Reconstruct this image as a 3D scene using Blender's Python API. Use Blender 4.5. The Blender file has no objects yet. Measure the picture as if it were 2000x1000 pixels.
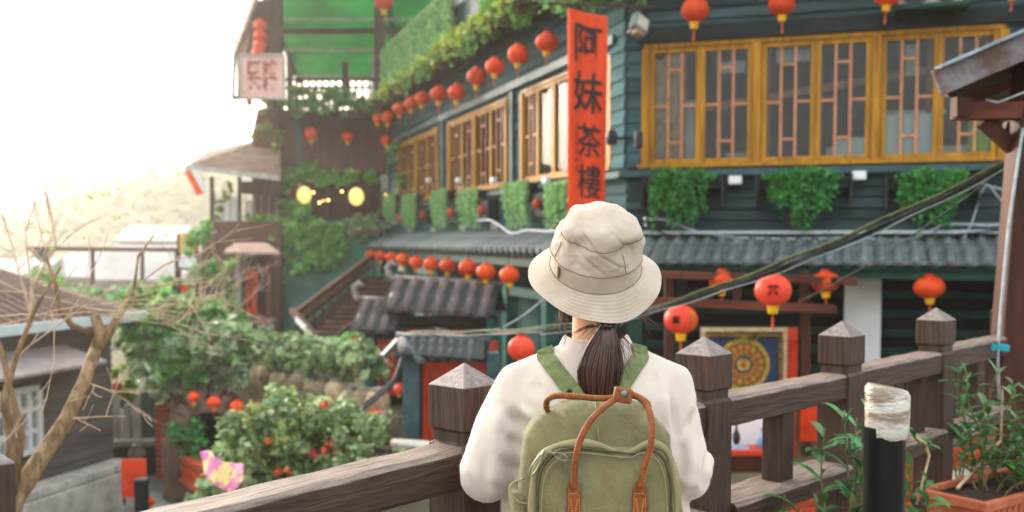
import bpy, bmesh, math, random
import numpy as np
from mathutils import Vector, Matrix, noise, Euler
from mathutils.bvhtree import BVHTree
random.seed(7); rng = np.random.default_rng(7)
S = bpy.context.scene
COL = S.collection
R = math.radians

# ---------------------------------------------------------------- camera, sky, sun, exposure
EYE = 1.5
PITCH = R(3.0)
cam = bpy.data.objects.new('camera', bpy.data.cameras.new('camera')); COL.objects.link(cam)
cam.location = (0, 0, EYE); cam.rotation_euler = (R(90) - PITCH, 0, 0)
cam.data.sensor_width = 36; cam.data.lens = 36; cam.data.shift_y = 0.0375
cam.data.clip_start = 0.05; cam.data.clip_end = 6000
cam.data.dof.use_dof = True; cam.data.dof.focus_distance = 2.38; cam.data.dof.aperture_fstop = 3.4
S.camera = cam
SUN_DIR = Vector((-0.60, 0.76, 0.30)).normalized()          # towards the sun
sun = bpy.data.objects.new('sun', bpy.data.lights.new('sun', 'SUN')); COL.objects.link(sun)
sun.data.energy = 3.2; sun.data.angle = R(10); sun.data.color = (1.0, 0.93, 0.86)
sun.rotation_euler = SUN_DIR.to_track_quat('Z', 'Y').to_euler()
W_ = bpy.data.worlds.new('World'); S.world = W_; W_.use_nodes = True
nt = W_.node_tree; nt.nodes.clear()
sky = nt.nodes.new('ShaderNodeTexSky'); sky.sky_type = 'NISHITA'; sky.sun_disc = False
sky.sun_elevation = math.asin(SUN_DIR.z); sky.sun_rotation = math.atan2(SUN_DIR.x, SUN_DIR.y)
sky.dust_density = 3.0; sky.air_density = 1.0
b1 = nt.nodes.new('ShaderNodeBackground'); b1.inputs[1].default_value = 0.07
nt.links.new(sky.outputs[0], b1.inputs[0])
# thin bright cloud veil over the whole sky, a little warmer round the sun
tc = nt.nodes.new('ShaderNodeTexCoord')
dotn = nt.nodes.new('ShaderNodeVectorMath'); dotn.operation = 'DOT_PRODUCT'; dotn.inputs[1].default_value = SUN_DIR
nt.links.new(tc.outputs['Generated'], dotn.inputs[0])
rmp = nt.nodes.new('ShaderNodeValToRGB'); nt.links.new(dotn.outputs['Value'], rmp.inputs[0])
rmp.color_ramp.elements[0].position = 0.0; rmp.color_ramp.elements[0].color = (0.86, 0.94, 1.0, 1)
rmp.color_ramp.elements[1].position = 1.0; rmp.color_ramp.elements[1].color = (1.0, 0.93, 0.86, 1)
b2 = nt.nodes.new('ShaderNodeBackground'); b2.inputs[1].default_value = 0.85
nt.links.new(rmp.outputs[0], b2.inputs[0])
ad = nt.nodes.new('ShaderNodeAddShader'); nt.links.new(b1.outputs[0], ad.inputs[0]); nt.links.new(b2.outputs[0], ad.inputs[1])
wo = nt.nodes.new('ShaderNodeOutputWorld'); nt.links.new(ad.outputs[0], wo.inputs[0])
vs = S.view_settings; vs.view_transform = 'Standard'; vs.look = 'None'; vs.gamma = 1; vs.use_curve_mapping = False
vs.exposure = 1.38
S.render.engine = 'CYCLES'
S.cycles.use_denoising = True
try: S.cycles.denoiser = 'OPENIMAGEDENOISE'
except Exception: pass
S.cycles.max_bounces = 8; S.cycles.diffuse_bounces = 3; S.cycles.glossy_bounces = 3
S.cycles.transmission_bounces = 4; S.cycles.transparent_max_bounces = 12; S.cycles.volume_bounces = 1
S.cycles.caustics_reflective = False; S.cycles.caustics_refractive = False
S.cycles.use_adaptive_sampling = True; S.cycles.adaptive_threshold = 0.02

# ---------------------------------------------------------------- geometry of the view: a ray through a point of the frame
def ray(px, py):
    xc = (px - 1000) / 2000; yc = -(py - 575) / 2000
    c, s = math.cos(PITCH), math.sin(PITCH)
    return Vector((xc, c + yc * s, -s + yc * c))
def at(px, py, Y):                       # world point at depth Y
    d = ray(px, py); return Vector((0, 0, EYE)) + d * (Y / d.y)
class Frame:                             # a vertical facade: x along it, y into the building, z up
    def __init__(s, o, d):
        s.o = Vector((o[0], o[1], 0)); s.d = Vector((d[0], d[1], 0)).normalized(); s.n = Vector((-s.d.y, s.d.x, 0))
        s.M = Matrix(((s.d.x, s.n.x, 0, s.o.x), (s.d.y, s.n.y, 0, s.o.y), (0, 0, 1, 0), (0, 0, 0, 1)))
    def uz(s, px, py, v=0.0):
        d = ray(px, py); e = Vector((0, 0, EYE))
        t = ((s.o + s.n * v) - e).dot(s.n) / d.dot(s.n); p = e + d * t
        return (p - s.o).dot(s.d), p.z
    def pt(s, u, v, z): return s.o + s.d * u + s.n * v + Vector((0, 0, z))
I4 = Matrix.Identity(4)
def TR(loc, rz=0.0, sc=1.0): return Matrix.LocRotScale(Vector(loc), Euler((0, 0, rz)), Vector((sc, sc, sc)))

# ---------------------------------------------------------------- mesh builder
class MB:
    def __init__(s): s.v = []; s.f = []
    def add(s, vs, fs):
        n = len(s.v); s.v += [tuple(p) for p in vs]; s.f += [tuple(i + n for i in f) for f in fs]; return s
    def box(s, x0, x1, y0, y1, z0, z1, M=None):
        vs = [Vector(p) for p in ((x0,y0,z0),(x1,y0,z0),(x1,y1,z0),(x0,y1,z0),(x0,y0,z1),(x1,y0,z1),(x1,y1,z1),(x0,y1,z1))]
        if M is not None: vs = [M @ p for p in vs]
        return s.add(vs, [(3,2,1,0),(4,5,6,7),(0,1,5,4),(1,2,6,5),(2,3,7,6),(3,0,4,7)])
    def beam(s, a, b, w, h, up=Vector((0, 0, 1))):      # rectangular bar from a to b
        a, b = Vector(a), Vector(b); d = (b - a).normalized()
        if abs(d.dot(up)) > .98: up = Vector((0, 1, 0))
        x = d.cross(up).normalized(); y = x.cross(d).normalized()
        c = [(-w/2, -h/2), (w/2, -h/2), (w/2, h/2), (-w/2, h/2)]
        vs = [a + x*p + y*q for p, q in c] + [b + x*p + y*q for p, q in c]
        return s.add(vs, [(3,2,1,0),(4,5,6,7),(0,1,5,4),(1,2,6,5),(2,3,7,6),(3,0,4,7)])
    def tube(s, pts, r, n=8, flat=1.0, cap=True):
        pts = [Vector(p) for p in pts]; m = len(pts)
        if not hasattr(r, '__len__'): r = [r] * m
        vs = []; prev = None
        for i, p in enumerate(pts):
            d = (pts[min(i+1, m-1)] - pts[max(i-1, 0)])
            d = d.normalized() if d.length > 1e-9 else Vector((0, 0, 1))
            if prev is None:
                a = Vector((0, 0, 1)) if abs(d.z) < .9 else Vector((0, 1, 0))
                x = d.cross(a).normalized()
            else:
                x = (prev - d * prev.dot(d)); x = x.normalized() if x.length > 1e-6 else d.orthogonal().normalized()
            prev = x; y = d.cross(x)
            for k in range(n):
                t = 2*math.pi*k/n; vs.append(p + x*(math.cos(t)*r[i]) + y*(math.sin(t)*r[i]*flat))
        fs = [(i*n+k, i*n+(k+1)%n, (i+1)*n+(k+1)%n, (i+1)*n+k) for i in range(m-1) for k in range(n)]
        if cap: fs += [tuple(range(n-1, -1, -1)), tuple((m-1)*n+k for k in range(n))]
        return s.add(vs, fs)
    def lathe(s, prof, n=24, M=None, rib=0.0, ribs=0):
        vs = []
        for r, z in prof:
            for k in range(n):
                t = 2*math.pi*k/n; rr = r * (1 + (rib*abs(math.cos(ribs*t/2)) if ribs else 0))
                vs.append(Vector((rr*math.cos(t), rr*math.sin(t), z)))
        if M is not None: vs = [M @ p for p in vs]
        m = len(prof)
        fs = [(i*n+k, i*n+(k+1)%n, (i+1)*n+(k+1)%n, (i+1)*n+k) for i in range(m-1) for k in range(n)]
        fs += [tuple(range(n-1, -1, -1)), tuple((m-1)*n+k for k in range(n))]
        return s.add(vs, fs)
    def ball(s, c, rx, ry=None, rz=None, n=12, m=8):
        ry = ry or rx; rz = rz or rx; c = Vector(c)
        prof = [(max(math.sin(math.pi*i/m), .02), -math.cos(math.pi*i/m)) for i in range(m+1)]
        return s.lathe(prof, n, Matrix.Translation(c) @ Matrix.Diagonal((rx, ry, rz, 1)))
    def prism(s, poly, h, M=None):                       # polygon in xy extruded along z
        n = len(poly); vs = [Vector((x, y, 0)) for x, y in poly] + [Vector((x, y, h)) for x, y in poly]
        if M is not None: vs = [M @ p for p in vs]
        return s.add(vs, [tuple(range(n-1, -1, -1)), tuple(range(n, 2*n))] + [(i, (i+1)%n, n+(i+1)%n, n+i) for i in range(n)])
    def slab(s, p, t):                                   # a quad given thickness t along its normal
        p = [Vector(q) for q in p]; nn = (p[1]-p[0]).cross(p[-1]-p[0]).normalized() * t; n = len(p)
        vs = p + [q - nn for q in p]
        return s.add(vs, [tuple(range(n)), tuple(range(2*n-1, n-1, -1))] + [(i, n+i, n+(i+1)%n, (i+1)%n) for i in range(n)])
    def xf(s, M): s.v = [tuple(M @ Vector(p)) for p in s.v]; return s
    def mesh(s, name, smooth=False):
        me = bpy.data.meshes.new(name); me.from_pydata(s.v, [], s.f)
        if smooth: me.shade_smooth()
        me.update(); return me

Wm = {}                                                  # object -> its world matrix
def tag(o, label=None, cat=None, group=None, kind=None):
    if label: o['label'] = label
    if cat: o['category'] = cat
    if group: o['group'] = group
    if kind: o['kind'] = kind
    return o
def place(o, M, parent=None):
    if parent is not None:
        o.parent = parent; o.matrix_parent_inverse = Wm[parent.name].inverted()
    o.matrix_basis = M; Wm[o.name] = M.copy(); return o
def thing(name, label, cat, loc=(0, 0, 0), rz=0.0, group=None, M=None):
    o = bpy.data.objects.new(name, None); COL.objects.link(o); o.empty_display_size = .1
    place(o, M if M is not None else TR(loc, rz)); return tag(o, label, cat, group)
def part(name, mb, mat, parent=None, M=None, smooth=False, bevel=0, label=None, kind=None, world=False):
    """mb in the local coordinates of M (default: the parent's); world=True: mb in world coordinates."""
    me = mb.mesh(name, smooth) if isinstance(mb, MB) else mb
    o = bpy.data.objects.new(name, me); COL.objects.link(o)
    if mat is not None and not me.materials: me.materials.append(mat)
    if M is None: M = I4 if (world or parent is None) else Wm[parent.name]
    place(o, M, parent)
    if bevel:
        b = o.modifiers.new('bevel', 'BEVEL'); b.width = bevel; b.segments = 2; b.limit_method = 'ANGLE'
    if label: o['label'] = label
    if kind: o['kind'] = kind
    return o
def kids(o): return [c for c in KID.get(o.name, [])]
KID = {}
def copy_tree(o, M, label=None, group=None, parent=None, top=True):
    """M: world transform applied on top of every piece's own world matrix."""
    c = o.copy(); COL.objects.link(c)
    if parent is not None: c.parent = parent; c.matrix_parent_inverse = Wm[parent.name].inverted()
    else: c.parent = None
    Wn = M @ Wm[o.name]; c.matrix_basis = Wn; Wm[c.name] = Wn
    if top:
        if label: c['label'] = label
        if group: c['group'] = group
    for ch in [x for x in o.children]: copy_tree(ch, M, parent=c, top=False)
    return c
def bake(mb_or_mesh, mods):
    me = mb_or_mesh.mesh('tmp') if isinstance(mb_or_mesh, MB) else mb_or_mesh
    o = bpy.data.objects.new('tmp', me); COL.objects.link(o)
    for t, kw in mods:
        m = o.modifiers.new(t, t)
        for k, v in kw.items(): setattr(m, k, v)
    dg = bpy.context.evaluated_depsgraph_get(); dg.update()
    r = bpy.data.meshes.new_from_object(o.evaluated_get(dg)); bpy.data.objects.remove(o); return r

# ---------------------------------------------------------------- materials
def lin(h):                                              # '#rrggbb' -> linear
    c = [int(h[i:i+2], 16)/255 for i in (1, 3, 5)]
    return tuple(x/12.92 if x <= .04045 else ((x+.055)/1.055)**2.4 for x in c)
def mat(name, col, col2=None, rough=.7, scale=6, st=(1, 1, 1), bump=.2, dist=.01, rnd=0.0, isl=0.0, metal=0, spec=.22,
        fine=None, transl=0.0, wave=None, emit=None, sheen=0, detail=6, contrast=(.35, .68), coat=0, alpha=None):
    m = bpy.data.materials.new(name); m.use_nodes = True; nt = m.node_tree; N = nt.nodes; L = nt.links
    p = N['Principled BSDF']; out = N['Material Output']
    p.inputs['Roughness'].default_value = rough; p.inputs['Metallic'].default_value = metal
    p.inputs['Specular IOR Level'].default_value = spec; p.inputs['Coat Weight'].default_value = coat
    if sheen: p.inputs['Sheen Weight'].default_value = sheen; p.inputs['Sheen Roughness'].default_value = .5
    tc = N.new('ShaderNodeTexCoord'); mp = N.new('ShaderNodeMapping'); mp.inputs['Scale'].default_value = st
    L.new(tc.outputs['Object'], mp.inputs[0])
    nz = N.new('ShaderNodeTexNoise'); nz.inputs['Scale'].default_value = scale; nz.inputs['Detail'].default_value = detail
    nz.inputs['Roughness'].default_value = .65; L.new(mp.outputs[0], nz.inputs['Vector'])
    rp = N.new('ShaderNodeValToRGB'); c1 = col; c2 = col2 if col2 else tuple(x*.6 for x in col)
    rp.color_ramp.elements[0].position, rp.color_ramp.elements[1].position = contrast
    rp.color_ramp.elements[0].color = (*c2, 1); rp.color_ramp.elements[1].color = (*c1, 1)
    L.new(nz.outputs['Fac'], rp.inputs[0]); c = rp.outputs[0]
    if rnd or isl:
        hs = N.new('ShaderNodeHueSaturation'); L.new(c, hs.inputs['Color'])
        src = N.new('ShaderNodeObjectInfo').outputs['Random'] if rnd else N.new('ShaderNodeNewGeometry').outputs['Random Per Island']
        mr = N.new('ShaderNodeMapRange'); a = rnd or isl; mr.inputs[3].default_value = 1-a; mr.inputs[4].default_value = 1+a
        L.new(src, mr.inputs[0]); L.new(mr.outputs[0], hs.inputs['Value'])
        if isl:
            m2 = N.new('ShaderNodeMath'); m2.operation = 'MULTIPLY'; m2.inputs[1].default_value = 7.31; L.new(src, m2.inputs[0])
            m3 = N.new('ShaderNodeMath'); m3.operation = 'FRACT'; L.new(m2.outputs[0], m3.inputs[0])
            m4 = N.new('ShaderNodeMapRange'); m4.inputs[3].default_value = .47; m4.inputs[4].default_value = .53
            L.new(m3.outputs[0], m4.inputs[0]); L.new(m4.outputs[0], hs.inputs['Hue'])
        c = hs.outputs[0]
    L.new(c, p.inputs['Base Color'])
    h = nz.outputs['Fac']
    if fine:
        n2 = N.new('ShaderNodeTexNoise'); n2.inputs['Scale'].default_value = fine; n2.inputs['Detail'].default_value = 2
        L.new(mp.outputs[0], n2.inputs['Vector']); ma = N.new('ShaderNodeMath'); ma.operation = 'ADD'
        L.new(h, ma.inputs[0]); L.new(n2.outputs['Fac'], ma.inputs[1]); h = ma.outputs[0]
    if wave:
        wv = N.new('ShaderNodeTexWave'); wv.inputs['Scale'].default_value = wave[0]; wv.bands_direction = wave[1]
        wv.inputs['Distortion'].default_value = wave[2]; L.new(tc.outputs['Object'], wv.inputs['Vector'])
        ma = N.new('ShaderNodeMath'); ma.operation = 'MULTIPLY_ADD'; ma.inputs[1].default_value = wave[3]
        L.new(wv.outputs['Fac'], ma.inputs[0]); L.new(h, ma.inputs[2]); h = ma.outputs[0]
    if bump:
        bp = N.new('ShaderNodeBump'); bp.inputs['Strength'].default_value = bump; bp.inputs['Distance'].default_value = dist
        L.new(h, bp.inputs['Height']); L.new(bp.outputs[0], p.inputs['Normal'])
    if transl:
        tr = N.new('ShaderNodeBsdfTranslucent'); L.new(c, tr.inputs[0]); mx = N.new('ShaderNodeMixShader')
        mx.inputs[0].default_value = transl; L.new(p.outputs[0], mx.inputs[1]); L.new(tr.outputs[0], mx.inputs[2])
        L.new(mx.outputs[0], out.inputs[0])
    if emit: p.inputs['Emission Color'].default_value = (*emit[0], 1); p.inputs['Emission Strength'].default_value = emit[1]
    if alpha is not None: p.inputs['Alpha'].default_value = alpha
    return m
def wood(name, c1, c2, axis='x', rough=.75, bump=.5, s=3.0, dist=.004, rnd=.0, contrast=(.35, .68), spec=.2):
    st = {'x': (.08, 1, 1), 'y': (1, .08, 1), 'z': (1, 1, .08)}[axis]
    return mat(name, c1, c2, rough, s*12, st, bump, dist, rnd=rnd, detail=8, fine=s*40, contrast=contrast, spec=spec)
def glass(name, tint, rough=.04):
    m = bpy.data.materials.new(name); m.use_nodes = True; nt = m.node_tree; N = nt.nodes; L = nt.links
    N.remove(N['Principled BSDF']); out = N['Material Output']
    t = N.new('ShaderNodeBsdfTransparent'); t.inputs[0].default_value = (*tint, 1)
    g = N.new('ShaderNodeBsdfGlossy'); g.inputs['Roughness'].default_value = rough
    lw = N.new('ShaderNodeFresnel'); lw.inputs[0].default_value = 1.38
    mx = N.new('ShaderNodeMixShader'); L.new(lw.outputs[0], mx.inputs[0]); L.new(t.outputs[0], mx.inputs[1]); L.new(g.outputs[0], mx.inputs[2])
    L.new(mx.outputs[0], out.inputs[0]); return m

MT = {}
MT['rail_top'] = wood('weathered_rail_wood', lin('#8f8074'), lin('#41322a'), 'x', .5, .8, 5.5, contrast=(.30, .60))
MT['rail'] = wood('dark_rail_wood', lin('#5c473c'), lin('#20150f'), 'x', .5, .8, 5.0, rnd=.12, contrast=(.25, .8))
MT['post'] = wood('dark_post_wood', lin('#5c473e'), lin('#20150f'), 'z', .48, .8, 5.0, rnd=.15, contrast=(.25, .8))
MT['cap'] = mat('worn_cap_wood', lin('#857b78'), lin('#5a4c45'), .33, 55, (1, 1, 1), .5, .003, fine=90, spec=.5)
MT['board'] = wood('teal_grey_boards', lin('#47686c'), lin('#263d42'), 'x', .8, .4, .5, rnd=.28, spec=.08)
MT['board_lit'] = wood('lit_teal_boards', lin('#5b7d80'), lin('#3c5a5f'), 'x', .85, .4, .5, rnd=.25, spec=.05)
MT['board_dark'] = wood('dark_painted_boards', lin('#3a5254'), lin('#1b282b'), 'x', .55, .4, .5, rnd=.35)
MT['trim_dark'] = mat('dark_trim', lin('#232d2e'), lin('#121818'), .6, 5)
MT['trim_blue'] = mat('blue_grey_trim', lin('#436063'), lin('#2b4448'), .55, 5)
MT['teal'] = mat('teal_paint', lin('#1f6f66'), lin('#134c47'), .5, 4)
MT['dkgreen'] = mat('dark_green_paint', lin('#1c4a3f'), lin('#10302a'), .6, 3)
MT['ochre'] = wood('ochre_window_frame', lin('#c08a24'), lin('#825710'), 'z', .5, .4, 1.2)
MT['lattice'] = mat('tan_lattice', lin('#c98f68'), lin('#a9714c'), .5, 10)
MT['pane'] = glass('window_glass', (.78, .82, .82))
MT['dark'] = mat('dark_interior', lin('#7a6350'), lin('#463830'), .8, 1.2)
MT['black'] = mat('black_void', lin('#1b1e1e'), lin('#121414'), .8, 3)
MT['white'] = mat('white_paint', (.78, .78, .76), (.68, .69, .68), .5, 3, bump=.05)
MT['white_wall'] = mat('white_plaster', (.82, .82, .83), (.66, .67, .69), .8, 2.0)
MT['tile'] = mat('grey_roof_tile', lin('#6c7676'), lin('#363f41'), .7, 7, rnd=.25)
MT['tile_brown'] = mat('brown_grey_tile', lin('#766a68'), lin('#403736'), .42, 7, rnd=.2)
MT['tile_green'] = mat('green_grey_tile', lin('#5c6664'), lin('#333c3b'), .5, 7, rnd=.2)
MT['red'] = mat('red_lacquer', lin('#e04412'), lin('#b02a0c'), .5, 3, bump=.1)
MT['red_panel'] = mat('red_carved_panel', lin('#c8401f'), lin('#7b2a16'), .6, 14)
MT['brownwood'] = wood('brown_wood', lin('#522a18'), lin('#2f160c'), 'z', .55, .4, .8)
MT['brownwood_x'] = wood('brown_wood_beam', lin('#723a24'), lin('#452015'), 'x', .55, .4, .8)
MT['brownwall'] = wood('brown_wall', lin('#6d4a3c'), lin('#4d3228'), 'z', .8, .4, .6, rnd=.15)
MT['brown_dark'] = mat('dark_brown', lin('#4a342c'), lin('#2e201b'), .7, 4)
MT['lantern'] = mat('red_lantern_paper', lin('#f05c28'), lin('#d64216'), .55, 5, bump=.3, transl=.3, rnd=.2)
MT['lantern_o'] = mat('orange_lantern_paper', lin('#ee6a20'), lin('#e2491a'), .45, 4, bump=.1, transl=.28)
MT['lantern_pink'] = mat('faded_lantern_paper', lin('#ee5c42'), lin('#dd4429'), .45, 4, bump=.1, transl=.28)
MT['gold'] = mat('yellow_collar', lin('#e8b41c'), lin('#cf9410'), .45, 9, bump=.1)
MT['tassel'] = mat('tassel_thread', lin('#d9603a'), lin('#a8381e'), .8, 60, (1, 1, .1))
MT['leaf'] = mat('green_leaves', lin('#8fbe70'), lin('#649a54'), .5, 2, bump=0, isl=.4, transl=.4)
MT['leaf_fresh'] = mat('fresh_green_leaves', lin('#97cc70'), lin('#6cb052'), .5, 2, bump=0, isl=.4, transl=.45)
MT['leaf_yellow'] = mat('yellow_green_leaves', lin('#bcc866'), lin('#8cab48'), .5, 2, bump=0, isl=.3, transl=.35)
MT['leaf_deep'] = mat('deep_green_leaves', lin('#5fa854'), lin('#3b853e'), .5, 2, bump=0, isl=.35, transl=.25)
MT['leaf_blue'] = mat('blue_green_leaves', lin('#aebf8e'), lin('#728d60'), .4, 2, bump=0, isl=.4, transl=.35)
MT['leaf_gloss'] = mat('glossy_shrub_leaves', lin('#aab576'), lin('#587639'), .3, 5, bump=0, isl=.6, transl=.35)
MT['stem'] = mat('green_brown_stems', lin('#7a7046'), lin('#55502f'), .7, 20)
MT['bark'] = mat('pale_bark', lin('#a28766'), lin('#5e4832'), .85, 26, (1, 1, .35), 1, .015)
MT['twig'] = mat('twig_bark', lin('#c7ad94'), lin('#a68970'), .8, 18)
MT['stone'] = mat('grey_stone', lin('#9a948a'), lin('#6f6a62'), .85, 6, bump=.6)
MT['stone_pale'] = mat('pale_stone', lin('#c4bfb4'), lin('#938f88'), .8, 5, bump=.5)
MT['jar'] = mat('tan_glazed_jar', lin('#cbb693'), lin('#8e7556'), .5, 8, rnd=.5)
MT['brick'] = mat('red_brick', lin('#c4512c'), lin('#9c3a1f'), .85, 12, bump=.5, rnd=.25)
MT['mortar'] = mat('mortar', lin('#b9ada0'), lin('#8f857b'), .9, 20)
MT['terracotta'] = mat('terracotta_plastic', lin('#b9694a'), lin('#9c5238'), .5, 10, bump=.15)
MT['soil'] = mat('soil', lin('#3c2d22'), lin('#1f1611'), .95, 30, bump=1)
MT['rubber'] = mat('cable_rubber', lin('#3b3d3a'), lin('#1f2120'), .55, 20)
MT['rubber_green'] = mat('mossy_cable', lin('#5d6238'), lin('#2f3320'), .7, 20)
MT['rubber_white'] = mat('pale_cable', lin('#b9c0c2'), lin('#8f989b'), .5, 20)
MT['metal'] = mat('grey_metal', lin('#9a9ea0'), lin('#77797a'), .35, 20, metal=.7, bump=.1)
MT['metal_dark'] = mat('dark_metal', lin('#3a3d3f'), lin('#26282a'), .45, 20, metal=.4, bump=.1)
MT['ink'] = mat('black_ink', lin('#26191a'), lin('#1a1011'), .7, 30, bump=0)
MT['ground'] = mat('earth_and_scrub', lin('#6e6a4e'), lin('#4a4a35'), .95, 1.5, bump=.6, dist=.05)
MT['deckfloor'] = mat('walkway_paving', lin('#8a7f76'), lin('#635a53'), .85, 5)
MT['lane'] = mat('lane_paving', lin('#6f7f80'), lin('#4b5a5b'), .8, 3)
MT['tarp'] = mat('green_tarpaulin', lin('#178a3c'), lin('#0b5f27'), .5, 1.0, bump=.4, dist=.08, transl=.32)

# ---------------------------------------------------------------- foliage
def leaf_mesh(pts, size, aspect=.5, updir=.35, droop=0.0, name='foliage', jitter=.35):
    """many small folded leaves at the given points"""
    P = np.asarray(pts, float); n = len(P)
    d = rng.normal(size=(n, 3)); d[:, 2] = d[:, 2]*.6 - droop; d /= np.linalg.norm(d, axis=1)[:, None]
    nn = rng.normal(size=(n, 3)); nn[:, 2] = np.abs(nn[:, 2]) + updir*2; w = np.cross(d, nn); w /= np.linalg.norm(w, axis=1)[:, None]
    up = np.cross(w, d)
    s = size * (1 + jitter*rng.normal(size=n).clip(-1.6, 2))[:, None]
    a = P - d*s*.5; b = P + w*s*aspect*.5 + up*s*.08; c = P + d*s*.5 - up*s*.06; e = P - w*s*aspect*.5 + up*s*.08
    V = np.stack([a, b, c, e], 1).reshape(-1, 3)
    idx = np.arange(n)*4
    F = np.stack([idx, idx+1, idx+2, idx, idx+2, idx+3], 1).reshape(-1, 3)
    me = bpy.data.meshes.new(name); me.vertices.add(len(V)); me.vertices.foreach_set('co', V.ravel().astype(np.float32))
    me.loops.add(F.size); me.loops.foreach_set('vertex_index', F.ravel().astype(np.int32))
    me.polygons.add(len(F)); me.polygons.foreach_set('loop_start', np.arange(len(F), dtype=np.int32)*3)
    me.polygons.foreach_set('loop_total', np.full(len(F), 3, np.int32)); me.update(calc_edges=True); return me
def blob_pts(blobs, n):
    """points in clumps; each blob (x,y,z, rx,ry,rz); clumped towards sub-blobs so that light and gaps read"""
    out = []; vol = np.array([b[3]*b[4]*b[5] for b in blobs])**.67; vol = vol/vol.sum()
    for b, f in zip(blobs, vol):
        k = max(4, int(n*f)); nc = max(4, k//34)
        cc = rng.normal(size=(nc, 3)); cc /= np.linalg.norm(cc, axis=1)[:, None]; cc *= rng.uniform(.4, 1.15, (nc, 1))
        i = rng.integers(0, nc, k); q = cc[i] + rng.normal(size=(k, 3))*.21
        out.append(q*np.array(b[3:6]) + np.array(b[:3]))
    return np.concatenate(out)
def strand_pts(x0, x1, y0, y1, z0, zlen, n, k):
    """hanging strands between x0..x1 from height z0, of length zlen(x)"""
    out = []
    for _ in range(n):
        x = random.uniform(x0, x1); y = random.uniform(y0, y1); L = zlen((x-x0)/(x1-x0)) * random.uniform(.55, 1.05); ph = random.uniform(0, 6)
        t = rng.uniform(0, 1, k)
        out.append(np.stack([x + .03*np.sin(t*5+ph) + rng.normal(size=k)*.018, y + rng.normal(size=k)*.025 - .03*np.sin(t*3), z0 - t*L], 1))
    return np.concatenate(out)
ORD = ['first', 'second', 'third', 'fourth', 'fifth', 'sixth', 'seventh', 'eighth', 'ninth', 'tenth', 'eleventh', 'twelfth', 'thirteenth', 'fourteenth', 'fifteenth']
def text_mesh(body, size, bold=0.0, extrude=.002, spacing=1.0):
    """lettering as geometry standing in the xz plane, facing -y, centred on its origin"""
    cu = bpy.data.curves.new('text', 'FONT'); cu.body = body; cu.size = size; cu.offset = bold; cu.extrude = extrude
    cu.align_x = 'CENTER'; cu.align_y = 'CENTER'; cu.space_line = spacing; cu.resolution_u = 3
    o = bpy.data.objects.new('text', cu); COL.objects.link(o)
    dg = bpy.context.evaluated_depsgraph_get(); dg.update()
    me = bpy.data.meshes.new_from_object(o.evaluated_get(dg)); bpy.data.objects.remove(o)
    me.materials.clear(); me.transform(Matrix.Rotation(R(90), 4, 'X')); return me

# ---------------------------------------------------------------- ground, hill, haze
def sstep(a, b, x): t = min(max((x-a)/(b-a), 0), 1); return t*t*(3-2*t)
def ground_z(x, y):
    z = -2.66 + (-3.62 + 2.66) * (1 - sstep(-3.4, -1.6, x + .12*(y-12)))
    z += -24 * sstep(33, 75, y) * (1 - sstep(-2, 12, x))
    z += -24 * (1 - sstep(-40, -14, x)) * (1 - sstep(33, 75, y))
    if y < 5.5: z = min(z, z - .2)
    return EYE + z
xs = sorted(set(list(np.linspace(-1500, -40, 16)) + list(np.linspace(-40, -8, 14)) + list(np.linspace(-8, 8, 40)) + list(np.linspace(8, 40, 10)) + list(np.linspace(40, 1500, 12))))
ys = sorted(set(list(np.linspace(-600, -5, 8)) + list(np.linspace(-5, 36, 60)) + list(np.linspace(36, 110, 22)) + list(np.linspace(110, 2500, 16))))
g = MB(); nx, ny = len(xs), len(ys)
g.v = [(x, y, ground_z(x, y) + (.05*noise.noise(Vector((x*.8, y*.8, 0))) if abs(x) < 30 else 0)) for y in ys for x in xs]
g.f = [(j*nx+i, j*nx+i+1, (j+1)*nx+i+1, (j+1)*nx+i) for j in range(ny-1) for i in range(nx-1)]
part('ground', g, MT['ground'], smooth=True, kind='structure')
# wooded hill across the valley
MT['hill'] = mat('wooded_hillside', lin('#8f9270'), lin('#5b6348'), .95, .25, bump=1, dist=1.5, detail=12)
h = MB(); HS = .95; hx = np.linspace(-190, 60, 90); hy = np.linspace(95, 330, 46)
prof_px = [(-600, 560), (-300, 520), (-60, 475), (0, 452), (100, 402), (180, 372), (250, 358), (330, 345), (420, 330), (560, 300), (800, 290), (1200, 320), (1700, 380)]
def hill_top(x, y):
    px = 1000 + 2000*x/170.0
    for (a, ya), (b, yb) in zip(prof_px, prof_px[1:]):
        if a <= px <= b: yy = ya + (yb-ya)*(px-a)/(b-a); break
    else: yy = 560 if px < 0 else 380
    return (470 - yy)/2000*170
for y in hy:
    for x in hx:
        k = sstep(95, 170, y); top = hill_top(x, y) * (1 - .5*sstep(185, 330, y))
        z = -26 - (30 if y < 97 else 0) + (top + 26)*k + 3.0*noise.noise(Vector((x*.06, y*.06, 3)))*k*(y<160 or .4) + 1.1*noise.noise(Vector((x*.35, y*.35, 1)))
        h.v.append((x*HS, y*HS, EYE + z*HS))
n1 = len(hx); h.f = [(j*n1+i, j*n1+i+1, (j+1)*n1+i+1, (j+1)*n1+i) for j in range(len(hy)-1) for i in range(n1-1)]
part('hill', h, MT['hill'], smooth=True, kind='structure')
pp = []
for _ in range(9000):
    x = random.uniform(-170, 20); y = random.uniform(100, 182); k = sstep(95, 170, y)
    z = -26 + (hill_top(x, y) + 26)*k + 3.0*noise.noise(Vector((x*.06, y*.06, 3)))*k
    pp.append((x*HS, y*HS, EYE + z*HS + random.uniform(0, 2)))
o = part('hillside_trees', leaf_mesh(pp, 1.2, .8), mat('hazy_woods', lin('#9c9a78'), lin('#6d7a55'), .8, .05, bump=0, isl=.4), kind='stuff', label='hazy woods covering the hill behind the rooftops')
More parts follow.
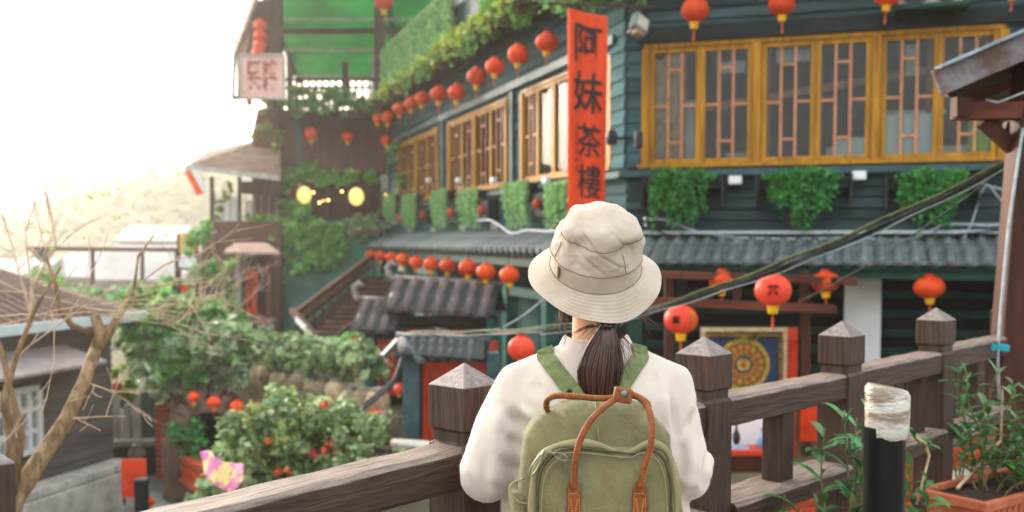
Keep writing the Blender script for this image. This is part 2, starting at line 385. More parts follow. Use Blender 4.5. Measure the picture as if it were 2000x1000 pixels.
# the walkway the photographer stands on, its edge running under the railing
RA = Vector((-.125, 2.62)); RB = Vector((2.58, 5.40))
rd = (RB-RA).normalized(); rn = Vector((-rd.y, rd.x))
def rp(s, v): q = RA + rd*s + rn*v; return (q.x, q.y)
w = MB(); poly = [rp(-6, .16), rp(-6, -9), rp(9, -9), rp(9, .16)]
w.prism(poly, .25, Matrix.Translation((0, 0, -.25)))
part('walkway', w, MT['deckfloor'], kind='structure')
w = MB(); poly = [rp(-6, .06), rp(-6, -.4), rp(9, -.4), rp(9, .06)]
w.prism(poly, 3.4, Matrix.Translation((0, 0, -3.65)))
part('retaining_wall', w, MT['stone'], kind='structure')
# light summer haze over the valley
hz = bpy.data.materials.new('haze'); hz.use_nodes = True; hz.node_tree.nodes.remove(hz.node_tree.nodes['Principled BSDF'])
pv = hz.node_tree.nodes.new('ShaderNodeVolumePrincipled'); pv.inputs['Color'].default_value = (1.0, .94, .87, 1)
pv.inputs['Density'].default_value = .0017; pv.inputs['Anisotropy'].default_value = .75
hz.node_tree.links.new(pv.outputs[0], hz.node_tree.nodes['Material Output'].inputs['Volume'])
m = MB(); m.box(-1520, 1520, -620, 2520, -90, 150); HZ = part('haze', m, hz, kind='stuff', label='thin warm morning haze lying over the valley')

# ---------------------------------------------------------------- the teahouse
C = (1.586, 14.1)
FF = Frame(C, (.953, -.302)); LF = Frame(C, (.312, -.95))
tea = thing('teahouse', 'dark teal boarded teahouse with ochre lattice windows, tiled eaves and hanging red lanterns', 'building', (C[0], C[1], EYE-2.66))
def Z(r): return EYE + r
def fpart(name, mb, mat_, F, parent=None, **k): return part(name, mb, mat_, parent or tea, M=F.M, **k)
def clap(F, u0, u1, z0, z1, holes, mat_, pitch=.15, t=.022, v=0.0):
    """overlapping boards, each a part, cut round the openings"""
    z = z0
    while z < z1 - .02:
        zt = min(z + pitch, z1); segs = [(u0, u1)]
        for (a, b, c, d) in holes:
            if c < zt - .01 and d > z + .01:
                ns = []
                for s, e in segs:
                    if b <= s or a >= e: ns.append((s, e)); continue
                    if a > s: ns.append((s, a))
                    if b < e: ns.append((b, e))
                segs = ns
        for s, e in segs:
            if e - s < .03: continue
            m = MB(); j = random.uniform(-.003, .003)
            m.add([(s,v,z),(e,v,z),(e,v,zt),(s,v,zt),(s,v-t-.012+j,z),(e,v-t-.012+j,z),(e,v-.012,zt),(s,v-.012,zt)],
                  [(0,1,2,3),(4,7,6,5),(0,4,5,1),(1,5,6,2),(2,6,7,3),(3,7,4,0)])
            fpart('clapboard', m, mat_, F)
        z += pitch
def wallgrid(F, name, u0, u1, z0, z1, holes, mat_, v0=.003, v1=.18):
    us = sorted({u0, u1, *[h[0] for h in holes], *[h[1] for h in holes]}); zs = sorted({z0, z1, *[h[2] for h in holes], *[h[3] for h in holes]})
    m = MB()
    for a, b in zip(us, us[1:]):
        run = None
        for c, d in zip(zs, zs[1:]):
            if any(a >= h[0]-1e-6 and b <= h[1]+1e-6 and c >= h[2]-1e-6 and d <= h[3]+1e-6 for h in holes):
                continue
            m.box(a, b, v0, v1, c, d)
    return fpart(name, m, mat_, F)
def uu(F, px, py, v=0): return F.uz(px, py, v)[0]
def lattice_window(F, u0, u1, z0, z1, v=0.0, curtain=None, fw=.05, label=None, bars=True):
    """one casement: frame > pane, lattice bars, curtain (some stand in for reflections)"""
    m = MB()
    m.box(u0, u0+fw, v-.035, v+.02, z0, z1); m.box(u1-fw, u1, v-.035, v+.02, z0, z1)
    m.box(u0+fw, u1-fw, v-.033, v+.018, z1-fw, z1); m.box(u0+fw, u1-fw, v-.033, v+.018, z0, z0+fw)
    f = fpart('window', m, MT['ochre'], F, label=label)
    a, b, c, d = u0+fw, u1-fw, z0+fw, z1-fw
    fpart('pane', MB().box(a, b, v+.004, v+.008, c, d), MT['pane'], F, f)
    if bars:
        t = .017; w = b-a; h = d-c; x1, x2 = a+w*.33, a+w*.66
        for x in (x1, x2): fpart('lattice_bar', MB().box(x-t, x+t, v-.022, v-.002, c, d), MT['lattice'], F, f)
        for q in (.16, .84): fpart('lattice_rung', MB().box(x1+t, x2-t, v-.021, v-.003, c+h*q-t, c+h*q+t), MT['lattice'], F, f)
        fpart('lattice_rung', MB().box(a, x1-t, v-.021, v-.003, c+h*.5-t, c+h*.5+t), MT['lattice'], F, f)
        fpart('lattice_rung', MB().box(x2+t, b, v-.021, v-.003, c+h*.5-t, c+h*.5+t), MT['lattice'], F, f)
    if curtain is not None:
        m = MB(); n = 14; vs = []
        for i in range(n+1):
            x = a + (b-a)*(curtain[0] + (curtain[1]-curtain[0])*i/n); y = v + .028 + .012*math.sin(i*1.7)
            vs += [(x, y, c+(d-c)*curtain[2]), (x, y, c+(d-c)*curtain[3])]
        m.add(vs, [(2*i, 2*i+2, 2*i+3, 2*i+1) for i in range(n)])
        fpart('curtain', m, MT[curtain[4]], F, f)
    return f
MT['curtain'] = mat('white_curtain_and_glare', (.82, .82, .8), (.72, .72, .72), .8, 3, bump=.1, emit=None)  # also used for sheets standing in for reflections and bright sky
MT['curtain_tan'] = mat('tan_curtain', lin('#d8b48a'), lin('#a98660'), .8, 8, bump=.1)
MT['lime'] = mat('lime_sheet', lin('#b7d63c'), lin('#98b92e'), .6, 3, bump=.05)
# front facade -----------------------------------------
fu0, _ = FF.uz(1262, 200); fu1, _ = FF.uz(1958, 200)
WZ0, WZ1 = Z(1.02), Z(2.62)
fholes = [(fu0, fu1, WZ0, WZ1)]
U1 = 7.4
MT['boxed'] = mat('cream_reflection', (.75, .74, .7), (.55, .5, .45), .8, 3)
clap(FF, 0, U1, Z(.0), WZ0, fholes, MT['board_dark'], .143, t=.04)
clap(FF, 0, U1, WZ0, Z(4.3), fholes, MT['board_dark'], .16, t=.04)
wallgrid(FF, 'wall', 0, U1, Z(-.36), Z(4.6), fholes, MT['trim_dark'])
m = MB(); m.box(-.02, .20, -.045, -.03, Z(.02), Z(4.3)); 
clap(FF, 0.0, fu0-.06, Z(1.0), Z(3.2), [], MT['board'], .2, v=-.036)
# trims
fpart('window_ledge', MB().box(-.1, U1, -.16, -.0355, Z(.86), Z(.95)), MT['trim_blue'], FF, bevel=.01)
fpart('window_sill', MB().box(fu0-.10, fu1+.03, -.13, .02, WZ0-.045, WZ0+.012), MT['ochre'], FF, bevel=.008)
fpart('head_beam', MB().box(fu0-.12, fu1+.5, -.10, -.037, WZ1+.03, WZ1+.24), MT['trim_dark'], FF, bevel=.01)
m = MB()
m.box(fu0-.03, fu1+.02, -.06, .02, WZ1-.035, WZ1+.028)
bays = 3; bw = (fu1-fu0)/bays
for i in range(bays+1):
    x = fu0 + i*bw; m.box(x-.055, x+.055, -.075, .04, WZ0+.014, WZ1-.037)
fpart('window_surround', m, MT['ochre'], FF, bevel=.006)
cur = {0: (0.0, .75, 0, 1, 'curtain_tan'), 5: (.55, 1.0, 0, .45, 'lime'), 4: (.0, 1.0, 0, .35, 'curtain'), 3: (.35, 1.0, 0, .16, 'curtain')}  # the white ones stand in for bright reflections low in the glass
for i in range(6):
    b = fu0 + (i//2)*bw + .058; hw = (bw-.116)/2; a = b + (i % 2)*hw
    lattice_window(FF, a+.002, a+hw-.002, WZ0+.016, WZ1-.04, curtain=cur.get(i), fw=.062)
# rooms behind the windows
m = MB(); m.box(fu0-.3, fu1+.3, 2.2, 2.3, Z(.4), Z(3.2)); m.box(fu0-.3, fu1+.3, .2, 2.2, Z(.35), Z(.42)); m.box(fu0-.3, fu1+.3, .2, 2.2, Z(2.9), Z(3.0))
fpart('room', m, MT['dark'], FF)
m = MB()
for x, z0, z1, wd in ((fu0+.25, .9, 2.0, .5), (fu0+1.3, .8, 1.5, .25), (fu0+2.1, .8, 1.35, .5), (fu0+3.0, .9, 1.6, .3), (fu0+3.7, .8, 1.4, .4)):
    m.box(x, x+wd, 1.2, 1.3, Z(z0), Z(z1))
fpart('furniture', m, MT['brownwood_x'], FF, kind='stuff')
m = MB()
for x, z0, z1, wd, v_ in ((fu0+.10, 1.0, 2.6, .16, .12), (fu0+.50, 1.0, 1.9, .14, .15), (fu0+.95, 2.25, 2.4, .35, .2), (fu0+1.70, 2.35, 2.62, .5, .15), (fu0+1.05, 1.0, 1.18, .3, .2), (fu0+2.35, 1.02, 1.22, .5, .14), (fu0+3.05, 1.0, 1.42, .6, .12), (fu0+2.9, 1.62, 1.68, .9, .3), (fu0+3.75, 1.0, 1.2, .4, .15), (fu0+3.3, 2.1, 2.5, .12, .2)):
    m.box(x, x+wd, v_, v_+.03, Z(z0), Z(z1))
fpart('cream_reflections', m, MT['boxed'], FF, kind='stuff')  # cream panels added behind the glass in place of warm reflections
m = MB()
for i in range(7): m.beam(FF.pt(fu0+.28+i*.66, .2, Z(1.0)), FF.pt(fu0+.28+i*.66, .2, Z(2.7)), .05, .05)
m.beam(FF.pt(fu0, .25, Z(1.7)), FF.pt(fu1, .4, Z(2.3)), .05, .10)
part('inner_posts', m, MT['lattice'], tea, world=True, kind='stuff')
# left facade -------------------------------------------
UL = -17.6
lz0, lz1 = Z(1.04), Z(2.62)
w1 = (uu(LF, 1024, 250), uu(LF, 1197, 250)); w2 = (uu(LF, 880, 300), uu(LF, 993, 280)); w3 = (uu(LF, 781, 320), uu(LF, 858, 310))
lh = [(a, b, lz0, lz1) for a, b in (w1, w2, w3)]
clap(LF, UL, -.002, Z(-.1), lz0, lh, MT['board'], .15)
clap(LF, UL, -.002, lz0, Z(3.7), lh, MT['board'], .16)
wallgrid(LF, 'wall', UL, -.003, Z(-.36), Z(4.6), lh, MT['trim_blue'])
clap(LF, -1.5, -.004, Z(1.0), Z(3.2), lh, MT['board_lit'], .2, v=-.036)  # same corner boards, light on the left-facing side put into a paler colour
fpart('window_ledge', MB().box(UL, .05, -.12, -.0355, Z(.86), Z(.95)), MT['trim_blue'], LF, bevel=.01)
fpart('head_moulding', MB().box(UL, -.3, -.11, -.036, Z(2.72), Z(2.86)), MT['trim_blue'], LF, bevel=.01)
for (a, b), n, kind in ((w1, 5, 1), (w2, 4, 2), (w3, 4, 3)):
    fpart('window_sill', MB().box(a-.12, b+.08, -.10, .02, lz0-.05, lz0+.01), MT['ochre'], LF, bevel=.008)
    m = MB(); m.box(a-.06, b+.06, -.05, .02, lz1-.03, lz1+.03)
    for x in ((a, b) if n == 5 else (a, (a+b)/2, b)): m.box(x-.07, x+.07, -.07, .04, lz0+.012, lz1-.032)
    fpart('window_surround', m, MT['ochre'], LF, bevel=.006)
    cw = (b-a)/n
    for i in range(n):
        c = None
        if kind == 1 and i > 0: c = (0, 1, 0, 1, 'curtain')  # white sheets stand in for sky reflected in these panes
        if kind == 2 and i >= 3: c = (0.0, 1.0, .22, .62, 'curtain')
        lattice_window(LF, a + i*cw + (.07 if i == 0 else .003), a + (i+1)*cw - (.07 if i == n-1 else .003), lz0+.014, lz1-.034, curtain=c, bars=(kind != 1 or i == 0), fw=.06)
m = MB(); m.box(UL, -.3, 1.6, 1.7, Z(.4), Z(3.2)); m.box(UL, -.3, .2, 1.6, Z(.3), Z(.42)); m.box(UL, -.3, .2, 1.6, Z(2.9), Z(3.0)); fpart('room', m, MT['dark'], LF)
# wall posts between the left windows
for px in (870, 1006, 762): 
    u = uu(LF, px, 300); fpart('wall_post', MB().box(u-.09, u+.09, -.09, -.0375, Z(.96), Z(2.71)), MT['trim_blue'], LF, bevel=.01)
# upper storey ledge, gutter and wall
fpart('upper_ledge', MB().box(UL, .9, -.62, .0, Z(3.72), Z(3.86)), MT['brown_dark'], LF, bevel=.02)
fpart('upper_ledge', MB().box(-.2, U1, -.62, .0, Z(4.0), Z(4.14)), MT['brown_dark'], FF, bevel=.02)
fpart('gutter', MB().box(UL, .4, -.70, -.625, Z(3.86), Z(3.95)), MT['stone_pale'], LF, bevel=.01)
uw = (uu(LF, 905, 30, -.3),)
fpart('balcony_wall', MB().box(UL, -9.0, -.30, -.15, Z(3.87), Z(5.25)), MT['trim_blue'], LF)
fpart('balcony_coping', MB().box(UL, -9.0, -.36, -.09, Z(5.252), Z(5.34)), MT['metal'], LF, bevel=.01)
fpart('upper_wall', MB().box(-9.0, .0, -.18, .1, Z(3.87), Z(7.2)), MT['trim_blue'], LF)
fpart('upper_wall', MB().box(.0, U1, -.1, .1, Z(4.603), Z(6.6)), MT['trim_dark'], FF)
for a, b in ((-8.7, -7.6), (-6.9, -5.6), (-4.6, -3.2)):
    m = MB(); m.box(a, b, -.24, -.183, Z(4.9), Z(4.98)); m.box(a, b, -.24, -.183, Z(6.3), Z(6.38)); m.box(a, a+.09, -.24, -.183, Z(4.982), Z(6.298)); m.box(b-.09, b, -.24, -.183, Z(4.982), Z(6.298))
    f = fpart('window', m, MT['white'] if a < -8 else MT['ochre'], LF)
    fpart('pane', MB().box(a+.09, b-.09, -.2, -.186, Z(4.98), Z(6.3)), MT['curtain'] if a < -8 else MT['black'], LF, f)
# roof above (out of the frame, closes the building)
fpart('roof', MB().box(-9.2, .3, -.5, 5, Z(7.2), Z(7.35)), MT['tile'], LF)
fpart('roof', MB().box(-.2, U1, -.9, 5, Z(6.6), Z(6.75)), MT['tile'], FF)
# tiled eaves --------------------------------------------
def eave(F, u0, u1, z_in, z_out, v_out, pitch, mat_, rows=2, clip=None):
    m = MB(); m.slab([F.pt(u0, 0, z_in-.06), F.pt(u1, 0, z_in-.06), F.pt(u1, v_out, z_out-.06), F.pt(u0, v_out, z_out-.06)], -.03)
    part('eave_boarding', m, MT['dkgreen'], tea, world=True)
    L = math.hypot(v_out, z_in-z_out)/rows; ang = math.atan2(z_in-z_out, -v_out)
    t = MB(); r = pitch*.27
    n = 6; pr = []
    for i in range(n+1): a = math.pi*i/n; pr.append((-r*math.cos(a), r*math.sin(a)*.9))
    pr = [(-pitch*.5, .012)] + [(-r-.002, .0)] + pr + [(r+.002, .0)] + [(pitch*.5, .012)]
    k = len(pr); vs = [(x, 0, z+.03) for x, z in pr] + [(x, -L*1.06, z+.012) for x, z in pr] + [(x, -L*1.06, z-.02) for x, z in pr]
    fs = [(i, i+1, k+i+1, k+i) for i in range(k-1)] + [(k+i, k+i+1, 2*k+i+1, 2*k+i) for i in range(k-1)]
    t.add(vs, fs); t.lathe([(r*.98, 0), (r*.98, .02)], 10, Matrix.Translation((0, -L*1.06, .005)) @ Matrix.Rotation(R(90), 4, 'X'))
    me = t.mesh('roof_tile', True); me.materials.append(mat_)
    cnt = int(abs(u1-u0)/pitch)
    for j in range(rows):
        for i in range(cnt):
            u = u0 + (i+.5)*pitch; f = j/rows
            M = F.M @ Matrix.Translation((u, v_out*f, z_in+(z_out-z_in)*f + random.uniform(-.004, .004))) @ Matrix.Rotation(ang, 4, 'X') @ Matrix.Rotation(random.uniform(-.012, .012), 4, 'Z')
            part('roof_tile', me, None, tea, M=M)
eave(FF, -.35, 6.25, Z(.08), Z(-.27), -.95, .195, MT['tile'])
eave(LF, UL+.1, -.1, Z(.14), Z(-.16), -.85, .30, MT['tile'])
fpart('eave_flashing', MB().box(-.3, 6.4, -.30, -.036, Z(.085), Z(.13)), MT['rubber_white'], FF, bevel=.01)
m = MB(); m.slab([FF.pt(6.27, -.05, Z(.08)), FF.pt(7.2, -.05, Z(.08)), FF.pt(7.2, -1.0, Z(-.25)), FF.pt(6.27, -1.0, Z(-.25))], .05)
part('eave_sheet', m, MT['stone_pale'], tea, world=True)
fpart('eave_beam', MB().box(-.3, U1, -.88, -.8, Z(-.46), Z(-.35)), MT['dkgreen'], FF)
fpart('eave_beam', MB().box(UL, -.2, -.8, -.72, Z(-.40), Z(-.24)), MT['dkgreen'], LF)
# ground storey ------------------------------------------
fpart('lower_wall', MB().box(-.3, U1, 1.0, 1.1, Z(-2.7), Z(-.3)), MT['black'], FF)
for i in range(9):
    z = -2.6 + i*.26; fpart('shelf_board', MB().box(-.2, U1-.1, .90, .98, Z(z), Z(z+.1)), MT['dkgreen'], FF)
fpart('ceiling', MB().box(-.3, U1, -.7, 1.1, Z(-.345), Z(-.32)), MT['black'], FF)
fpart('white_pillar', MB().box(uu(FF, 1649, 600), uu(FF, 1721, 600), -.02, .35, Z(-2.7), Z(-.35)), MT['white_wall'], FF, bevel=.01)
for px in (1240, 1985): u = uu(FF, px, 600); fpart('pillar', MB().box(u-.11, u+.11, .0, .22, Z(-2.7), Z(-.35)), MT['dkgreen'], FF, bevel=.01)
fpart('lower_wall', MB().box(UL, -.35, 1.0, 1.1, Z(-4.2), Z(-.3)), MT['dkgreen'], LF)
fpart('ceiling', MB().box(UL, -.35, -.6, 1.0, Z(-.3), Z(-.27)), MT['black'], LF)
for px in (995, 1073, 925, 860, 800): u = uu(LF, px, 560, -.3); fpart('pillar', MB().box(u-.13, u+.13, -.4, -.18, Z(-4.2), Z(-.31)), MT['teal'], LF, bevel=.01)
for u in np.arange(-17, -1, 1.1):
    fpart('wall_panel', MB().box(u+.1, u+.95, .93, .99, Z(-3.9), Z(-1.0)), MT['teal'] if random.random() < .6 else MT['black'], LF)
fpart('tie_beam', MB().box(UL, -1.2, -.36, -.22, Z(-.95), Z(-.8)), MT['teal'], LF)
u = uu(LF, 1040, 600, .4)
fpart('counter', MB().box(u-1.0, u+1.2, .1, .8, Z(-2.0), Z(-1.05)), MT['teal'], LF, bevel=.02)
# dark openings with pale lamps behind the hanging plants
for i, px in enumerate((783, 827, 882, 942, 1052)):
    u = uu(LF, px, 390, -.28); s = .30
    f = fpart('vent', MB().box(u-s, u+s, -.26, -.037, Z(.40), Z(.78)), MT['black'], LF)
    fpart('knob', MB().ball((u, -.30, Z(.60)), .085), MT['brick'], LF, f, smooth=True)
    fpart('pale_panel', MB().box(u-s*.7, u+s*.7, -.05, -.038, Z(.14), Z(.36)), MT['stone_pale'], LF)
# ---------------------------------------------------------------- the far wing at the end of the left facade
YW = 29.6
wing = thing('timber_wing', 'brown timber building with green tarpaulin roof terrace beyond the teahouse', 'building', at(650, 470, YW))
def W(px, py, Y=YW): return at(px, py, Y)
def wbox(x0, x1, y0, y1, Y0, Y1, name, mt, par=None, bevel=0, **k):     # screen-measured box between depths
    a = at(x0, y1, Y0); b = at(x1, y0, Y0)
    return part(name, MB().box(a.x, b.x, Y0, Y1, a.z, b.z), MT[mt], par, M=I4, bevel=bevel, **k)
# planked wall
x = 546
while x < 768:
    wbox(x, x+13.5, 238, 336, YW, YW+.12, 'plank', 'brownwall', wing); x += 14
wbox(540, 775, 238, 600, YW+.14, YW+.3, 'wall', 'brown_dark', wing) if False else None
a = at(540, 600, YW+.2); b = at(775, 235, YW+.2); c = at(560, 430, YW+.2); d = at(765, 340, YW+.2)
m = MB(); m.box(a.x, b.x, YW+.13, YW+.3, d.z, b.z); m.box(a.x, b.x, YW+.13, YW+.3, a.z-3, c.z); m.box(a.x, c.x, YW+.13, YW+.3, c.z, d.z); m.box(d.x, b.x, YW+.13, YW+.3, c.z, d.z)
part('wall', m, MT['brown_dark'], wing, M=I4)
wbox(540, 775, 232, 242, YW-.15, YW+.1, 'beam', 'trim_blue', wing)
wbox(578, 590, 242, 336, YW-.12, YW, 'post', 'trim_blue', wing)
wbox(560, 765, 330, 430, YW+3, YW+3.1, 'room_wall', 'brown_dark', wing)
for px in (628, 668, 722): wbox(px, px+9, 345, 430, YW+.6, YW+.8, 'post', 'brown_dark', wing)
wbox(560, 765, 424, 432, YW-.1, YW+.3, 'sill', 'brown_dark', wing)
# terrace deck, railing
wbox(520, 780, 214, 231, YW-1.0, YW+4, 'deck', 'brown_dark', wing)
for Yr in (YW-.9, YW+3.8):
    wbox(522, 740, 152 if Yr < YW else 168, 158 if Yr < YW else 173, Yr, Yr+.08, 'handrail', 'brown_dark', wing)
    for i in range(17):
        px = 524 + i*13; wbox(px, px+4, 158, 214, Yr+.01, Yr+.06, 'baluster', 'brown_dark' if Yr < YW else 'stone_pale', wing)
for px in (530, 732): wbox(px, px+18, -60, 214, YW-1.1, YW-.85, 'post', 'brown_dark', wing)
for px in (560, 668): wbox(px, px+9, 30, 200, YW+3.7, YW+3.9, 'post', 'brown_dark', wing)
# tarpaulin roof: strips between beams, sloping up towards us
def sheet(name, p, mt, par, nx=24, ny=12, sag=.12, label=None):
    m = MB(); vs = []
    for j in range(ny+1):
        for i in range(nx+1):
            s, t = i/nx, j/ny
            q = (p[0]*(1-s)+p[1]*s)*(1-t) + (p[3]*(1-s)+p[2]*s)*t
            q = q + Vector((0, 0, -sag*math.sin(math.pi*t)*(.7+.3*math.sin(s*9)) + .03*noise.noise(q*2)))
            vs.append(q)
    m.add(vs, [(j*(nx+1)+i, j*(nx+1)+i+1, (j+1)*(nx+1)+i+1, (j+1)*(nx+1)+i) for j in range(ny) for i in range(nx)])
    return part(name, m, MT[mt], par, M=I4, smooth=True, label=label)
Ys = [YW+5.0, YW+3.4, YW+1.8, YW+.2, YW-1.6, YW-4]
zs = [5.35, 5.9, 6.5, 7.1, 7.7, 8.3]
for i in range(5):
    Ya, Yb = Ys[i], Ys[i+1]-.05; za, zb = Z(zs[i]), Z(zs[i+1])
    xl, xr = -7.2, -1.4
    sheet('tarpaulin', [Vector((xl, Ya, za)), Vector((xr, Ya, za)), Vector((xr, Yb, zb)), Vector((xl, Yb, zb))], 'tarp', wing)
    if i in (1, 3): part('rafter', MB().beam((xl, Ys[i+1], zb-.16), (xr, Ys[i+1], zb-.16), .14, .16), MT['brown_dark'], wing, M=I4)
    if i < 4: part('batten', MB().beam((xl, Ya-.6, za+.06), (xr, Ya-.8, za+.02), .05, .07), MT['stone_pale'], wing, M=I4)
for x in (-7.1, -3.6): part('rafter', MB().beam((x, Ys[0], Z(zs[0]-.06)), (x, Ys[4], Z(zs[4]-.06)), .12, .14), MT['brown_dark'], wing, M=I4)
# bargeboard and side frame on the left of the terrace
m = MB(); m.beam(at(500, -10, 28.2), at(459, 98, 30.2), .1, .34); m.beam(at(459, 96, 30.2), at(455, 192, 30.2), .1, .1)
part('bargeboard', m, MT['stone_pale'], wing, M=I4)
m = MB(); m.slab([at(500, 0, 28.6), at(540, 0, 28.6), at(540, 190, 30), at(463, 190, 30), at(463, 100, 30.1)], .05)
part('side_screen', m, MT['brownwall'], wing, M=I4)
m = MB(); m.beam(at(455, 191, 30), at(552, 191, 30), .12, .12); part('screen_rail', m, MT['brown_dark'], wing, M=I4)
# gable shoulder between terrace and cafe roof
m = MB(); m.slab([at(508, 215, YW), at(548, 215, YW), at(548, 440, YW), at(498, 440, YW), at(498, 262, YW)], .3); part('gable', m, MT['brownwall'], wing, M=I4)
# pale sign hung on the terrace corner
sg = thing('hanging_sign', 'square pale pink sign board with faded red characters on the terrace corner', 'sign', at(511, 150, 27.9))
a, b = at(472, 190, 27.9), at(552, 110, 27.9)
part('board', MB().box(a.x, b.x, 27.9, 27.98, a.z, b.z), mat('faded_pink_board', lin('#e6bdb4'), lin('#cf9b92'), .7, 3), sg, M=I4, bevel=.01)
m = MB(); m.box(a.x-.06, a.x, 27.86, 28, a.z-.06, b.z+.06); m.box(b.x, b.x+.06, 27.86, 28, a.z-.06, b.z+.06); m.box(a.x, b.x, 27.86, 28, a.z-.06, a.z); m.box(a.x, b.x, 27.86, 28, b.z, b.z+.06)
part('frame', m, MT['stone_pale'], sg, M=I4)
tm = text_mesh('阿妹\n茶樓', .42, .012); part('lettering', tm, mat('faded_red_ink', lin('#a8564a'), lin('#8f4339'), .8, 10, bump=0), sg, M=Matrix.Translation(((a.x+b.x)/2, 27.89, (a.z+b.z)/2)))
# ---------------------------------------------------------------- lanterns
def make_lantern(name, r, squash, mt, label, group, loc, tassel=True, cord=.25):
    """body with ribs, gold caps, tassel; hangs with its centre at the origin"""
    t = thing(name, label, 'lantern', loc, random.uniform(0, 6), group)
    n = 12; prof = []
    for i in range(n+1):
        a = math.pi*(i/n); prof.append((r*max(.30, math.sin(a)**.92) if 0 < i < n else r*.30, -r*squash*math.cos(a)))
    m = MB().lathe(prof, 48, None, .035, 16); part('paper_shade', m, MT[mt], t, smooth=True)
    z = r*squash
    part('top_cap', MB().lathe([(r*.33, z-.01), (r*.33, z+r*.13), (r*.22, z+r*.16)], 16), MT['red'], t, smooth=False)
    part('collar', MB().lathe([(r*.33, -z-r*.05), (r*.36, -z+.01)][::-1] + [(r*.27, -z-r*.42), (r*.2, -z-r*.43)], 16), MT['gold'], t)
    part('cord', MB().tube([(0, 0, z+r*.15), (0, 0, z+r*.15+cord)], .006, 5), MT['ink'], t)
    if tassel:
        m = MB(); m.tube([(0, 0, -z-r*.4), (0, 0, -z-r*.75)], .008, 5); m.ball((0, 0, -z-r*.78), r*.08)
        m.tube([(0, 0, -z-r*.8), (0, 0, -z-r*1.35)], [r*.05, r*.09], 8); part('tassel', m, MT['tassel'], t)
    return t
PROT = {}
def lantern(px, py, w, Y, mt, label, group, squash=.88, tassel=True, cord=.25):
    p = at(px, py, Y); r = w/2*Y/2000
    key = (mt, tassel, cord, round(squash, 2))
    if key not in PROT:
        PROT[key] = (make_lantern('paper_lantern', .16, squash, mt, label, group, p, tassel, cord), p, r)
        o = PROT[key][0]; base = TR(p, random.uniform(0, 6), r/.16); Mx = base @ Wm[o.name].inverted()
        Wo = Wm[o.name].copy()
        for c in o.children: pass
        o.matrix_basis = base; Wm_old = Wo                      # children keep their local place under the empty
        for c in o.children:
            c.matrix_parent_inverse = Matrix.Identity(4); c.matrix_basis = Matrix.Identity(4)
        o['lr'] = 1; Wm[o.name] = base; del o['lr']
        return o
    src = PROT[key][0]; c = src.copy(); COL.objects.link(c)
    c.matrix_basis = TR(p, random.uniform(0, 6), r/.16) @ Matrix.Rotation(random.uniform(-.09, .09), 4, 'X') @ Matrix.Diagonal((1, 1, random.uniform(.92, 1.05), 1)); Wm[c.name] = c.matrix_basis.copy()
    c['label'] = label; c['group'] = group
    for ch in src.children:
        d = ch.copy(); COL.objects.link(d); d.parent = c; d.matrix_parent_inverse = Matrix.Identity(4)
    return c
def along(F, px, py, v): u, z = F.uz(px, py, v); return F.pt(u, v, z).y
# row under the vine ledge
row = [(737,233,20),(757,230,25),(780,213,27),(803,203,27),(825,193,30),(857,184,33),(892,181,34),(931,150,37),(967,130,37),(1012,106,40),(1068,83,43)]
for i, (x, y, w) in enumerate(row):
    lantern(x, y, w, along(LF, x, y, -.66), 'lantern', f'red lantern, {ORD[i]} from the left in the row under the vine covered ledge', 'lanterns under the vine ledge', cord=.3)
# row under the low eave
row = [(724,498,21),(743,500,22),(764,503,23),(787,507,26),(813,513,27),(842,516,29),(874,519,32),(914,523,36),(950,531,38),(995,537,39)]
for i, (x, y, w) in enumerate(row):
    o = i in (3, 8, 9)
    lantern(x, y, w, along(LF, x, y, -1.05) - i*.12, 'lantern_o' if o else 'lantern', f'{"orange" if o else "red"} lantern, {ORD[i]} from the left in the low row over the brown gate roof', 'lanterns in the low row above the gate roof', cord=.22)
for i, (x, y, w, l) in enumerate(((1358,20,52,'red lantern on a black wall above the second ochre casement'), (1527,8,50,'red lantern cut by the top edge above the middle casements'), (1733,-12,52,'red lantern left of the air conditioner, mostly above the frame'), (1978,-28,46,'red lantern whose tassel hangs right of the air conditioner'))):
    lantern(x, y, w, along(FF, x, y, -.75), 'lantern', l, 'lanterns above the front windows', cord=.3)
for x, y, w, Y, mt, l in ((608,262,27,28.9,'lantern','red lantern hanging left on the plank wall of the far wing'), (680,268,24,28.9,'lantern','red lantern hanging mid plank wall of the far wing'),
        (755,275,22,28.6,'lantern','small red lantern in the corner between far wing and window wall'), (750,4,36,27.6,'lantern','red lantern on the terrace post under the green tarpaulin'),
        (508,50,25,28.0,'lantern','top lantern of the vertical string above the pink sign'), (508,70,24,28.0,'lantern','second lantern down the string above the pink sign'),
        (507,88,24,28.0,'lantern_o','third lantern down the string above the pink sign'), (504,102,24,28.0,'lantern_o','lowest lantern of the string, touching the pink sign'),
        (487,200,14,28.0,'lantern_o','small orange lantern below the pink sign')):
    lantern(x, y, w, Y, mt, l, 'lanterns on the far terrace', tassel=(w > 26 or Y > 28.5), cord=.1)
big = [(1410,548,48,12.0,'lantern','red lantern behind the slanting cables, left of the largest lantern'), (1612,551,54,12.0,'lantern','round red lantern in front of the white pillar edge'),
       (1815,561,58,12.1,'lantern','red lantern in the dark bay right of the white pillar'), (1330,624,64,9.0,'lantern_pink','large pale red lantern with yellow characters just right of the hat'),
       (1018,680,52,9.5,'lantern_pink','pale red lantern peeking over the left shoulder of the sweater'), (1985,355,46,10.5,'lantern','red lantern half hidden by the leaning brown post')]
for x, y, w, Y, mt, l in big: LB = lantern(x, y, w, Y, mt, l, 'lanterns in front of the lower storey', cord=.3, squash=.78 if mt == 'lantern' else .88)
L1 = lantern(1510, 567, 69, 8.6, 'lantern_pink', 'largest pale red lantern, hanging from the slanting cables with a faint dark character', 'lanterns in front of the lower storey', squash=.9, cord=.22)
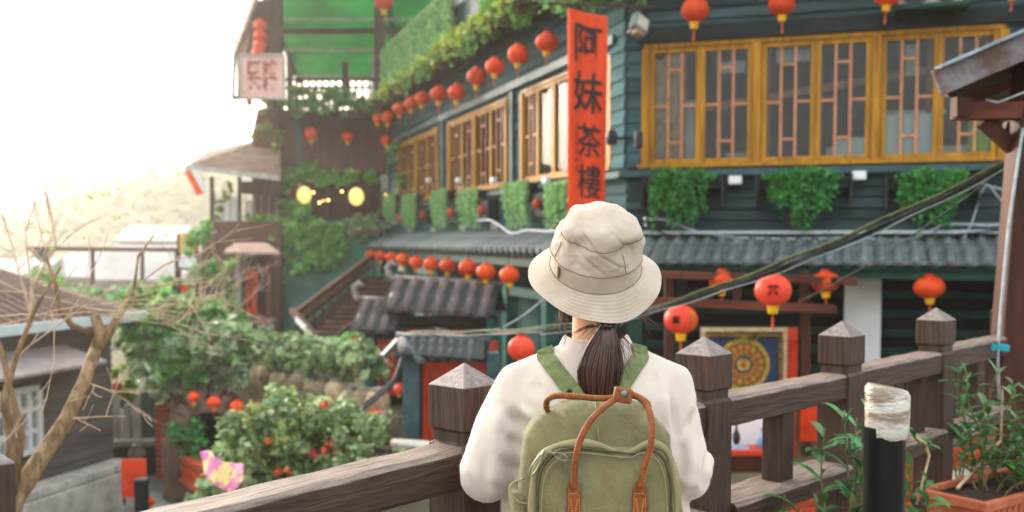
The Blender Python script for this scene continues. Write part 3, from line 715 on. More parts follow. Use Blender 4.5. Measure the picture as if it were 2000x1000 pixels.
# flat print wrapped on two lanterns
def print_on(lant, body, size, yaw, mtn, r=.16, sq=.88):
    me = text_mesh(body, size, .004, .001); 
    for v in me.vertices:
        x, z = v.co.x, v.co.z; zz = max(-.13, min(.13, z)); rr = r*max(.3, max(0.02, 1-(zz/(r*sq))**2)**.46)*1.05 + .004
        a = x/r - math.pi/2; v.co = Vector((rr*math.cos(a), rr*math.sin(a), z))
    me.transform(Matrix.Rotation(yaw - 0, 4, 'Z'))
    part('lettering', me, MT[mtn], lant, M=Matrix.Identity(4)).matrix_parent_inverse = Matrix.Identity(4)
LL = [o for o in COL.objects if o.get('group', '') == 'lanterns in front of the lower storey']
for L_, tx, sz, yaw, mtn, sq in ((L1, '茶', .10, -.25, 'ink', .9), (LL[1], '茶', .08, .3, 'ink', .78)):
    e = L_.matrix_basis.to_euler(); print_on(L_, tx, sz, yaw - e.z, mtn, sq=sq)
l4 = [o for o in COL.objects if o.get('label', '').startswith('large pale red lantern with yellow')][0]
print_on(l4, '阿\n妹\n茶\n樓', .045, .6 - l4.matrix_basis.to_euler().z, 'gold'); print_on(l4, '茶', .08, -.45 - l4.matrix_basis.to_euler().z, 'ink')
for i, (x, y, w, Y, l) in enumerate(((378,776,23,13.2,'first'), (418,786,27,12.8,'second'), (463,795,30,12.4,'third'), (503,798,26,12.0,'fourth'))):
    lantern(x, y, w, Y, 'lantern', f'{l} from the left of four red lanterns strung before the stone arch', 'lanterns strung before the arch')
for x, y, w, Y, l in ((228,755,22,14.6,'red lantern beside the dark house corner over the lane'), (292,980,20,12.5,'red lantern low beside the dark bollard'), (706,822,26,10.4,'red lantern on top of the flowering bush, left one of the pair'), (734,815,34,10.7,'red lantern on top of the flowering bush, right one of the pair'), (781,760,24,11.6,'faded pink lantern beside the pillar of the small gate')):
    lantern(x, y, w, Y, 'lantern_pink' if x in (706, 781) else 'lantern', l, 'lanterns low in the garden', tassel=False)
# two glowing yellow lanterns and bare bulbs in the wing's restaurant
MT['glow'] = mat('lit_yellow_paper', lin('#f2cf7a'), lin('#e8bb58'), .6, 4, emit=(lin('#ffd27a'), .55))
MT['bulb'] = mat('lit_bulb', (1, .8, .5), (1, .8, .5), .4, 4, emit=((1.0, .50, .16), 3.5))
for x, y, w, l in ((594,381,28,'glowing yellow paper lantern beside the ivy of the far wing'), (696,384,29,'glowing yellow paper drum lantern in the middle of the far wing')):
    p = at(x, y, YW-.1); r = w/2*YW/2000
    t = thing('glowing_lantern', l, 'lantern', p, 0, 'lit lanterns in the far wing'); m = MB().ball((0, 0, 0), r, r, r*1.2, 16, 10)
    part('paper_shade', m, MT['glow'], t, smooth=True); part('cord', MB().tube([(0, 0, r*1.2), (0, 0, r*1.2+.3)], .012), MT['ink'], t)
for i, (x, y, l) in enumerate(((612,376,'bare bulb just right of the glowing round lantern'), (624,396,'lowest bulb of the three between the two lit lanterns'), (641,391,'bulb between the two lit lanterns, brightest one'), (668,374,'bulb left above the glowing drum lantern'), (753,381,'bulb at the right end of the far wing opening'), (631,392,'small bulb between two other bulbs in the far wing'))):
    p = at(x, y, YW+.2); t = thing('light_bulb', l, 'light bulb', p, 0, 'bulbs in the far wing')
    part('bulb', MB().ball((0, 0, 0), .034 if i < 5 else .024), MT['bulb'], t, smooth=True); part('socket', MB().tube([(0, 0, .05), (0, 0, .14)], .025), MT['ink'], t)

# ---------------------------------------------------------------- banner with calligraphy
bY = 12.9
bn = thing('vertical_banner', 'tall red cloth banner with four black brush characters hanging before the teahouse corner', 'banner', at(1146, 400, bY))
nx_, nz_ = 20, 90; m = MB(); vs = []
TL, TRr, BL, BR = at(1109, 16, bY), at(1187, 34, bY-.35), at(1109, 470, bY), at(1181, 480, bY-.35)
def bpt(s, t):
    a = TL.lerp(BL, t); b = TRr.lerp(BR, t); q = a.lerp(b, s)
    return q + Vector((0, -1, 0))*(.018*math.sin(s*9+t*2) + .012*math.sin(t*7))
for j in range(nz_+1):
    for i in range(nx_+1): vs.append(bpt(i/nx_, j/nz_))
fs = [(j*(nx_+1)+i, j*(nx_+1)+i+1, (j+1)*(nx_+1)+i+1, (j+1)*(nx_+1)+i) for j in range(nz_) for i in range(nx_)]
m.add(vs, fs); MT['banner'] = mat('red_banner_cloth', lin('#d2420f'), lin('#b2300a'), .75, 3, (3, 3, .3), .2, .006)
bo = part('cloth', m, MT['banner'], bn, M=I4, smooth=True); so = bo.modifiers.new('solid', 'SOLIDIFY'); so.thickness = .004
W0 = (TRr-TL).length; H0 = (BL-TL).length
for ch, yy, sz, dx in (('阿', 90, 78, 0), ('妹', 185, 80, .02), ('茶', 278, 66, .07), ('樓', 358, 68, .08)):
    me = text_mesh(ch, sz*bY/2000*1.0, .007 if sz > 70 else .004, .0)
    bmx = bmesh.new(); bmx.from_mesh(me); bmesh.ops.subdivide_edges(bmx, edges=[e for e in bmx.edges if e.calc_length() > .04], cuts=3); bmx.to_mesh(me); bmx.free()
    for v in me.vertices:
        q = noise.noise_vector(Vector((v.co.x*7, yy, v.co.z*7)))*.009
        s = .5 + dx + (v.co.x*.92+q.x)/W0; t = (yy-22)/454.0 - (v.co.z*1.05+q.z)/H0
        p = bpt(s, t); v.co = p + Vector((-.004, -.016, 0))
    part('brush_character', me, MT['ink'], bn, M=I4)
for k, (s, t0, n) in enumerate(((.25, .50, 6),)):          # faint small inscription beside the big characters
    for i in range(n):
        p = bpt(s, t0+i*.035); part('small_character', MB().box(-.018, .018, -.003, 0, -.03, .02, Matrix.Translation(p + Vector((-.004, -.014, 0)))), mat('faded_ink', lin('#7d2c18'), lin('#93351c'), .8, 50, bump=0) if i == 0 else bpy.data.materials['faded_ink'], bn, M=I4)
part('pole', MB().tube([TL + Vector((-.25, 0, .06)), TRr + Vector((.55, -.1, .1))], .018), MT['brown_dark'], bn, M=I4)
# floodlight at the corner
p = at(1250, 47, 13.3); fl = thing('floodlight', 'grey square floodlight tilted on the teahouse corner beside the banner', 'floodlight', p)
Mx = TR(p) @ Euler((R(-18), R(28), R(30))).to_matrix().to_4x4()
part('housing', MB().box(-.12, .12, -.05, .06, -.12, .12), MT['metal'], fl, M=Mx, bevel=.012)
part('lens', MB().box(-.09, .09, -.058, -.051, -.09, .09), MT['stone_pale'], fl, M=Mx); part('sensor', MB().box(-.06, .06, -.05, .05, -.2, -.125), MT['jar'], fl, M=Mx)
part('bracket', MB().beam((0, .05, 0), (.1, .35, .12), .04, .04), MT['metal_dark'], fl, M=Mx)
# small black lamp behind the banner edge
p = at(1195, 268, 13.6); t = thing('wall_lamp', 'small black wall lamp just right of the red banner', 'lamp', p)
part('housing', MB().lathe([(.05, -.1), (.07, -.08), (.07, .06), (.03, .1)], 14), MT['metal_dark'], t, smooth=True); part('arm', MB().beam((0, 0, 0), (.25, .25, 0), .03, .03), MT['metal_dark'], t)
p = at(1247, 272, 13.6); t = thing('wall_lamp', 'small black lamp on the corner boards left of the window surround', 'lamp', p)
part('housing', MB().box(-.05, .05, -.08, .06, -.12, .1), MT['metal_dark'], t, bevel=.02); part('arm', MB().beam((0, .05, 0), (.0, .3, 0), .03, .03), MT['metal_dark'], t)
# white spotlights under the ledge
for x, y, l in ((1436,352,'white box spotlight between first and second planter under the long window'), (1678,343,'white box spotlight between second and third planter under the long window')):
    u, z = FF.uz(x, y, -.2); t = thing('spotlight', l, 'spotlight', FF.pt(u, -.2, z), math.atan2(FF.d.y, FF.d.x), 'white spotlights under the window')
    part('housing', MB().box(-.085, .085, -.06, .06, -.055, .055), MT['white'], t, bevel=.015); part('bracket', MB().box(-.03, .03, .06, .16, -.02, .02), MT['metal_dark'], t)
for i, px in enumerate((838, 897, 965, 1068)):
    u, z = LF.uz(px, 352, -.16); t = thing('spotlight', f'small pale spotlight, {ORD[i]} from the left below the side windows', 'spotlight', LF.pt(u, -.16, z), math.atan2(LF.d.y, LF.d.x), 'pale spotlights below the side windows')
    part('housing', MB().box(-.09, .09, -.06, .04, -.05, .05), MT['white'], t, bevel=.015); part('bracket', MB().box(-.03, .03, .04, .12, -.02, .02), MT['metal_dark'], t)
# air conditioner
u0, z0 = FF.uz(1752, 14, -.5); u1, _ = FF.uz(1886, 14, -.5)
ac = thing('air_conditioner', 'grey outdoor air conditioner on a green tray above the right casements', 'air conditioner', FF.pt((u0+u1)/2, -.3, z0), math.atan2(FF.d.y, FF.d.x))
hw = (u1-u0)/2
part('housing', MB().box(-hw+.03, hw-.03, -.2, .15, .02, .6), MT['stone_pale'], ac, bevel=.015)
for x in (-hw*.45, hw*.45):
    part('fan_grille', MB().lathe([(.2, 0), (.21, .02), (.17, .022), (.165, .004)], 24, Matrix.Translation((x, -.2, .24)) @ Matrix.Rotation(R(90), 4, 'X')), MT['metal_dark'], ac)
part('tray', MB().box(-hw-.03, hw+.05, -.28, .28, -.04, .018), MT['dkgreen'], ac, bevel=.008)
for x in (-hw*.8, hw*.8): part('bracket', MB().beam((x, -.1, -.06), (x, .28, -.10), .04, .04), MT['metal_dark'], ac)

# ---------------------------------------------------------------- planters and creepers on the teahouse
boxes = [(1276,1390,455,'leftmost of the three wide green planters under the front window'), (1500,1640,455,'middle one of the three wide green planters under the front window'), (1756,1888,460,'rightmost wide green planter under the front window, crossed by the slanting cable')]
for i, (xa, xb, yb, l) in enumerate(boxes):
    ua, zt = FF.uz(xa, 345, -.3); ub, _ = FF.uz(xb, 345, -.3); _, zb = FF.uz((xa+xb)/2, yb, -.3); H = zt-zb
    t = thing('hanging_planter', l, 'planter', FF.pt((ua+ub)/2, -.24, zt), math.atan2(FF.d.y, FF.d.x), 'wide planters under the front window')
    w_ = (ub-ua)/2
    part('trough', MB().box(-w_-.12, w_+.12, -.10, .19, -.17, .0), MT['black'], t, bevel=.01)
    for x in (-w_-.16, w_+.13): part('bracket', MB().box(x, x+.03, -.10, .19, -.4, .02), MT['metal_dark'], t)
    P1 = strand_pts(-w_*.98, w_*.98, -.16, -.05, .03, lambda s: H*(.6+.5*math.sin(math.pi*min(max(s*1.2-.1, 0), 1))**1.2), 54, 40)
    if i == 0: P1 = np.concatenate([P1, strand_pts(-w_, -w_+.1, -.16, -.08, .0, lambda s: H*1.0, 6, 60)])
    P2 = blob_pts([(x, -.09, .0, .16, .12, .09) for x in np.linspace(-w_+.12, w_-.12, 5)], 1100)
    part('foliage', leaf_mesh(np.concatenate([P1, P2]), .052, .6, droop=.3), MT['leaf_deep'], t)
MT['grass_pale'] = mat('pale_grass', lin('#a9cf92'), lin('#7cb070'), .6, 2, bump=0, isl=.5, transl=.4)
gx = [(755,775,'first'), (790,814,'second'), (848,875,'third'), (903,936,'fourth'), (992,1035,'fifth'), (1072,1110,'sixth')]
for i, (xa, xb, o_) in enumerate(gx):
    yb = 447 if i else 440
    ua, zt = LF.uz(xa, 384 if i < 2 else (376 if i < 4 else 363), -.25); ub, _ = LF.uz(xb, 380, -.25); _, zb = LF.uz(xb, yb, -.25); H = zt-zb
    t = thing('hanging_planter', f'{o_} from the left of the narrow grassy planters below the side windows', 'planter', LF.pt((ua+ub)/2, -.2, zt), math.atan2(LF.d.y, LF.d.x), 'narrow planters below the side windows')
    w_ = (ub-ua)/2
    part('trough', MB().box(-w_, w_, -.06, .16, -.15, .0), MT['black'], t)
    P1 = strand_pts(-w_, w_, -.12, -.03, .03, lambda s: H, 60, 60)
    part('foliage', leaf_mesh(P1, .065, .35, droop=1.2), MT['grass_pale'], t)
# brownish spouts in the vents
# grass curtain over the balcony wall
ua = uu(LF, 741, 130, -.4); ub = uu(LF, 881, 60, -.4)
P1 = strand_pts(ua, ub, -.42, -.33, Z(5.22), lambda s: 1.32, 520, 60)
g = thing('grass_curtain', 'long curtain of hanging green grass over the balcony wall above the ledge', 'hanging plant', LF.pt(ub, -.3, Z(5.2)), 0)
part('foliage', leaf_mesh(P1, .12, .22, droop=1.6), MT['grass_pale'], g, M=LF.M)
part('trough', MB().box(ua, ub, -.31-.09, -.361, Z(5.1), Z(5.24)), MT['black'], g, M=LF.M)
for xa, xb, yt, yb, l in ((950,981,-30,70,'hanging plant between the two upper windows, left one by the pole'), (1008,1050,-30,42,'hanging plant on the upper wall nearest the red banner')):
    ua, zt = LF.uz(xa, yt, -.4); ub, _ = LF.uz(xb, yt, -.4); _, zb = LF.uz(xb, yb, -.4)
    t = thing('hanging_planter', l, 'planter', LF.pt((ua+ub)/2, -.4, zt), math.atan2(LF.d.y, LF.d.x), 'planters on the upper storey'); w_ = (ub-ua)/2
    part('trough', MB().box(-w_, w_, -.06, .16, -.15, .0), MT['black'], t)
    part('foliage', leaf_mesh(strand_pts(-w_, w_, -.12, .0, .03, lambda s: zt-zb, 90, 60), .08, .35, droop=1.2), MT['leaf_fresh'], t)
# vine along the ledge
v = thing('climbing_vine', 'yellow green creeper trailing along the whole upper ledge above the lanterns', 'vine', LF.pt(-.5, -.6, Z(3.8)), 0)
P1 = []; u = UL
while u < .9:
    s_ = random.uniform(.08, .2)*(1.0 + .35*(u > -9)); P1.append((u, -.72 + random.uniform(-.05, .06), Z(3.85 + random.uniform(-.12, .10)), s_*1.3, .12, s_*.8)); u += random.uniform(.08, .2)
part('leaves', leaf_mesh(blob_pts(P1, 5200), .095, .7), MT['leaf_yellow'], v, M=LF.M)
P2 = []
for _ in range(46):
    u = random.uniform(-11, .8); L_ = random.uniform(.15, .5); P2.append(strand_pts(u-.05, u+.05, -.75, -.66, Z(3.8), lambda s: L_, 2, 14))
part('hanging_shoots', leaf_mesh(np.concatenate(P2), .1, .6, droop=.5), MT['leaf'], v, M=LF.M)
part('moss', leaf_mesh(np.stack([rng.uniform(UL, .3, 4200), rng.uniform(-.72, -.55, 4200), Z(3.74) + rng.normal(size=4200)*.07], 1), .07, .5), mat('dry_moss', lin('#a08a5a'), lin('#6b5a3c'), .9, 3, bump=0, isl=.3), v, M=LF.M)
m = MB()
for k in range(3): m.tube([LF.pt(u, -.7-.03*k, Z(3.70 + .04*k + .05*math.sin(u*2+k))) for u in np.arange(UL, .8, .3)], .018, 6)
part('stems', m, MT['brown_dark'], v, world=True)
t = thing('shrub', 'leafy green tuft at the very top of the corner above the banner', 'shrub', at(1160, 0, 13.5))
part('leaves', leaf_mesh(blob_pts([tuple(at(x, y, 13.5)) + (.32, .3, .2) for x, y in ((1105, -8), (1150, -22), (1200, -20), (1240, -28))], 1500), .09, .6), MT['leaf'], t, world=True)
part('stem', MB().tube([at(1180, -10, 13.5), at(1190, -60, 13.9)], .02), MT['stem'], t, world=True)
# vine on the left edge of the third side window
t = thing('climbing_vine', 'small vine hanging over the left edge of the furthest side window', 'vine', at(775, 260, 27.5))
P1 = [tuple(at(x, y, 27.4)) + (s*.014, s*.014, s*.014) for x, y, s in ((770,288,12), (766,318,9), (778,345,8), (802,240,9), (790,358,14), (772,300,8), (800,232,8))]
part('leaves', leaf_mesh(blob_pts(P1, 420), .12, .75), MT['leaf'], t, world=True)
part('stem', MB().tube([at(800, 225, 27.5), at(775, 270, 27.5), at(768, 310, 27.5), at(785, 360, 27.5)], .015), MT['stem'], t, world=True)

# ---------------------------------------------------------------- the far wing's greenery, ivy wall
t = thing('ivy', 'ivy spilling over the lintel of the far wing above the lit lanterns', 'ivy', at(640, 345, YW-.2))
P1 = [tuple(at(x, y, YW-.25)) + (s*.0148, .25, s*.0148*.8) for x, y, s in ((555,335,16),(575,345,14),(600,335,18),(625,345,18),(640,350,16),(665,350,16),(690,342,13),(718,345,15),(545,370,14),(560,395,16),(580,405,20),(548,425,18),(575,430,18),(600,425,14))]
part('leaves', leaf_mesh(blob_pts(P1, 3200), .15, .75), MT['leaf_fresh'], t, world=True)
t2 = thing('ivy', 'ivy woven through the railing of the green roofed terrace', 'ivy', at(640, 200, YW-1.2))
P1 = [tuple(at(x + random.uniform(-3, 3), y, YW-1.25)) + (.22, .12, .2) for x, y in [(560+i*11, 205 + 6*math.sin(i*1.3)) for i in range(17)] + [(570+i*22, 185) for i in range(6)]]
part('leaves', leaf_mesh(blob_pts(P1, 3600), .12, .7), MT['leaf'], t2, world=True)
t3 = thing('ivy', 'yellowish creeper on the gable left of the plank wall', 'ivy', at(520, 290, YW-.2))
P1 = [tuple(at(x, y, YW-.2)) + (s*.0148, .2, s*.0148) for x, y, s in ((528,205,14),(515,255,16),(530,275,14),(540,290,10),(545,310,8),(532,250,12),(545,262,8))]
part('leaves', leaf_mesh(blob_pts(P1, 1300), .13, .7), MT['leaf_yellow'], t3, world=True)
# green masonry wall with ivy under the wing
gw = thing('green_wall', 'dark green painted wall overgrown with ivy below the far wing', 'wall', at(620, 600, 28.4))
m = MB(); m.slab([at(500, 432, 28.5), at(748, 432, 28.5), at(748, 720, 28.5), at(500, 720, 28.5)], .4); part('masonry', m, mat('green_wall_paint', lin('#3f7d6b'), lin('#275547'), .75, 1.5), gw, world=True)
t = thing('ivy', 'thick bright ivy covering the upper left of the dark green wall', 'ivy', at(600, 500, 28))
P1 = [tuple(at(x, y, 28.1)) + (s*.014, .28, s*.014*.85) for x, y, s in ((530,445,26),(560,455,26),(590,450,30),(620,450,28),(650,445,22),(600,480,30),(630,480,28),(650,500,26),(620,505,24),(590,515,22),(575,500,16),(660,470,24),(545,470,20),(600,420,16),(515,460,18),(555,530,12),(545,545,12))]
part('leaves', leaf_mesh(blob_pts(P1, 3900), .2, .7), MT['leaf_fresh'], t, world=True)
t = thing('ivy', 'darker blue green ivy along the top right of the green wall', 'ivy', at(700, 450, 28))
P1 = [tuple(at(x, y, 28.1)) + (s*.014, .22, s*.014) for x, y, s in ((680,440,16),(700,438,18),(722,440,18),(742,445,14),(690,460,14),(715,462,12),(750,560,14),(745,580,14),(752,545,10))]
part('leaves', leaf_mesh(blob_pts(P1, 1700), .14, .7), MT['leaf_blue'], t, world=True)
# cafe roof on the far left
cr = thing('cafe_pavilion', 'far open sided cafe pavilion with a low brown roof and pale gutter', 'building', at(450, 480, 30))
m = MB(); m.slab([at(366, 322, 27.5), at(548, 345, 27.5), at(548, 262, 30.5), at(402, 296, 30.5)], .12); m.slab([at(402, 296, 30.5), at(548, 262, 30.5), at(548, 300, 33), at(380, 318, 33)], .12)
part('roof', m, mat('brown_felt_roof', lin('#917a68'), lin('#665346'), .85, 3), cr, world=True)
part('gutter', MB().beam(at(362, 326, 27.4), at(548, 349, 27.4), .14, .12), MT['stone_pale'], cr, world=True)
for x in (414, 468, 516): part('post', MB().beam(at(x, 345, 28), at(x, 480, 28), .09, .09), MT['brown_dark'], cr, world=True)
m = MB(); m.slab([at(470, 355, 28.05), at(548, 352, 28.05), at(548, 384, 28.05), at(470, 378, 28.05)], .05); part('lintel', m, MT['brown_dark'], cr, world=True)
m = MB(); m.slab([at(398, 432, 27.9), at(552, 432, 27.9), at(552, 520, 27.9), at(398, 520, 27.9)], .2); part('parapet', m, MT['brownwall'], cr, world=True)
m = MB(); m.slab([at(398, 520, 27.9), at(552, 520, 27.9), at(552, 700, 27.9), at(398, 700, 27.9)], .2); part('basement', m, MT['brown_dark'], cr, world=True)
for i in range(9):
    x = 420+i*15; part('window_mullion', MB().beam(at(x, 372, 28.6), at(x, 432, 28.6), .03, .03), MT['stone_pale'], cr, world=True)
for x0_, x1_, y0_, y1_ in ((418, 466, 385, 432), (482, 512, 392, 432), (522, 548, 400, 432)):
    m = MB(); m.slab([at(x0_, y0_, 30), at(x1_, y0_, 30), at(x1_, y1_, 30), at(x0_, y1_, 30)], .03); part('sky_panel', m, MT['curtain'], cr, world=True)  # white sheets stand in for bright sky seen through the openings
t = thing('shrub', 'yellow green potted foliage standing in the open cafe pavilion', 'shrub', at(430, 425, 28.3))
part('leaves', leaf_mesh(blob_pts([tuple(at(x, y, 28.3)) + (s*.014,)*3 for x, y, s in ((428,415,12),(440,385,9),(450,365,8),(424,395,8),(490,425,9))], 700), .1, .7), MT['leaf_yellow'], t, world=True)
t = thing('awning_flap', 'orange striped cloth flap at the left end of the cafe roof', 'awning', at(378, 355, 27.3))
m = MB(); m.slab([at(361, 336, 27.3), at(372, 332, 27.3), at(398, 378, 27.3), at(386, 382, 27.3)], .04); part('orange_cloth', m, MT['lantern_o'], t, world=True)
m = MB(); m.slab([at(373, 332, 27.32), at(388, 332, 27.32), at(405, 372, 27.32), at(399, 378, 27.32)], .04); part('white_cloth', m, MT['white'], t, world=True)
part('arm', MB().beam(at(370, 330, 27.4), at(398, 330, 27.6), .04, .04), MT['metal'], t, world=True)
# yellow crate stand at the left of the garden
t = thing('wooden_stand', 'tall brown wooden stand carrying a yellow basket and a white board', 'stand', at(368, 600, 22))
for x in (350, 384): part('post', MB().beam(at(x, 458, 22), at(x, 640, 22), .07, .07), MT['brownwood'], t, world=True)
for y in (490, 525, 560, 600): part('shelf', MB().beam(at(348, y, 22), at(386, y, 22), .25, .05), MT['brownwood_x'], t, world=True)
m = MB(); 
for i in range(5): m.beam(at(352, 458+i*8, 21.85), at(385, 458+i*8, 21.85), .03, .045)
for i in range(6): m.beam(at(352+i*6.6, 456, 21.9), at(352+i*6.6, 492, 21.9), .03, .03)
part('basket', m, mat('yellow_basket', lin('#d9b24a'), lin('#b98f30'), .6, 12), t, world=True, kind='stuff')
m = MB(); m.slab([at(350, 503, 21.8), at(384, 503, 21.8), at(384, 521, 21.8), at(350, 521, 21.8)], .03); part('white_board', m, MT['white'], t, world=True)
m = MB(); m.slab([at(355, 556, 21.8), at(366, 556, 21.8), at(366, 588, 21.8), at(355, 588, 21.8)], .03); part('red_card', m, MT['red'], t, world=True)
# sign pillar with little roof
t = thing('sign_pillar', 'roofed brown pillar with a narrow red lettered panel at the garden edge', 'pillar', at(492, 620, 20))
for x in (466, 526): part('post', MB().beam(at(x, 496, 20), at(x, 625, 20), .12, .12), MT['brownwall'] if x > 500 else MT['stone'], t, world=True, bevel=.01)
m = MB(); m.slab([at(474, 500, 20.15), at(520, 500, 20.15), at(520, 625, 20.15), at(474, 625, 20.15)], .1); part('back_panel', m, MT['brown_dark'], t, world=True)
m = MB(); m.slab([at(483, 530, 20.0), at(503, 530, 20.0), at(503, 612, 20.0), at(483, 612, 20.0)], .04); part('red_panel', m, MT['red'], t, world=True)
p = at(493, 571, 19.93); part('lettering', text_mesh('阿\n妹\n茶\n樓', .18, .006), MT['ink'], t, M=Matrix.Translation(p))
a, b, c_, d_ = at(436, 492, 19.6), at(548, 494, 19.6), at(520, 474, 20.2), at(462, 474, 20.2)
m = MB(); m.slab([a, b, c_, d_], .04); m.slab([d_, c_, at(545, 486, 20.8), at(440, 486, 20.8)], .04); part('roof', m, mat('pinkish_roof', lin('#b89a8d'), lin('#95776c'), .8, 5), t, world=True)
part('base', MB().beam(at(458, 626, 20), at(534, 626, 20), .3, .1), MT['stone'], t, world=True)
# stairs up to the wing
st = thing('staircase', 'dark outdoor staircase with brown sloping handrails between garden and green wall', 'stairs', at(640, 660, 22))
n = 13
for i in range(n):
    f = i/(n-1); a = at(598 + 130*f, 668 - 118*f, 21 + 3.5*f); 
    part('tread', MB().box(a.x-.1, a.x+.75, a.y, a.y+.36, a.z-.05, a.z), MT['brownwall'], st, M=I4)
    part('riser', MB().box(a.x-.08, a.x+.7, a.y+.3, a.y+.34, a.z-.25, a.z-.052), MT['brown_dark'], st, M=I4)
for k, (dx, dy) in enumerate(((0, 0), (8, 14))):
    part('handrail', MB().beam(at(574+dx, 615+dy, 20.6), at(724, 503+dy, 24.6), .1, .13), MT['brownwall'], st, world=True)
for i in range(10):
    f = i/9; a = at(580 + 150*f, 612 - 112*f, 20.6 + 4*f); part('baluster', MB().beam(a, a - Vector((0, 0, .75)), .05, .05), MT['brown_dark'], st, world=True)
m = MB(); m.slab([at(590, 645, 24.8), at(712, 540, 24.8), at(745, 540, 24.8), at(745, 700, 24.8), at(590, 700, 24.8)], .2); part('back_wall', m, MT['brown_dark'], st, world=True)
part('lower_handrail', MB().beam(at(570, 606, 20.4), at(630, 676, 17.5), .1, .12), MT['brownwall'], st, world=True)
part('lower_handrail', MB().beam(at(630, 676, 17.5), at(735, 600, 19.5), .07, .09), MT['brown_dark'], st, world=True)
for a0, a1 in (((578, 624), (597, 642)), ((600, 648), (621, 673))): part('light_strip', MB().beam(at(*a0, 18.2), at(*a1, 17.2), .03, .09), MT['white'], st, world=True)
part('landing_rail', MB().beam(at(478, 618, 19), at(508, 622, 18.5), .1, .1), MT['brownwall'], st, world=True)
part('landing_rail', MB().beam(at(508, 622, 18.5), at(540, 660, 17.5), .1, .1), MT['brownwall'], st, world=True)
# ---------------------------------------------------------------- tiled gates in the garden
def tile_roof(par, a, b, eave_dir, drop, run, pitch, mt, ridge_r=.06, ends=True):
    """roof slope from ridge a->b down along eave_dir, with barrel tiles as parts, and the slope behind"""
    a, b = Vector(a), Vector(b); d = (b-a).normalized(); L = (b-a).length; e = Vector(eave_dir).normalized()
    down = e*run - Vector((0, 0, drop)); sl = down.length
    for sgn in (1, -1):
        dn = e*run*sgn - Vector((0, 0, drop)); m = MB(); m.slab([a, b, b+dn, a+dn] if sgn > 0 else [b, a, a+dn, b+dn], .05); part('roof_deck', m, MT['trim_dark'], par, world=True)
    r = pitch*.3; n = 6; pr = [(-pitch*.5, .008)] + [(-r*math.cos(math.pi*i/n), r*math.sin(math.pi*i/n)) for i in range(n+1)] + [(pitch*.5, .008)]
    rows = 2; Lr = sl/rows; k = len(pr)
    t = MB(); vs = [(x, 0, z+.02) for x, z in pr] + [(x, -Lr*1.05, z+.01) for x, z in pr] + [(x, -Lr*1.05, z-.015) for x, z in pr]
    t.add(vs, [(i, i+1, k+i+1, k+i) for i in range(k-1)] + [(k+i, k+i+1, 2*k+i+1, 2*k+i) for i in range(k-1)] + [tuple(range(k, 2*k))])
    me = t.mesh('roof_tile', True); me.materials.append(MT[mt])
    for sgn in (1, -1):
        dn = (e*run*sgn - Vector((0, 0, drop))).normalized(); x = d*sgn; y = -dn; z = x.cross(y)
        if z.z < 0: z = -z; x = -x
        Mr = Matrix((( x.x, y.x, z.x, 0), (x.y, y.y, z.y, 0), (x.z, y.z, z.z, 0), (0, 0, 0, 1)))
        for j in range(rows):
            for i in range(int(L/pitch)):
                p = a + d*((i+.5)*pitch) + dn*(Lr*j) + Vector((0, 0, .012 - j*.004))
                part('roof_tile', me, None, par, M=Matrix.Translation(p) @ Mr)
    part('ridge', MB().tube([a - d*.05 + Vector((0, 0, .04)), b + d*.05 + Vector((0, 0, .04))], ridge_r, 8), MT[mt], par, world=True, smooth=True)
    if ends:
        pts = [a + Vector((0, 0, .03)) - d*.02, a - d*.1 + Vector((0, 0, .10)), a - d*.12 + Vector((0, 0, .22)), a - d*.05 + Vector((0, 0, .30)), a + d*.04 + Vector((0, 0, .26))]
        part('ridge_finial', MB().tube(pts, [.05, .055, .05, .045, .03], 8), MT['stone'], par, world=True, smooth=True)
g1 = thing('tiled_gate', 'larger garden gate with a stepped purplish brown tiled roof and red carved panel', 'gate', at(830, 700, 16))
e1 = Vector((-.12, -1, 0))
rA, rB = at(770, 549, 16.4), at(976, 561, 15.9)
tile_roof(g1, rA, rB, e1, .42, .75, .25, 'tile_brown')
rC, rD = at(706, 590, 16.2), at(790, 592, 16.0)
tile_roof(g1, rC, rD, e1, .42, .62, .21, 'tile_brown')
def wb(par, name, x0, x1, y0, y1, Y, t, mt, bevel=0, **k):   # upright slab facing us, thickness t behind depth Y
    a = at(x0, y1, Y); b = at(x1, y0, Y)
    return part(name, MB().box(a.x, b.x, Y, Y+t, a.z, b.z), MT[mt], par, M=I4, bevel=bevel, **k)
wb(g1, 'front_post', 713, 728, 628, 800, 15.7, .14, 'trim_blue', .01)
wb(g1, 'front_post', 838, 850, 640, 800, 15.6, .14, 'trim_dark', .01)
wb(g1, 'front_post', 950, 966, 622, 820, 15.5, .14, 'teal', .01)
wb(g1, 'lintel', 712, 970, 618, 634, 15.9, .16, 'trim_dark'); wb(g1, 'lintel', 730, 960, 640, 648, 15.85, .1, 'brown_dark')
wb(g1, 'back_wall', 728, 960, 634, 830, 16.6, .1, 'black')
wb(g1, 'carved_panel', 737, 774, 664, 772, 15.9, .06, 'red_panel')
for x, y, r in ((752, 722, 8), (752, 744, 8)):
    p = at(x, y, 15.87); part('carved_disc', MB().lathe([(r*.008, 0), (r*.0075, .03), (r*.003, .035)], 14, Matrix.Translation(p) @ Matrix.Rotation(R(90), 4, 'X')), MT['brown_dark'], g1, M=I4)
m = MB(); rr_ = random.Random(3)
for i in range(16):
    x = 742 + rr_.random()*26; y = 672 + rr_.random()*40; m.beam(at(x, y, 15.88), at(x+rr_.uniform(-4, 4), y+rr_.uniform(3, 9), 15.88), .02, .02)
part('gilt_carving', m, MT['jar'], g1, M=I4, kind='stuff')
wb(g1, 'panel_frame', 730, 736, 650, 780, 15.85, .08, 'trim_dark'); wb(g1, 'panel_frame', 775, 781, 650, 780, 15.85, .08, 'trim_dark')
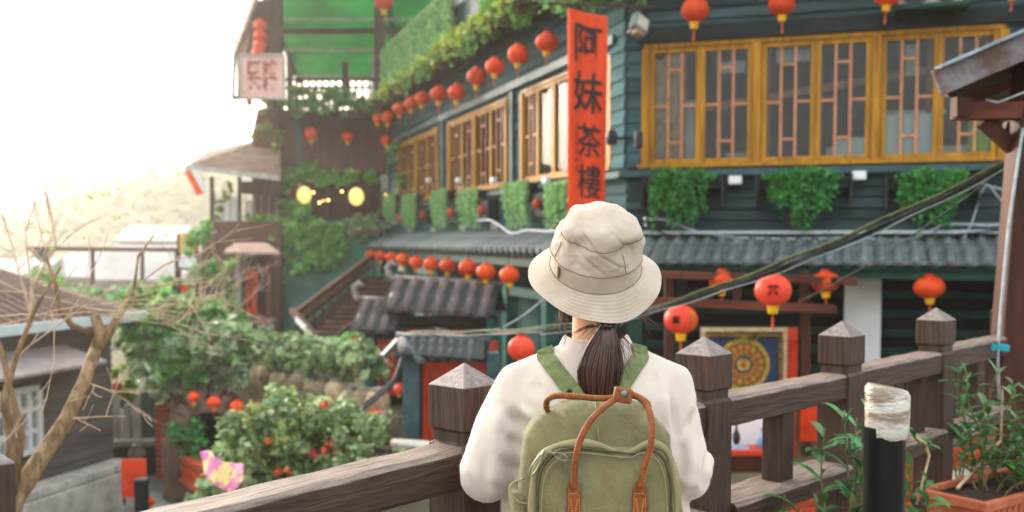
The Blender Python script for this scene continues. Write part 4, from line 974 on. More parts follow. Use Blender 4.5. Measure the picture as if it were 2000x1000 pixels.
for x0_, x1_, c_ in ((796, 818, 'red'), (832, 842, 'red'), (845, 858, 'white'), (888, 906, 'red')): wb(g1, 'notice', x0_, x1_, 645, 660, 15.8, .03, c_)
wb(g1, 'red_leaf', 956, 972, 665, 760, 15.3, .05, 'red_panel')
g2 = thing('small_gate', 'smaller garden gate with a grey green slatted roof, slate pillar and bright red door', 'gate', at(850, 860, 11.5))
tile_roof(g2, at(783, 662, 11.7), at(948, 672, 11.3), Vector((.0, -1, 0)), .17, .34, .12, 'tile_green', .04, ends=False)
part('gable_board', MB().beam(at(782, 660, 11.6), at(748, 696, 11.5), .1, .05), MT['tile_green'], g2, world=True)
part('gable_board', MB().beam(at(782, 660, 11.6), at(826, 706, 11.2), .1, .05), MT['tile_green'], g2, world=True)
wb(g2, 'pillar', 787, 818, 690, 872, 11.45, .2, 'trim_blue', .01)
wb(g2, 'door', 822, 950, 706, 870, 11.6, .05, 'red'); wb(g2, 'door_panel', 838, 868, 722, 860, 11.57, .028, 'red_panel', .005); wb(g2, 'door_panel', 884, 930, 722, 860, 11.57, .028, 'red_panel', .005)
wb(g2, 'door_frame', 818, 824, 700, 872, 11.5, .1, 'trim_dark'); wb(g2, 'pillar', 950, 975, 690, 872, 11.45, .2, 'trim_blue', .01); wb(g2, 'lintel', 787, 975, 695, 707, 11.47, .16, 'trim_dark')
part('roof_knot', MB().ball(at(785, 672, 11.3), .05, .05, .09), MT['stone_pale'], g2, world=True, smooth=True)
# handrail of the garden path (dark, slanting)
t = thing('garden_handrail', 'thin dark double handrail slanting down from the small gate to the jars', 'handrail', at(730, 790, 11.2))
for k in range(2): part('rail', MB().tube([at(785, 700+k*6, 11.2), at(770, 742+k*8, 11.1), at(688, 808+k*9, 10.6)], .018, 8), MT['metal_dark'], t, world=True)
part('post', MB().tube([at(690, 810, 10.6), at(690, 900, 10.6)], .018), MT['metal_dark'], t, world=True)
# planter edge and flat stone by the gate
t = thing('stone_slab', 'flat pale stone slab lying beside the small gate pillar', 'stone', at(800, 875, 10.6))
part('slab', MB().slab([at(755, 866, 11), at(838, 872, 10.6), at(850, 884, 10), at(775, 880, 10.2)], .06), MT['stone_pale'], t, world=True, bevel=.01)
t = thing('garden_trough', 'shallow brown trough of soil at the end of the flower bush', 'trough', at(740, 885, 10.2))
m = MB(); m.beam(at(697, 880, 10.4), at(760, 872, 10.8), .06, .14); m.beam(at(697, 884, 10.4), at(742, 905, 9.6), .06, .14); m.beam(at(742, 905, 9.6), at(830, 890, 9.8), .06, .14)
part('rim', m, MT['brownwall'], t, world=True); part('earth', MB().slab([at(700, 884, 10.4), at(762, 878, 10.8), at(826, 893, 9.8), at(744, 905, 9.6)], .06), MT['soil'], t, world=True)

# ---------------------------------------------------------------- garden wall with jars, hedge, bushes, tree
gwl = thing('garden_wall', 'dark mossy garden wall below the ivy hedge behind a row of jars', 'wall', at(560, 800, 15))
wa, wb_ = at(436, 733, 16.6), at(752, 818, 13.0)
m = MB(); m.slab([wa, wb_, wb_ - Vector((0, 0, 1.6)), wa - Vector((0, 0, 1.9))], -.3);
part('masonry', m, mat('dark_mossy_stone', lin('#7b6f58'), lin('#4c4737'), .9, 4, bump=.8, dist=.03), gwl, world=True)
part('shelf', MB().slab([wa + Vector((0, .5, 0)), wb_ + Vector((0, .5, 0)), wb_, wa], .08), MT['stone'], gwl, world=True)
jp = None
for i in range(14):
    f = (i+.4)/14; p = wa.lerp(wb_, f) + Vector((0, .14, .0)); s = 1.1 + .15*math.sin(i*2.1)
    lab = f'{ORD[i]} from the left of the round clay jars in a row on the garden wall'
    if jp is None:
        jp = thing('clay_jar', lab, 'jar', p, 0, 'jars on the garden wall')
        part('body', MB().lathe([(.07, 0), (.12, .06), (.14, .14), (.12, .22), (.08, .26)], 16), MT['jar'], jp, smooth=True)
        part('lid', MB().lathe([(.085, .262), (.09, .28), (.03, .30)], 14), MT['stone'], jp)
        for c in jp.children: c.matrix_parent_inverse = I4.copy(); c.matrix_basis = I4.copy()
    else:
        c = jp.copy(); COL.objects.link(c); c.matrix_basis = TR(p, i, s); c['label'] = lab
        for ch in jp.children: d = ch.copy(); COL.objects.link(d); d.parent = c; d.matrix_parent_inverse = I4.copy()
t = thing('hedge', 'blue green ivy hedge running above the row of jars', 'hedge', at(600, 700, 15.3))
hp = []
for i in range(34):
    f = i/33; q = at(470 + 245*f, 672 + 28*math.sin(f*2.2) + 20*f, 16.6 - 2.9*f); hp.append(tuple(q + Vector((0, 0, .06)) + Vector((0, 0, random.uniform(-.1, .1)))) + (.26, .3, .24))
part('leaves', leaf_mesh(blob_pts(hp, 5200), .115, .7), MT['leaf_blue'], t, world=True)
t = thing('shrub', 'bright green shrub with red blossom beside the larger gate', 'shrub', at(690, 670, 16))
part('leaves', leaf_mesh(blob_pts([tuple(at(x, y, 16.4)) + (.16, .2, .12) for x, y in ((670,680),(690,672),(705,676),(690,655),(660,668))], 800), .09, .7), MT['leaf_fresh'], t, world=True)
part('blossom', leaf_mesh(blob_pts([tuple(at(694, 662, 16)) + (.05, .05, .04)], 30), .07, .9), MT['lantern'], t, world=True)
MT['petal'] = mat('orange_red_petals', lin('#e8805c'), lin('#d8603e'), .6, 4, bump=0, isl=.3, transl=.2)
# big garden tree
def branches(base, tips, r0, mt, par, name='branch', wob=.12):
    for q in tips:
        base_ = Vector(base); q = Vector(q); n = 7; pts = []
        for i in range(n+1):
            f = i/n; pts.append(base_.lerp(q, f) + Vector((noise.noise(q*3+Vector((f*3, 0, 0))), noise.noise(q*3+Vector((0, f*3, 5))), noise.noise(q*2+Vector((0, 9, f*3)))))*wob*math.sin(math.pi*f)*(q-base_).length)
        part(name, MB().tube(pts, [r0*(1-.8*i/n) for i in range(n+1)], 8), MT[mt], par, world=True, smooth=True)
t = thing('leafy_tree', 'large pale green leafy tree over the lane between dark house and ivy hedge', 'tree', at(360, 900, 14.6))
part('trunk', MB().tube([at(352, 930, 14.8), at(345, 840, 14.8), at(352, 760, 14.7), at(365, 690, 14.6)], [.14, .12, .1, .07], 10), MT['bark'], t, world=True, smooth=True)
branches(at(350, 780, 14.7), [at(285, 680, 14.2), at(320, 640, 14.6), at(400, 640, 14.9), at(450, 690, 14.6), at(300, 730, 14.2)], .05, 'bark', t)
tb = [(290,650,34),(330,620,32),(365,610,28),(400,630,34),(345,665,40),(300,700,36),(390,680,42),(430,660,30),(450,700,34),(420,720,34),(350,720,38),(315,745,26),(275,640,18),(470,668,24),(260,700,20),(375,750,24),(460,735,22),(240,660,16),(430,615,16),(330,585,12)]
part('crown', leaf_mesh(blob_pts([tuple(at(x, y, 14.5 + random.uniform(-.6, .6))) + (s*.0074, s*.008, s*.0066) for x, y, s in tb], 12500), .14, .5), mat('sunlit_tree_leaves', lin('#c6d4ae'), lin('#86a376'), .4, 2, bump=0, isl=.45, transl=.4), t, world=True)  # sunlight and flare wash are put into the paler leaf colour
part('light_shoots', leaf_mesh(blob_pts([tuple(at(x + random.uniform(-20, 20), y - 10, 14.1 + random.uniform(-.4, .4))) + (s*.006, s*.006, s*.0045) for x, y, s in tb], 4200), .14, .5), MT['leaf'], t, world=True)
# flowering bush in the middle
t = thing('flowering_bush', 'wide flowering bush with small green leaves and orange red blossoms below the jars', 'bush', at(600, 950, 9.8))
bb = [(470,840,30),(520,818,36),(560,806,36),(610,812,38),(660,820,34),(700,830,36),(730,850,30),(500,860,44),(560,850,50),(620,850,50),(680,870,40),(460,890,34),(520,910,46),(590,910,50),(650,905,44),(480,945,40),(540,955,40),(600,950,40),(430,960,30),(400,985,28),(440,850,20),(745,825,16),(470,985,36),(545,775,18),(440,900,22)]
part('leaves', leaf_mesh(blob_pts([tuple(at(x, y, 9.9 + random.uniform(-.5, .5))) + (s*.0053, s*.0062, s*.0047) for x, y, s in bb], 12000), .085, .55), MT['leaf_gloss'], t, world=True)
part('pale_shoots', leaf_mesh(blob_pts([tuple(at(x + random.uniform(-12, 12), y-6, 9.5 + random.uniform(-.4, .2))) + (s*.0046, s*.005, s*.004) for x, y, s in bb], 3600), .085, .55), MT['leaf_blue'], t, world=True)
fl_ = [(632,790),(650,866),(638,880),(660,882),(548,925),(565,920),(530,862),(480,935),(605,885)]
for x, y in fl_:
    part('blossom', leaf_mesh(blob_pts([tuple(at(x, y, 9.25)) + (.045, .045, .035)], 34), .045, .95), MT['petal'], t, world=True)
branches(at(590, 990, 10), [at(500, 880, 9.9), at(560, 850, 9.9), at(640, 860, 9.9), at(690, 880, 9.9)], .03, 'stem', t, 'stem')
# low plants along the bottom of the garden
t = thing('shrub', 'pale bluish shrub low behind the long railing near the trough', 'shrub', at(770, 950, 9))
part('leaves', leaf_mesh(blob_pts([tuple(at(x, y, 9.2)) + (.16, .16, .1) for x, y in ((700, 915), (740, 905), (780, 905), (820, 900), (720, 940), (780, 930))], 1700), .06, .6), MT['leaf_blue'], t, world=True)
# stone arch behind the hanging lanterns
t = thing('stone_arch', 'rough brown stone arch below the tree behind four small lanterns', 'arch', at(410, 860, 14))
pts = []
for i in range(11):
    a = math.pi*i/10; pts.append(at(415 - 62*math.cos(a), 850 - 70*math.sin(a), 14))
pts = [pts[0] - Vector((0, 0, .9))] + pts + [pts[-1] - Vector((0, 0, .9))]
for i in range(len(pts)-1): part('arch_stone', MB().beam(pts[i].lerp(pts[i+1], .03), pts[i].lerp(pts[i+1], .97), .45, .24 + .05*random.random()), mat('brown_stone', lin('#7d6354'), lin('#4d3b31'), .9, 5, bump=.7), t, M=I4, bevel=.02)
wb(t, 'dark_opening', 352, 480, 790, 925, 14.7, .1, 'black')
t = thing('shrub', 'dark shadowed ivy under the stone arch', 'shrub', at(370, 870, 13.8))
part('leaves', leaf_mesh(blob_pts([tuple(at(x, y, 13.8)) + (.16, .15, .2) for x, y in ((352, 830), (360, 860), (372, 890), (380, 850), (430, 880), (395, 900))], 1500), .07, .7), MT['leaf_deep'], t, world=True)
# brick pier and baluster fence on the lane
def brick_wall(par, F, u0, u1, z0, z1f, L=.22, H=.068, g=.01, T=.1, lim=300):
    me = {}; z = z0; row = 0; cnt = 0
    while z < z1f(u1) - .02 or z < z1f(u0) - .02:
        u = u0 - (L/2 if row % 2 else 0)
        while u < u1:
            a, b = max(u, u0), min(u+L-g, u1)
            if b - a > .04 and z + H - g < z1f((a+b)/2) and cnt < lim:
                k = round(b-a, 3)
                if k not in me:
                    mm = MB().box(0, k, 0, T, 0, H-g).mesh('brick'); mm.materials.append(MT['brick']); me[k] = mm
                part('brick', me[k], None, par, M=F.M @ Matrix.Translation((a, random.uniform(-.004, .004), z))); cnt += 1
            u += L
        z += H; row += 1
t = thing('brick_pier', 'slender pinkish brick pier standing under the tree by the lane', 'pillar', at(318, 930, 15))
F_ = Frame(at(305, 930, 15).xy, (1, 0)); zz = at(318, 935, 15).z; zt = at(318, 770, 15).z
brick_wall(t, F_, 0, .19, zz, lambda u: zt, .19, .075, T=.19)
part('mortar', MB().box(.008, .182, .008, .18, zz, zt-.01), MT['mortar'], t, M=F_.M)
t = thing('baluster_fence', 'low red brown baluster fence beside the lane stairs', 'fence', at(370, 920, 14))
a, b = at(337, 884, 14.6), at(402, 915, 12.6)
part('top_rail', MB().beam(a, b, .12, .07), MT['brick'], t, world=True); part('bottom_rail', MB().beam(a - Vector((0, 0, .3)), b - Vector((0, 0, .3)), .12, .06), MT['brick'], t, world=True)
for i in range(9): q = a.lerp(b, (i+.5)/9); part('baluster', MB().tube([q - Vector((0, 0, .27)), q - Vector((0, 0, .15)), q - Vector((0, 0, .035))], [.03, .05, .03], 8), MT['brick'], t, world=True)
# magenta cloth
t = thing('cloth_banner', 'magenta pink cloth banner with yellow patches draped over the bush', 'banner', at(440, 915, 10.6))
MT['magenta'] = mat('magenta_print', lin('#bd6d94'), lin('#d3bd7c'), .75, 7, contrast=(.46, .50), bump=.2)
m = MB(); vs = []
q4 = [at(390, 884, 9.0), at(480, 908, 8.7), at(474, 946, 8.5), at(396, 926, 8.8)]
for j in range(9):
    for i in range(15):
        s, r_ = i/14, j/8; p = (q4[0].lerp(q4[1], s)).lerp(q4[3].lerp(q4[2], s), r_); vs.append(p + Vector((0, .05*math.sin(s*11+r_*2), .03*math.sin(s*7) - .1*r_*math.sin(math.pi*s))))
m.add(vs, [(j*15+i, j*15+i+1, (j+1)*15+i+1, (j+1)*15+i) for j in range(8) for i in range(14)]); so = part('cloth', m, MT['magenta'], t, world=True, smooth=True).modifiers.new('s', 'SOLIDIFY'); so.thickness = .005
part('cord', MB().tube([at(386, 872, 11), at(390, 878, 10.9)], .008), MT['rubber'], t, world=True); part('cord', MB().tube([at(484, 905, 10.5), at(505, 895, 10.4)], .008), MT['rubber'], t, world=True)
# white window-like garden doorway between house and tree
t = thing('garden_doorway', 'pale plastered doorway with columns between the dark house and the tree', 'doorway', at(255, 870, 15.5))
for x0_, x1_, y0_ in ((221, 229, 775), (243, 251, 790), (262, 270, 770)): wb(t, 'column', x0_, x1_, y0_, 868, 15.6, .12, 'stone_pale', .01)
wb(t, 'back_wall', 222, 300, 760, 930, 15.9, .1, 'trim_blue'); wb(t, 'arch_panel', 232, 242, 800, 866, 15.75, .05, 'white'); wb(t, 'arch_panel', 252, 261, 795, 866, 15.75, .05, 'white')
wb(t, 'sill', 219, 300, 862, 872, 15.4, .3, 'stone'); wb(t, 'plinth_wall', 222, 300, 872, 930, 15.5, .2, 'trim_dark')
p = at(268, 885, 15.2); part('urn', MB().lathe([(.05, -.12), (.12, -.05), (.13, .02), (.07, .1), (.09, .13)], 14, Matrix.Translation(p)), MT['stone'], t, M=I4, smooth=True)
t = thing('shrub', 'pale flowering twigs above the plastered doorway', 'shrub', at(245, 740, 15))
part('leaves', leaf_mesh(blob_pts([tuple(at(x, y, 15)) + (.16, .15, .12) for x, y in ((240, 720), (255, 740), (262, 765), (238, 760))], 500), .08, .7), MT['leaf_yellow'], t, world=True)
# red sign and bollard
t = thing('red_board', 'plain red weathered board standing on the white wall by the lane', 'board', at(261, 970, 12.6))
wb(t, 'panel', 238, 284, 897, 972, 12.6, .04, 'red'); wb(t, 'leg', 240, 244, 972, 985, 12.62, .03, 'metal_dark'); wb(t, 'leg', 278, 282, 972, 985, 12.62, .03, 'metal_dark')
t = thing('dark_bollard', 'short dark square bollard in front of the red board', 'bollard', at(272, 995, 12))
wb(t, 'shaft', 262, 284, 944, 1010, 12, .13, 'black', .01); wb(t, 'cap', 261, 285, 938, 943.5, 11.98, .17, 'metal_dark', .005)
# lane paving slabs
lp = MB(); n = 0
for i in range(6):
    for j in range(9):
        x = -6.0 + i*.55; y = 13.4 + j*.6; s = Vector((x + .12*j, y, ground_z(x, y) + .035)); me = MB().box(0, .53, 0, .58, -.04, 0)
        part('paving_slab', me, MT['lane'], bpy.data.objects['ground'], M=Matrix.Translation(s) @ Matrix.Rotation(R(-8), 4, 'Z'))

# ---------------------------------------------------------------- dark boarded house on the left
ha, hb = at(222, 900, 14.0), at(-160, 1010, 10.9)
HF = Frame((hb.x, hb.y), (ha.x-hb.x, ha.y-hb.y)); HL = (ha.xy-hb.xy).length; hz0 = EYE-3.05; hz1 = EYE-1.0
hs = thing('boarded_house', 'low brown grey boarded house with pale blue eave and white window', 'house', (ha.x, ha.y, hz0))
hw0, hw1 = HF.uz(-60, 800)[0], HF.uz(72, 800)[0]; wz0, wz1 = EYE-2.62, EYE-1.78
part('wall', MB().box(0, HL, .03, .2, hz0-.8, hz1+.1), MT['trim_dark'], hs, M=HF.M); part('wall', MB().box(HL-.17, HL, .2, 5, hz0-.8, hz1+.1), MT['trim_dark'], hs, M=HF.M)
MT['siding'] = wood('brown_grey_siding', lin('#6f6660'), lin('#4a4440'), 'x', .65, .4, .5, rnd=.18)
z = hz0
while z < hz1:
    segs = [(0, HL)] if (z > wz1 or z + .09 < wz0) else [(0, hw0-.06), (hw1+.06, HL)]
    for s, e in segs: part('siding_board', MB().add([(s,.03,z),(e,.03,z),(e,.03,z+.093),(s,.03,z+.093),(s,-.015,z),(e,-.015,z),(e,.015,z+.093),(s,.015,z+.093)], [(0,1,2,3),(4,7,6,5),(0,4,5,1),(1,5,6,2),(2,6,7,3),(3,7,4,0)]), MT['siding'], hs, M=HF.M)
    z += .095
m = MB(); m.box(hw0, hw1, -.05, .02, wz1-.07, wz1); m.box(hw0, hw1, -.05, .02, wz0, wz0+.07); nb = 6
for i in range(nb+1): x = hw0 + (hw1-hw0)*i/nb; m.box(x-.035, x+.035, -.06, .018, wz0+.072, wz1-.072)
for q in (.33, .66): m.box(hw0+.04, hw1-.04, -.04, .015, wz0+(wz1-wz0)*q-.03, wz0+(wz1-wz0)*q+.03)
f = part('window', m, MT['white'], hs, M=HF.M); part('pane', MB().box(hw0, hw1, .019, .024, wz0, wz1), MT['black'], f, M=HF.M)
aw = [HF.pt(HF.uz(-150, 700)[0], -.05, EYE-1.36), HF.pt(HF.uz(118, 700)[0], -.05, EYE-1.36), HF.pt(HF.uz(128, 700)[0], -.62, EYE-1.56), HF.pt(HF.uz(-150, 700)[0], -.62, EYE-1.56)]
part('canopy', MB().slab(aw, .04), mat('pinkish_metal_canopy', lin('#b9aaa4'), lin('#978a86'), .5, 3), hs, world=True)
for u in (hw0+.2, hw1+.1): part('canopy_strut', MB().beam(HF.pt(u, -.02, EYE-1.75), HF.pt(u, -.5, EYE-1.54), .03, .03), MT['metal_dark'], hs, world=True)
er = [HF.pt(-.5, -.35, hz1), HF.pt(HL+.35, -.35, hz1), HF.pt(HL-1.3, 2.3, hz1+1.05), HF.pt(-.5, 2.3, hz1+1.05)]
MT['roof_old'] = mat('old_brown_roofing', lin('#8b7266'), lin('#695348'), .75, 2, (1, 1, 1), .5, .03, wave=(2.2, 'X', .5, .8))
part('roof', MB().slab(er, .06), MT['roof_old'], hs, world=True)
part('roof', MB().slab([HF.pt(HL+.35, -.35, hz1), HF.pt(HL+.35, 5.2, hz1), HF.pt(HL-1.3, 2.3, hz1+1.05)], .06), MT['roof_old'], hs, world=True)
for i in range(22): u = -.4 + i*.17*HL/3.3; part('roof_batten', MB().beam(HF.pt(u, -.3, hz1+.045), HF.pt(min(u, HL-1.3), 2.2, hz1+1.045), .04, .03), MT['roof_old'], hs, world=True)
part('eave_board', MB().beam(HF.pt(-.5, -.38, hz1-.03), HF.pt(HL+.38, -.38, hz1-.03), .04, .12), mat('pale_blue_eave', lin('#d2dfe0'), lin('#b5c6c9'), .5, 4), hs, world=True)
part('ridge_cap', MB().beam(HF.pt(-.5, 2.3, hz1+1.08), HF.pt(HL-1.3, 2.3, hz1+1.08), .16, .06), MT['stone'], hs, world=True)
t = thing('white_wall', 'low pale stone wall with coping at the foot of the dark house', 'wall', at(130, 950, 12.4))
wa_, wb2 = at(242, 905, 13.5), at(-60, 1000, 11.0)
part('wall_body', MB().slab([wb2 + Vector((0, 0, -.06)), wa_ + Vector((0, 0, -.06)), wa_ - Vector((0, 0, 1.1)), wb2 - Vector((0, 0, 1.1))], .2), MT['stone_pale'], t, world=True)
for i in range(6): part('coping_stone', MB().beam(wb2.lerp(wa_, i/6+.004) + Vector((0, .1, 0)), wb2.lerp(wa_, (i+1)/6-.004) + Vector((0, .1, 0)), .34, .09), MT['stone_pale'], t, world=True, bevel=.01)
for f in (.08, .55, .98): q = wb2.lerp(wa_, f); part('pier', MB().box(q.x-.12, q.x+.12, q.y-.14, q.y-.02, q.z-1.1, q.z+.05), MT['stone_pale'], t, M=I4, bevel=.01)

# ---------------------------------------------------------------- bare tree close on the left
t = thing('bare_tree', 'leafless tree with a pale forked trunk leaning up from the bottom left corner', 'tree', at(20, 1050, 4.6))
part('trunk', MB().tube([at(-10, 1150, 4.5), at(25, 980, 4.6), at(90, 880, 4.75), at(130, 820, 4.8), at(165, 745, 4.9), at(188, 680, 5.0)], [.056, .047, .041, .037, .032, .030], 12), MT['bark'], t, world=True, smooth=True)
part('limb', MB().tube([at(186, 690, 5.0), at(196, 650, 5.0), at(185, 615, 5.0)], [.034, .029, .024], 10), MT['bark'], t, world=True, smooth=True)
part('limb', MB().tube([at(192, 680, 5.0), at(218, 640, 5.05), at(245, 595, 5.1), at(262, 560, 5.15), at(270, 500, 5.2), at(300, 460, 5.3)], [.028, .022, .015, .009, .006, .004], 10), MT['bark'], t, world=True, smooth=True)
part('limb', MB().tube([at(182, 655, 5.0), at(140, 635, 4.9), at(115, 600, 4.85), at(110, 560, 4.8), at(90, 500, 4.8)], [.02, .016, .013, .01, .006], 8), MT['bark'], t, world=True, smooth=True)
part('limb', MB().tube([at(20, 985, 4.6), at(22, 860, 4.5), at(8, 780, 4.4), at(30, 700, 4.4), at(70, 600, 4.4), at(120, 520, 4.4)], [.034, .022, .018, .013, .009, .005], 8), MT['bark'], t, world=True, smooth=True)
part('limb', MB().tube([at(28, 940, 4.6), at(42, 850, 4.6), at(20, 760, 4.6), at(5, 690, 4.6), at(-30, 600, 4.6)], [.026, .019, .016, .012, .008], 8), MT['bark'], t, world=True, smooth=True)
rt = random.Random(11)
def twig(p, d, L, r, dep, out):
    n = 6; pts = [p]; dd = Vector(d)
    for i in range(n):
        dd = (dd + Vector((rt.uniform(-.16, .16), rt.uniform(-.16, .16), rt.uniform(-.18, .16)))).normalized(); pts.append(pts[-1] + dd*L/n)
    out.tube(pts, [max(r*(1-.75*i/n), .0016) for i in range(n+1)], 5, cap=False)
    if dep > 0:
        for _ in range(rt.choice((2, 3, 3))):
            i = rt.randint(1, n-1); nd = (dd + Vector((rt.uniform(-.9, .9), rt.uniform(-.5, .5), rt.uniform(-.5, .8)))).normalized(); twig(pts[i], nd, L*rt.uniform(.5, .75), r*.6, dep-1, out)
for (x, y, Y), d, L in (((262,560,5.15),(.9,.1,-.1),.45),((262,560,5.15),(.5,.2,.5),.4),((110,560,4.8),(-.4,0,.8),.4),((190,615,5),(.8,.1,.05),.45),((225,630,5.05),(1,.2,.25),.3),((70,600,4.4),(-.3,.1,.8),.4),((30,700,4.4),(.8,.1,.5),.5),((-20,640,4.6),(1,.1,.3),.8),((-20,620,4.6),(1,.2,.05),.8),((165,745,4.9),(.8,0,-.4),.3),((130,820,4.8),(.9,0,.2),.3),((230,610,5.1),(-1,.1,.2),.9)):
    m = MB(); twig(at(x, y, Y), Vector(d), L, .0045, 2, m); part('twig', m, MT['twig'], t, world=True, kind='stuff')
bl = [tuple(at(rt.uniform(40, 360), rt.uniform(360, 640), 4.9)) + (.02, .02, .02) for _ in range(14)]
part('buds', leaf_mesh(blob_pts(bl, 60), .03, .5), MT['leaf_yellow'], t, world=True, kind='stuff')
t = thing('sapling', 'thin bare sapling rising against the bright sky at the far left', 'tree', at(60, 520, 9))
m = MB(); twig(at(60, 620, 9), Vector((-.05, 0, 1)), 1.3, .011, 2, m); twig(at(95, 420, 9), Vector((-.1, 0, 1)), .5, .007, 1, m); part('twig', m, MT['twig'], t, world=True, kind='stuff')
m = MB().tube([at(60, 640, 9), at(62, 560, 9), at(110, 480, 9), at(92, 380, 9), at(78, 310, 9)], [.02, .016, .012, .008, .004], 6); part('trunk', m, MT['twig'], t, world=True)
# pergola frame and far valley houses
t = thing('pergola', 'thin brown pergola beam on posts crossing before the pale valley roofs', 'pergola', at(200, 560, 24))
part('beam', MB().beam(at(55, 486, 24), at(352, 488, 24), .08, .09), MT['brownwall'], t, world=True)
for x in (181, 278, 345): part('post', MB().beam(at(x, 490, 24), at(x, 580, 24), .07, .07), MT['brownwall'], t, world=True)
m = MB().slab([at(62, 490, 23.9), at(98, 490, 23.9), at(92, 515, 23.9), at(76, 508, 23.9)], .03); part('dark_cloth', m, MT['trim_blue'], t, world=True)
MT['pale_roof'] = mat('pale_metal_roof', (.34, .33, .32), (.24, .24, .24), .5, .6, wave=(1.4, 'X', .2, .5)); MT['pale_wall'] = mat('pale_wall', (.28, .25, .22), (.2, .18, .16), .8, .5)
for i, (x0_, x1_, yr, ye, yb, Y, l) in enumerate(((200, 350, 478, 545, 615, 52, 'pale valley house with a long white roof, right one behind the pergola'), (108, 215, 492, 540, 590, 60, 'pale valley house in the middle behind the pergola'), (235, 345, 440, 470, 500, 82, 'small pale house highest in the valley against the wooded hill'), (-60, 60, 505, 548, 600, 58, 'pale valley house at the left behind the old brown roof'), (255, 345, 560, 600, 680, 34, 'pale house nearest beyond the leafy tree'))):
    t = thing('valley_house', l, 'house', at((x0_+x1_)/2, yb, Y), 0, 'pale houses in the valley')
    a, b = at(x0_, yb, Y), at(x1_, ye, Y); c_ = at((x0_+x1_)/2, yr, Y+2.5)
    part('wall', MB().box(a.x, b.x, Y, Y+6, a.z-4, b.z), MT['pale_wall'], t, M=I4)
    m = MB(); m.slab([(a.x-.4, Y-.5, b.z), (b.x+.4, Y-.5, b.z), (b.x+.4, Y+3, c_.z), (a.x-.4, Y+3, c_.z)], .15); m.slab([(a.x-.4, Y+3, c_.z), (b.x+.4, Y+3, c_.z), (b.x+.4, Y+6.5, b.z), (a.x-.4, Y+6.5, b.z)], .15); part('roof', m, MT['pale_roof'], t, M=I4)
    nw = 4
    for k in range(nw):
        x = a.x + (b.x-a.x)*(k+.3)/nw; f = part('window', MB().box(x, x+(b.x-a.x)*.09, Y-.06, Y+.02, b.z-1.5, b.z-.5), MT['stone'], t, M=I4); part('pane', MB().box(x+.06, x+(b.x-a.x)*.09-.06, Y-.075, Y-.061, b.z-1.44, b.z-.56), MT['trim_dark'], f, M=I4)
t = thing('valley_scrub', 'hazy green scrub filling the slope between the lane and the valley houses', 'shrub', at(330, 620, 25)); t['kind'] = 'stuff'
vp = [tuple(at(x, y, Y)) + (s, s, s*.7) for x, y, Y, s in [(random.uniform(-40, 470), random.uniform(560, 660), random.uniform(19, 30), random.uniform(.3, .6)) for _ in range(46)] if not (x < 240 and Y < 21)]
del t['category']; part('leaves', leaf_mesh(blob_pts(vp, 9000), .17, .65), MT['leaf'], t, world=True, kind='stuff')
t = thing('dry_shrub', 'tangle of dry twigs with fresh leaves between the tree and the sign pillar', 'shrub', at(420, 600, 17))
m = MB()
for i in range(6): twig(at(380 + i*14, 640, 17), Vector((rt.uniform(-.4, .8), 0, 1)), rt.uniform(.8, 1.4), .016, 2, m)
part('twigs', m, MT['twig'], t, world=True, kind='stuff')
part('leaves', leaf_mesh(blob_pts([tuple(at(x, y, 17.2)) + (.2, .2, .17) for x, y in ((395, 520), (420, 560), (440, 600), (400, 590), (430, 520), (380, 480), (450, 570), (455, 620), (350, 600), (395, 455))], 1800), .1, .6), MT['leaf'], t, world=True)
part('roots', MB().box(-.3, .6, -.1, .4, -.6, 0, Matrix.Translation(at(400, 655, 17))), MT['brown_dark'], t, world=True)
# ---------------------------------------------------------------- right hand court: brown frame, mandala picture, display, brick wall
t = thing('red_brown_frame', 'red brown timber frame of two beams and two posts before the dark lower storey', 'timber frame', at(1450, 640, 12.2))
part('top_beam', MB().beam(at(1255, 535, 12.0), at(1672, 550, 11.9), .12, .09), MT['brownwood_x'], t, world=True, bevel=.008)
part('lower_beam', MB().beam(at(1270, 588, 12.05), at(1632, 604, 11.95), .10, .10), MT['brownwood_x'], t, world=True, bevel=.008)
for x in (1306, 1572): part('post', MB().beam(at(x, 530, 12.2), at(x+2, 890, 12.2), .10, .10), MT['brownwood'], t, world=True, bevel=.008)
part('short_strut', MB().beam(at(1440, 540, 12.1), at(1440, 588, 12.1), .08, .08), MT['brownwood'], t, world=True)
# generic circular ornament picture
Yp = 12.5; mp_ = thing('mandala_picture', 'framed dark blue picture with a round golden mandala hung under the eave', 'picture', at(1450, 690, Yp))
def circ(name, cx, cy, r0, r1, y, mt, n=40, t_=.006):
    c = at(cx, cy, Yp); k = Yp/2000
    m = MB(); vs = []; 
    for i in range(n):
        a = 2*math.pi*i/n
        for r_, yy in ((r0, y), (r1, y), (r0, y+t_), (r1, y+t_)): vs.append((c.x + r_*k*math.cos(a), Yp + yy, c.z + r_*k*math.sin(a)))
    fs = []
    for i in range(n): j = (i+1) % n; fs += [(4*i, 4*j, 4*j+1, 4*i+1), (4*i+1, 4*j+1, 4*j+3, 4*i+3), (4*i+2, 4*i+3, 4*j+3, 4*j+2), (4*i, 4*i+2, 4*j+2, 4*j)]
    m.add(vs, fs); part(name, m, mt, mp_, M=I4)
goldm = mat('painted_gold', lin('#c9a544'), lin('#6e5a26'), .5, 16, bump=.2); bluem = mat('painted_blue', lin('#1d3f5e'), lin('#122a42'), .5, 6, bump=.1)
wb(mp_, 'frame', 1368, 1538, 640, 770, Yp+.02, .04, 'jar'); wb(mp_, 'border', 1376, 1530, 648, 770, Yp+.012, .02, 'brown_dark')
a_, b_ = at(1388, 770, Yp), at(1518, 662, Yp); part('field', MB().box(a_.x, b_.x, Yp+.004, Yp+.02, a_.z, b_.z), bluem, mp_, M=I4)
gb = MB()
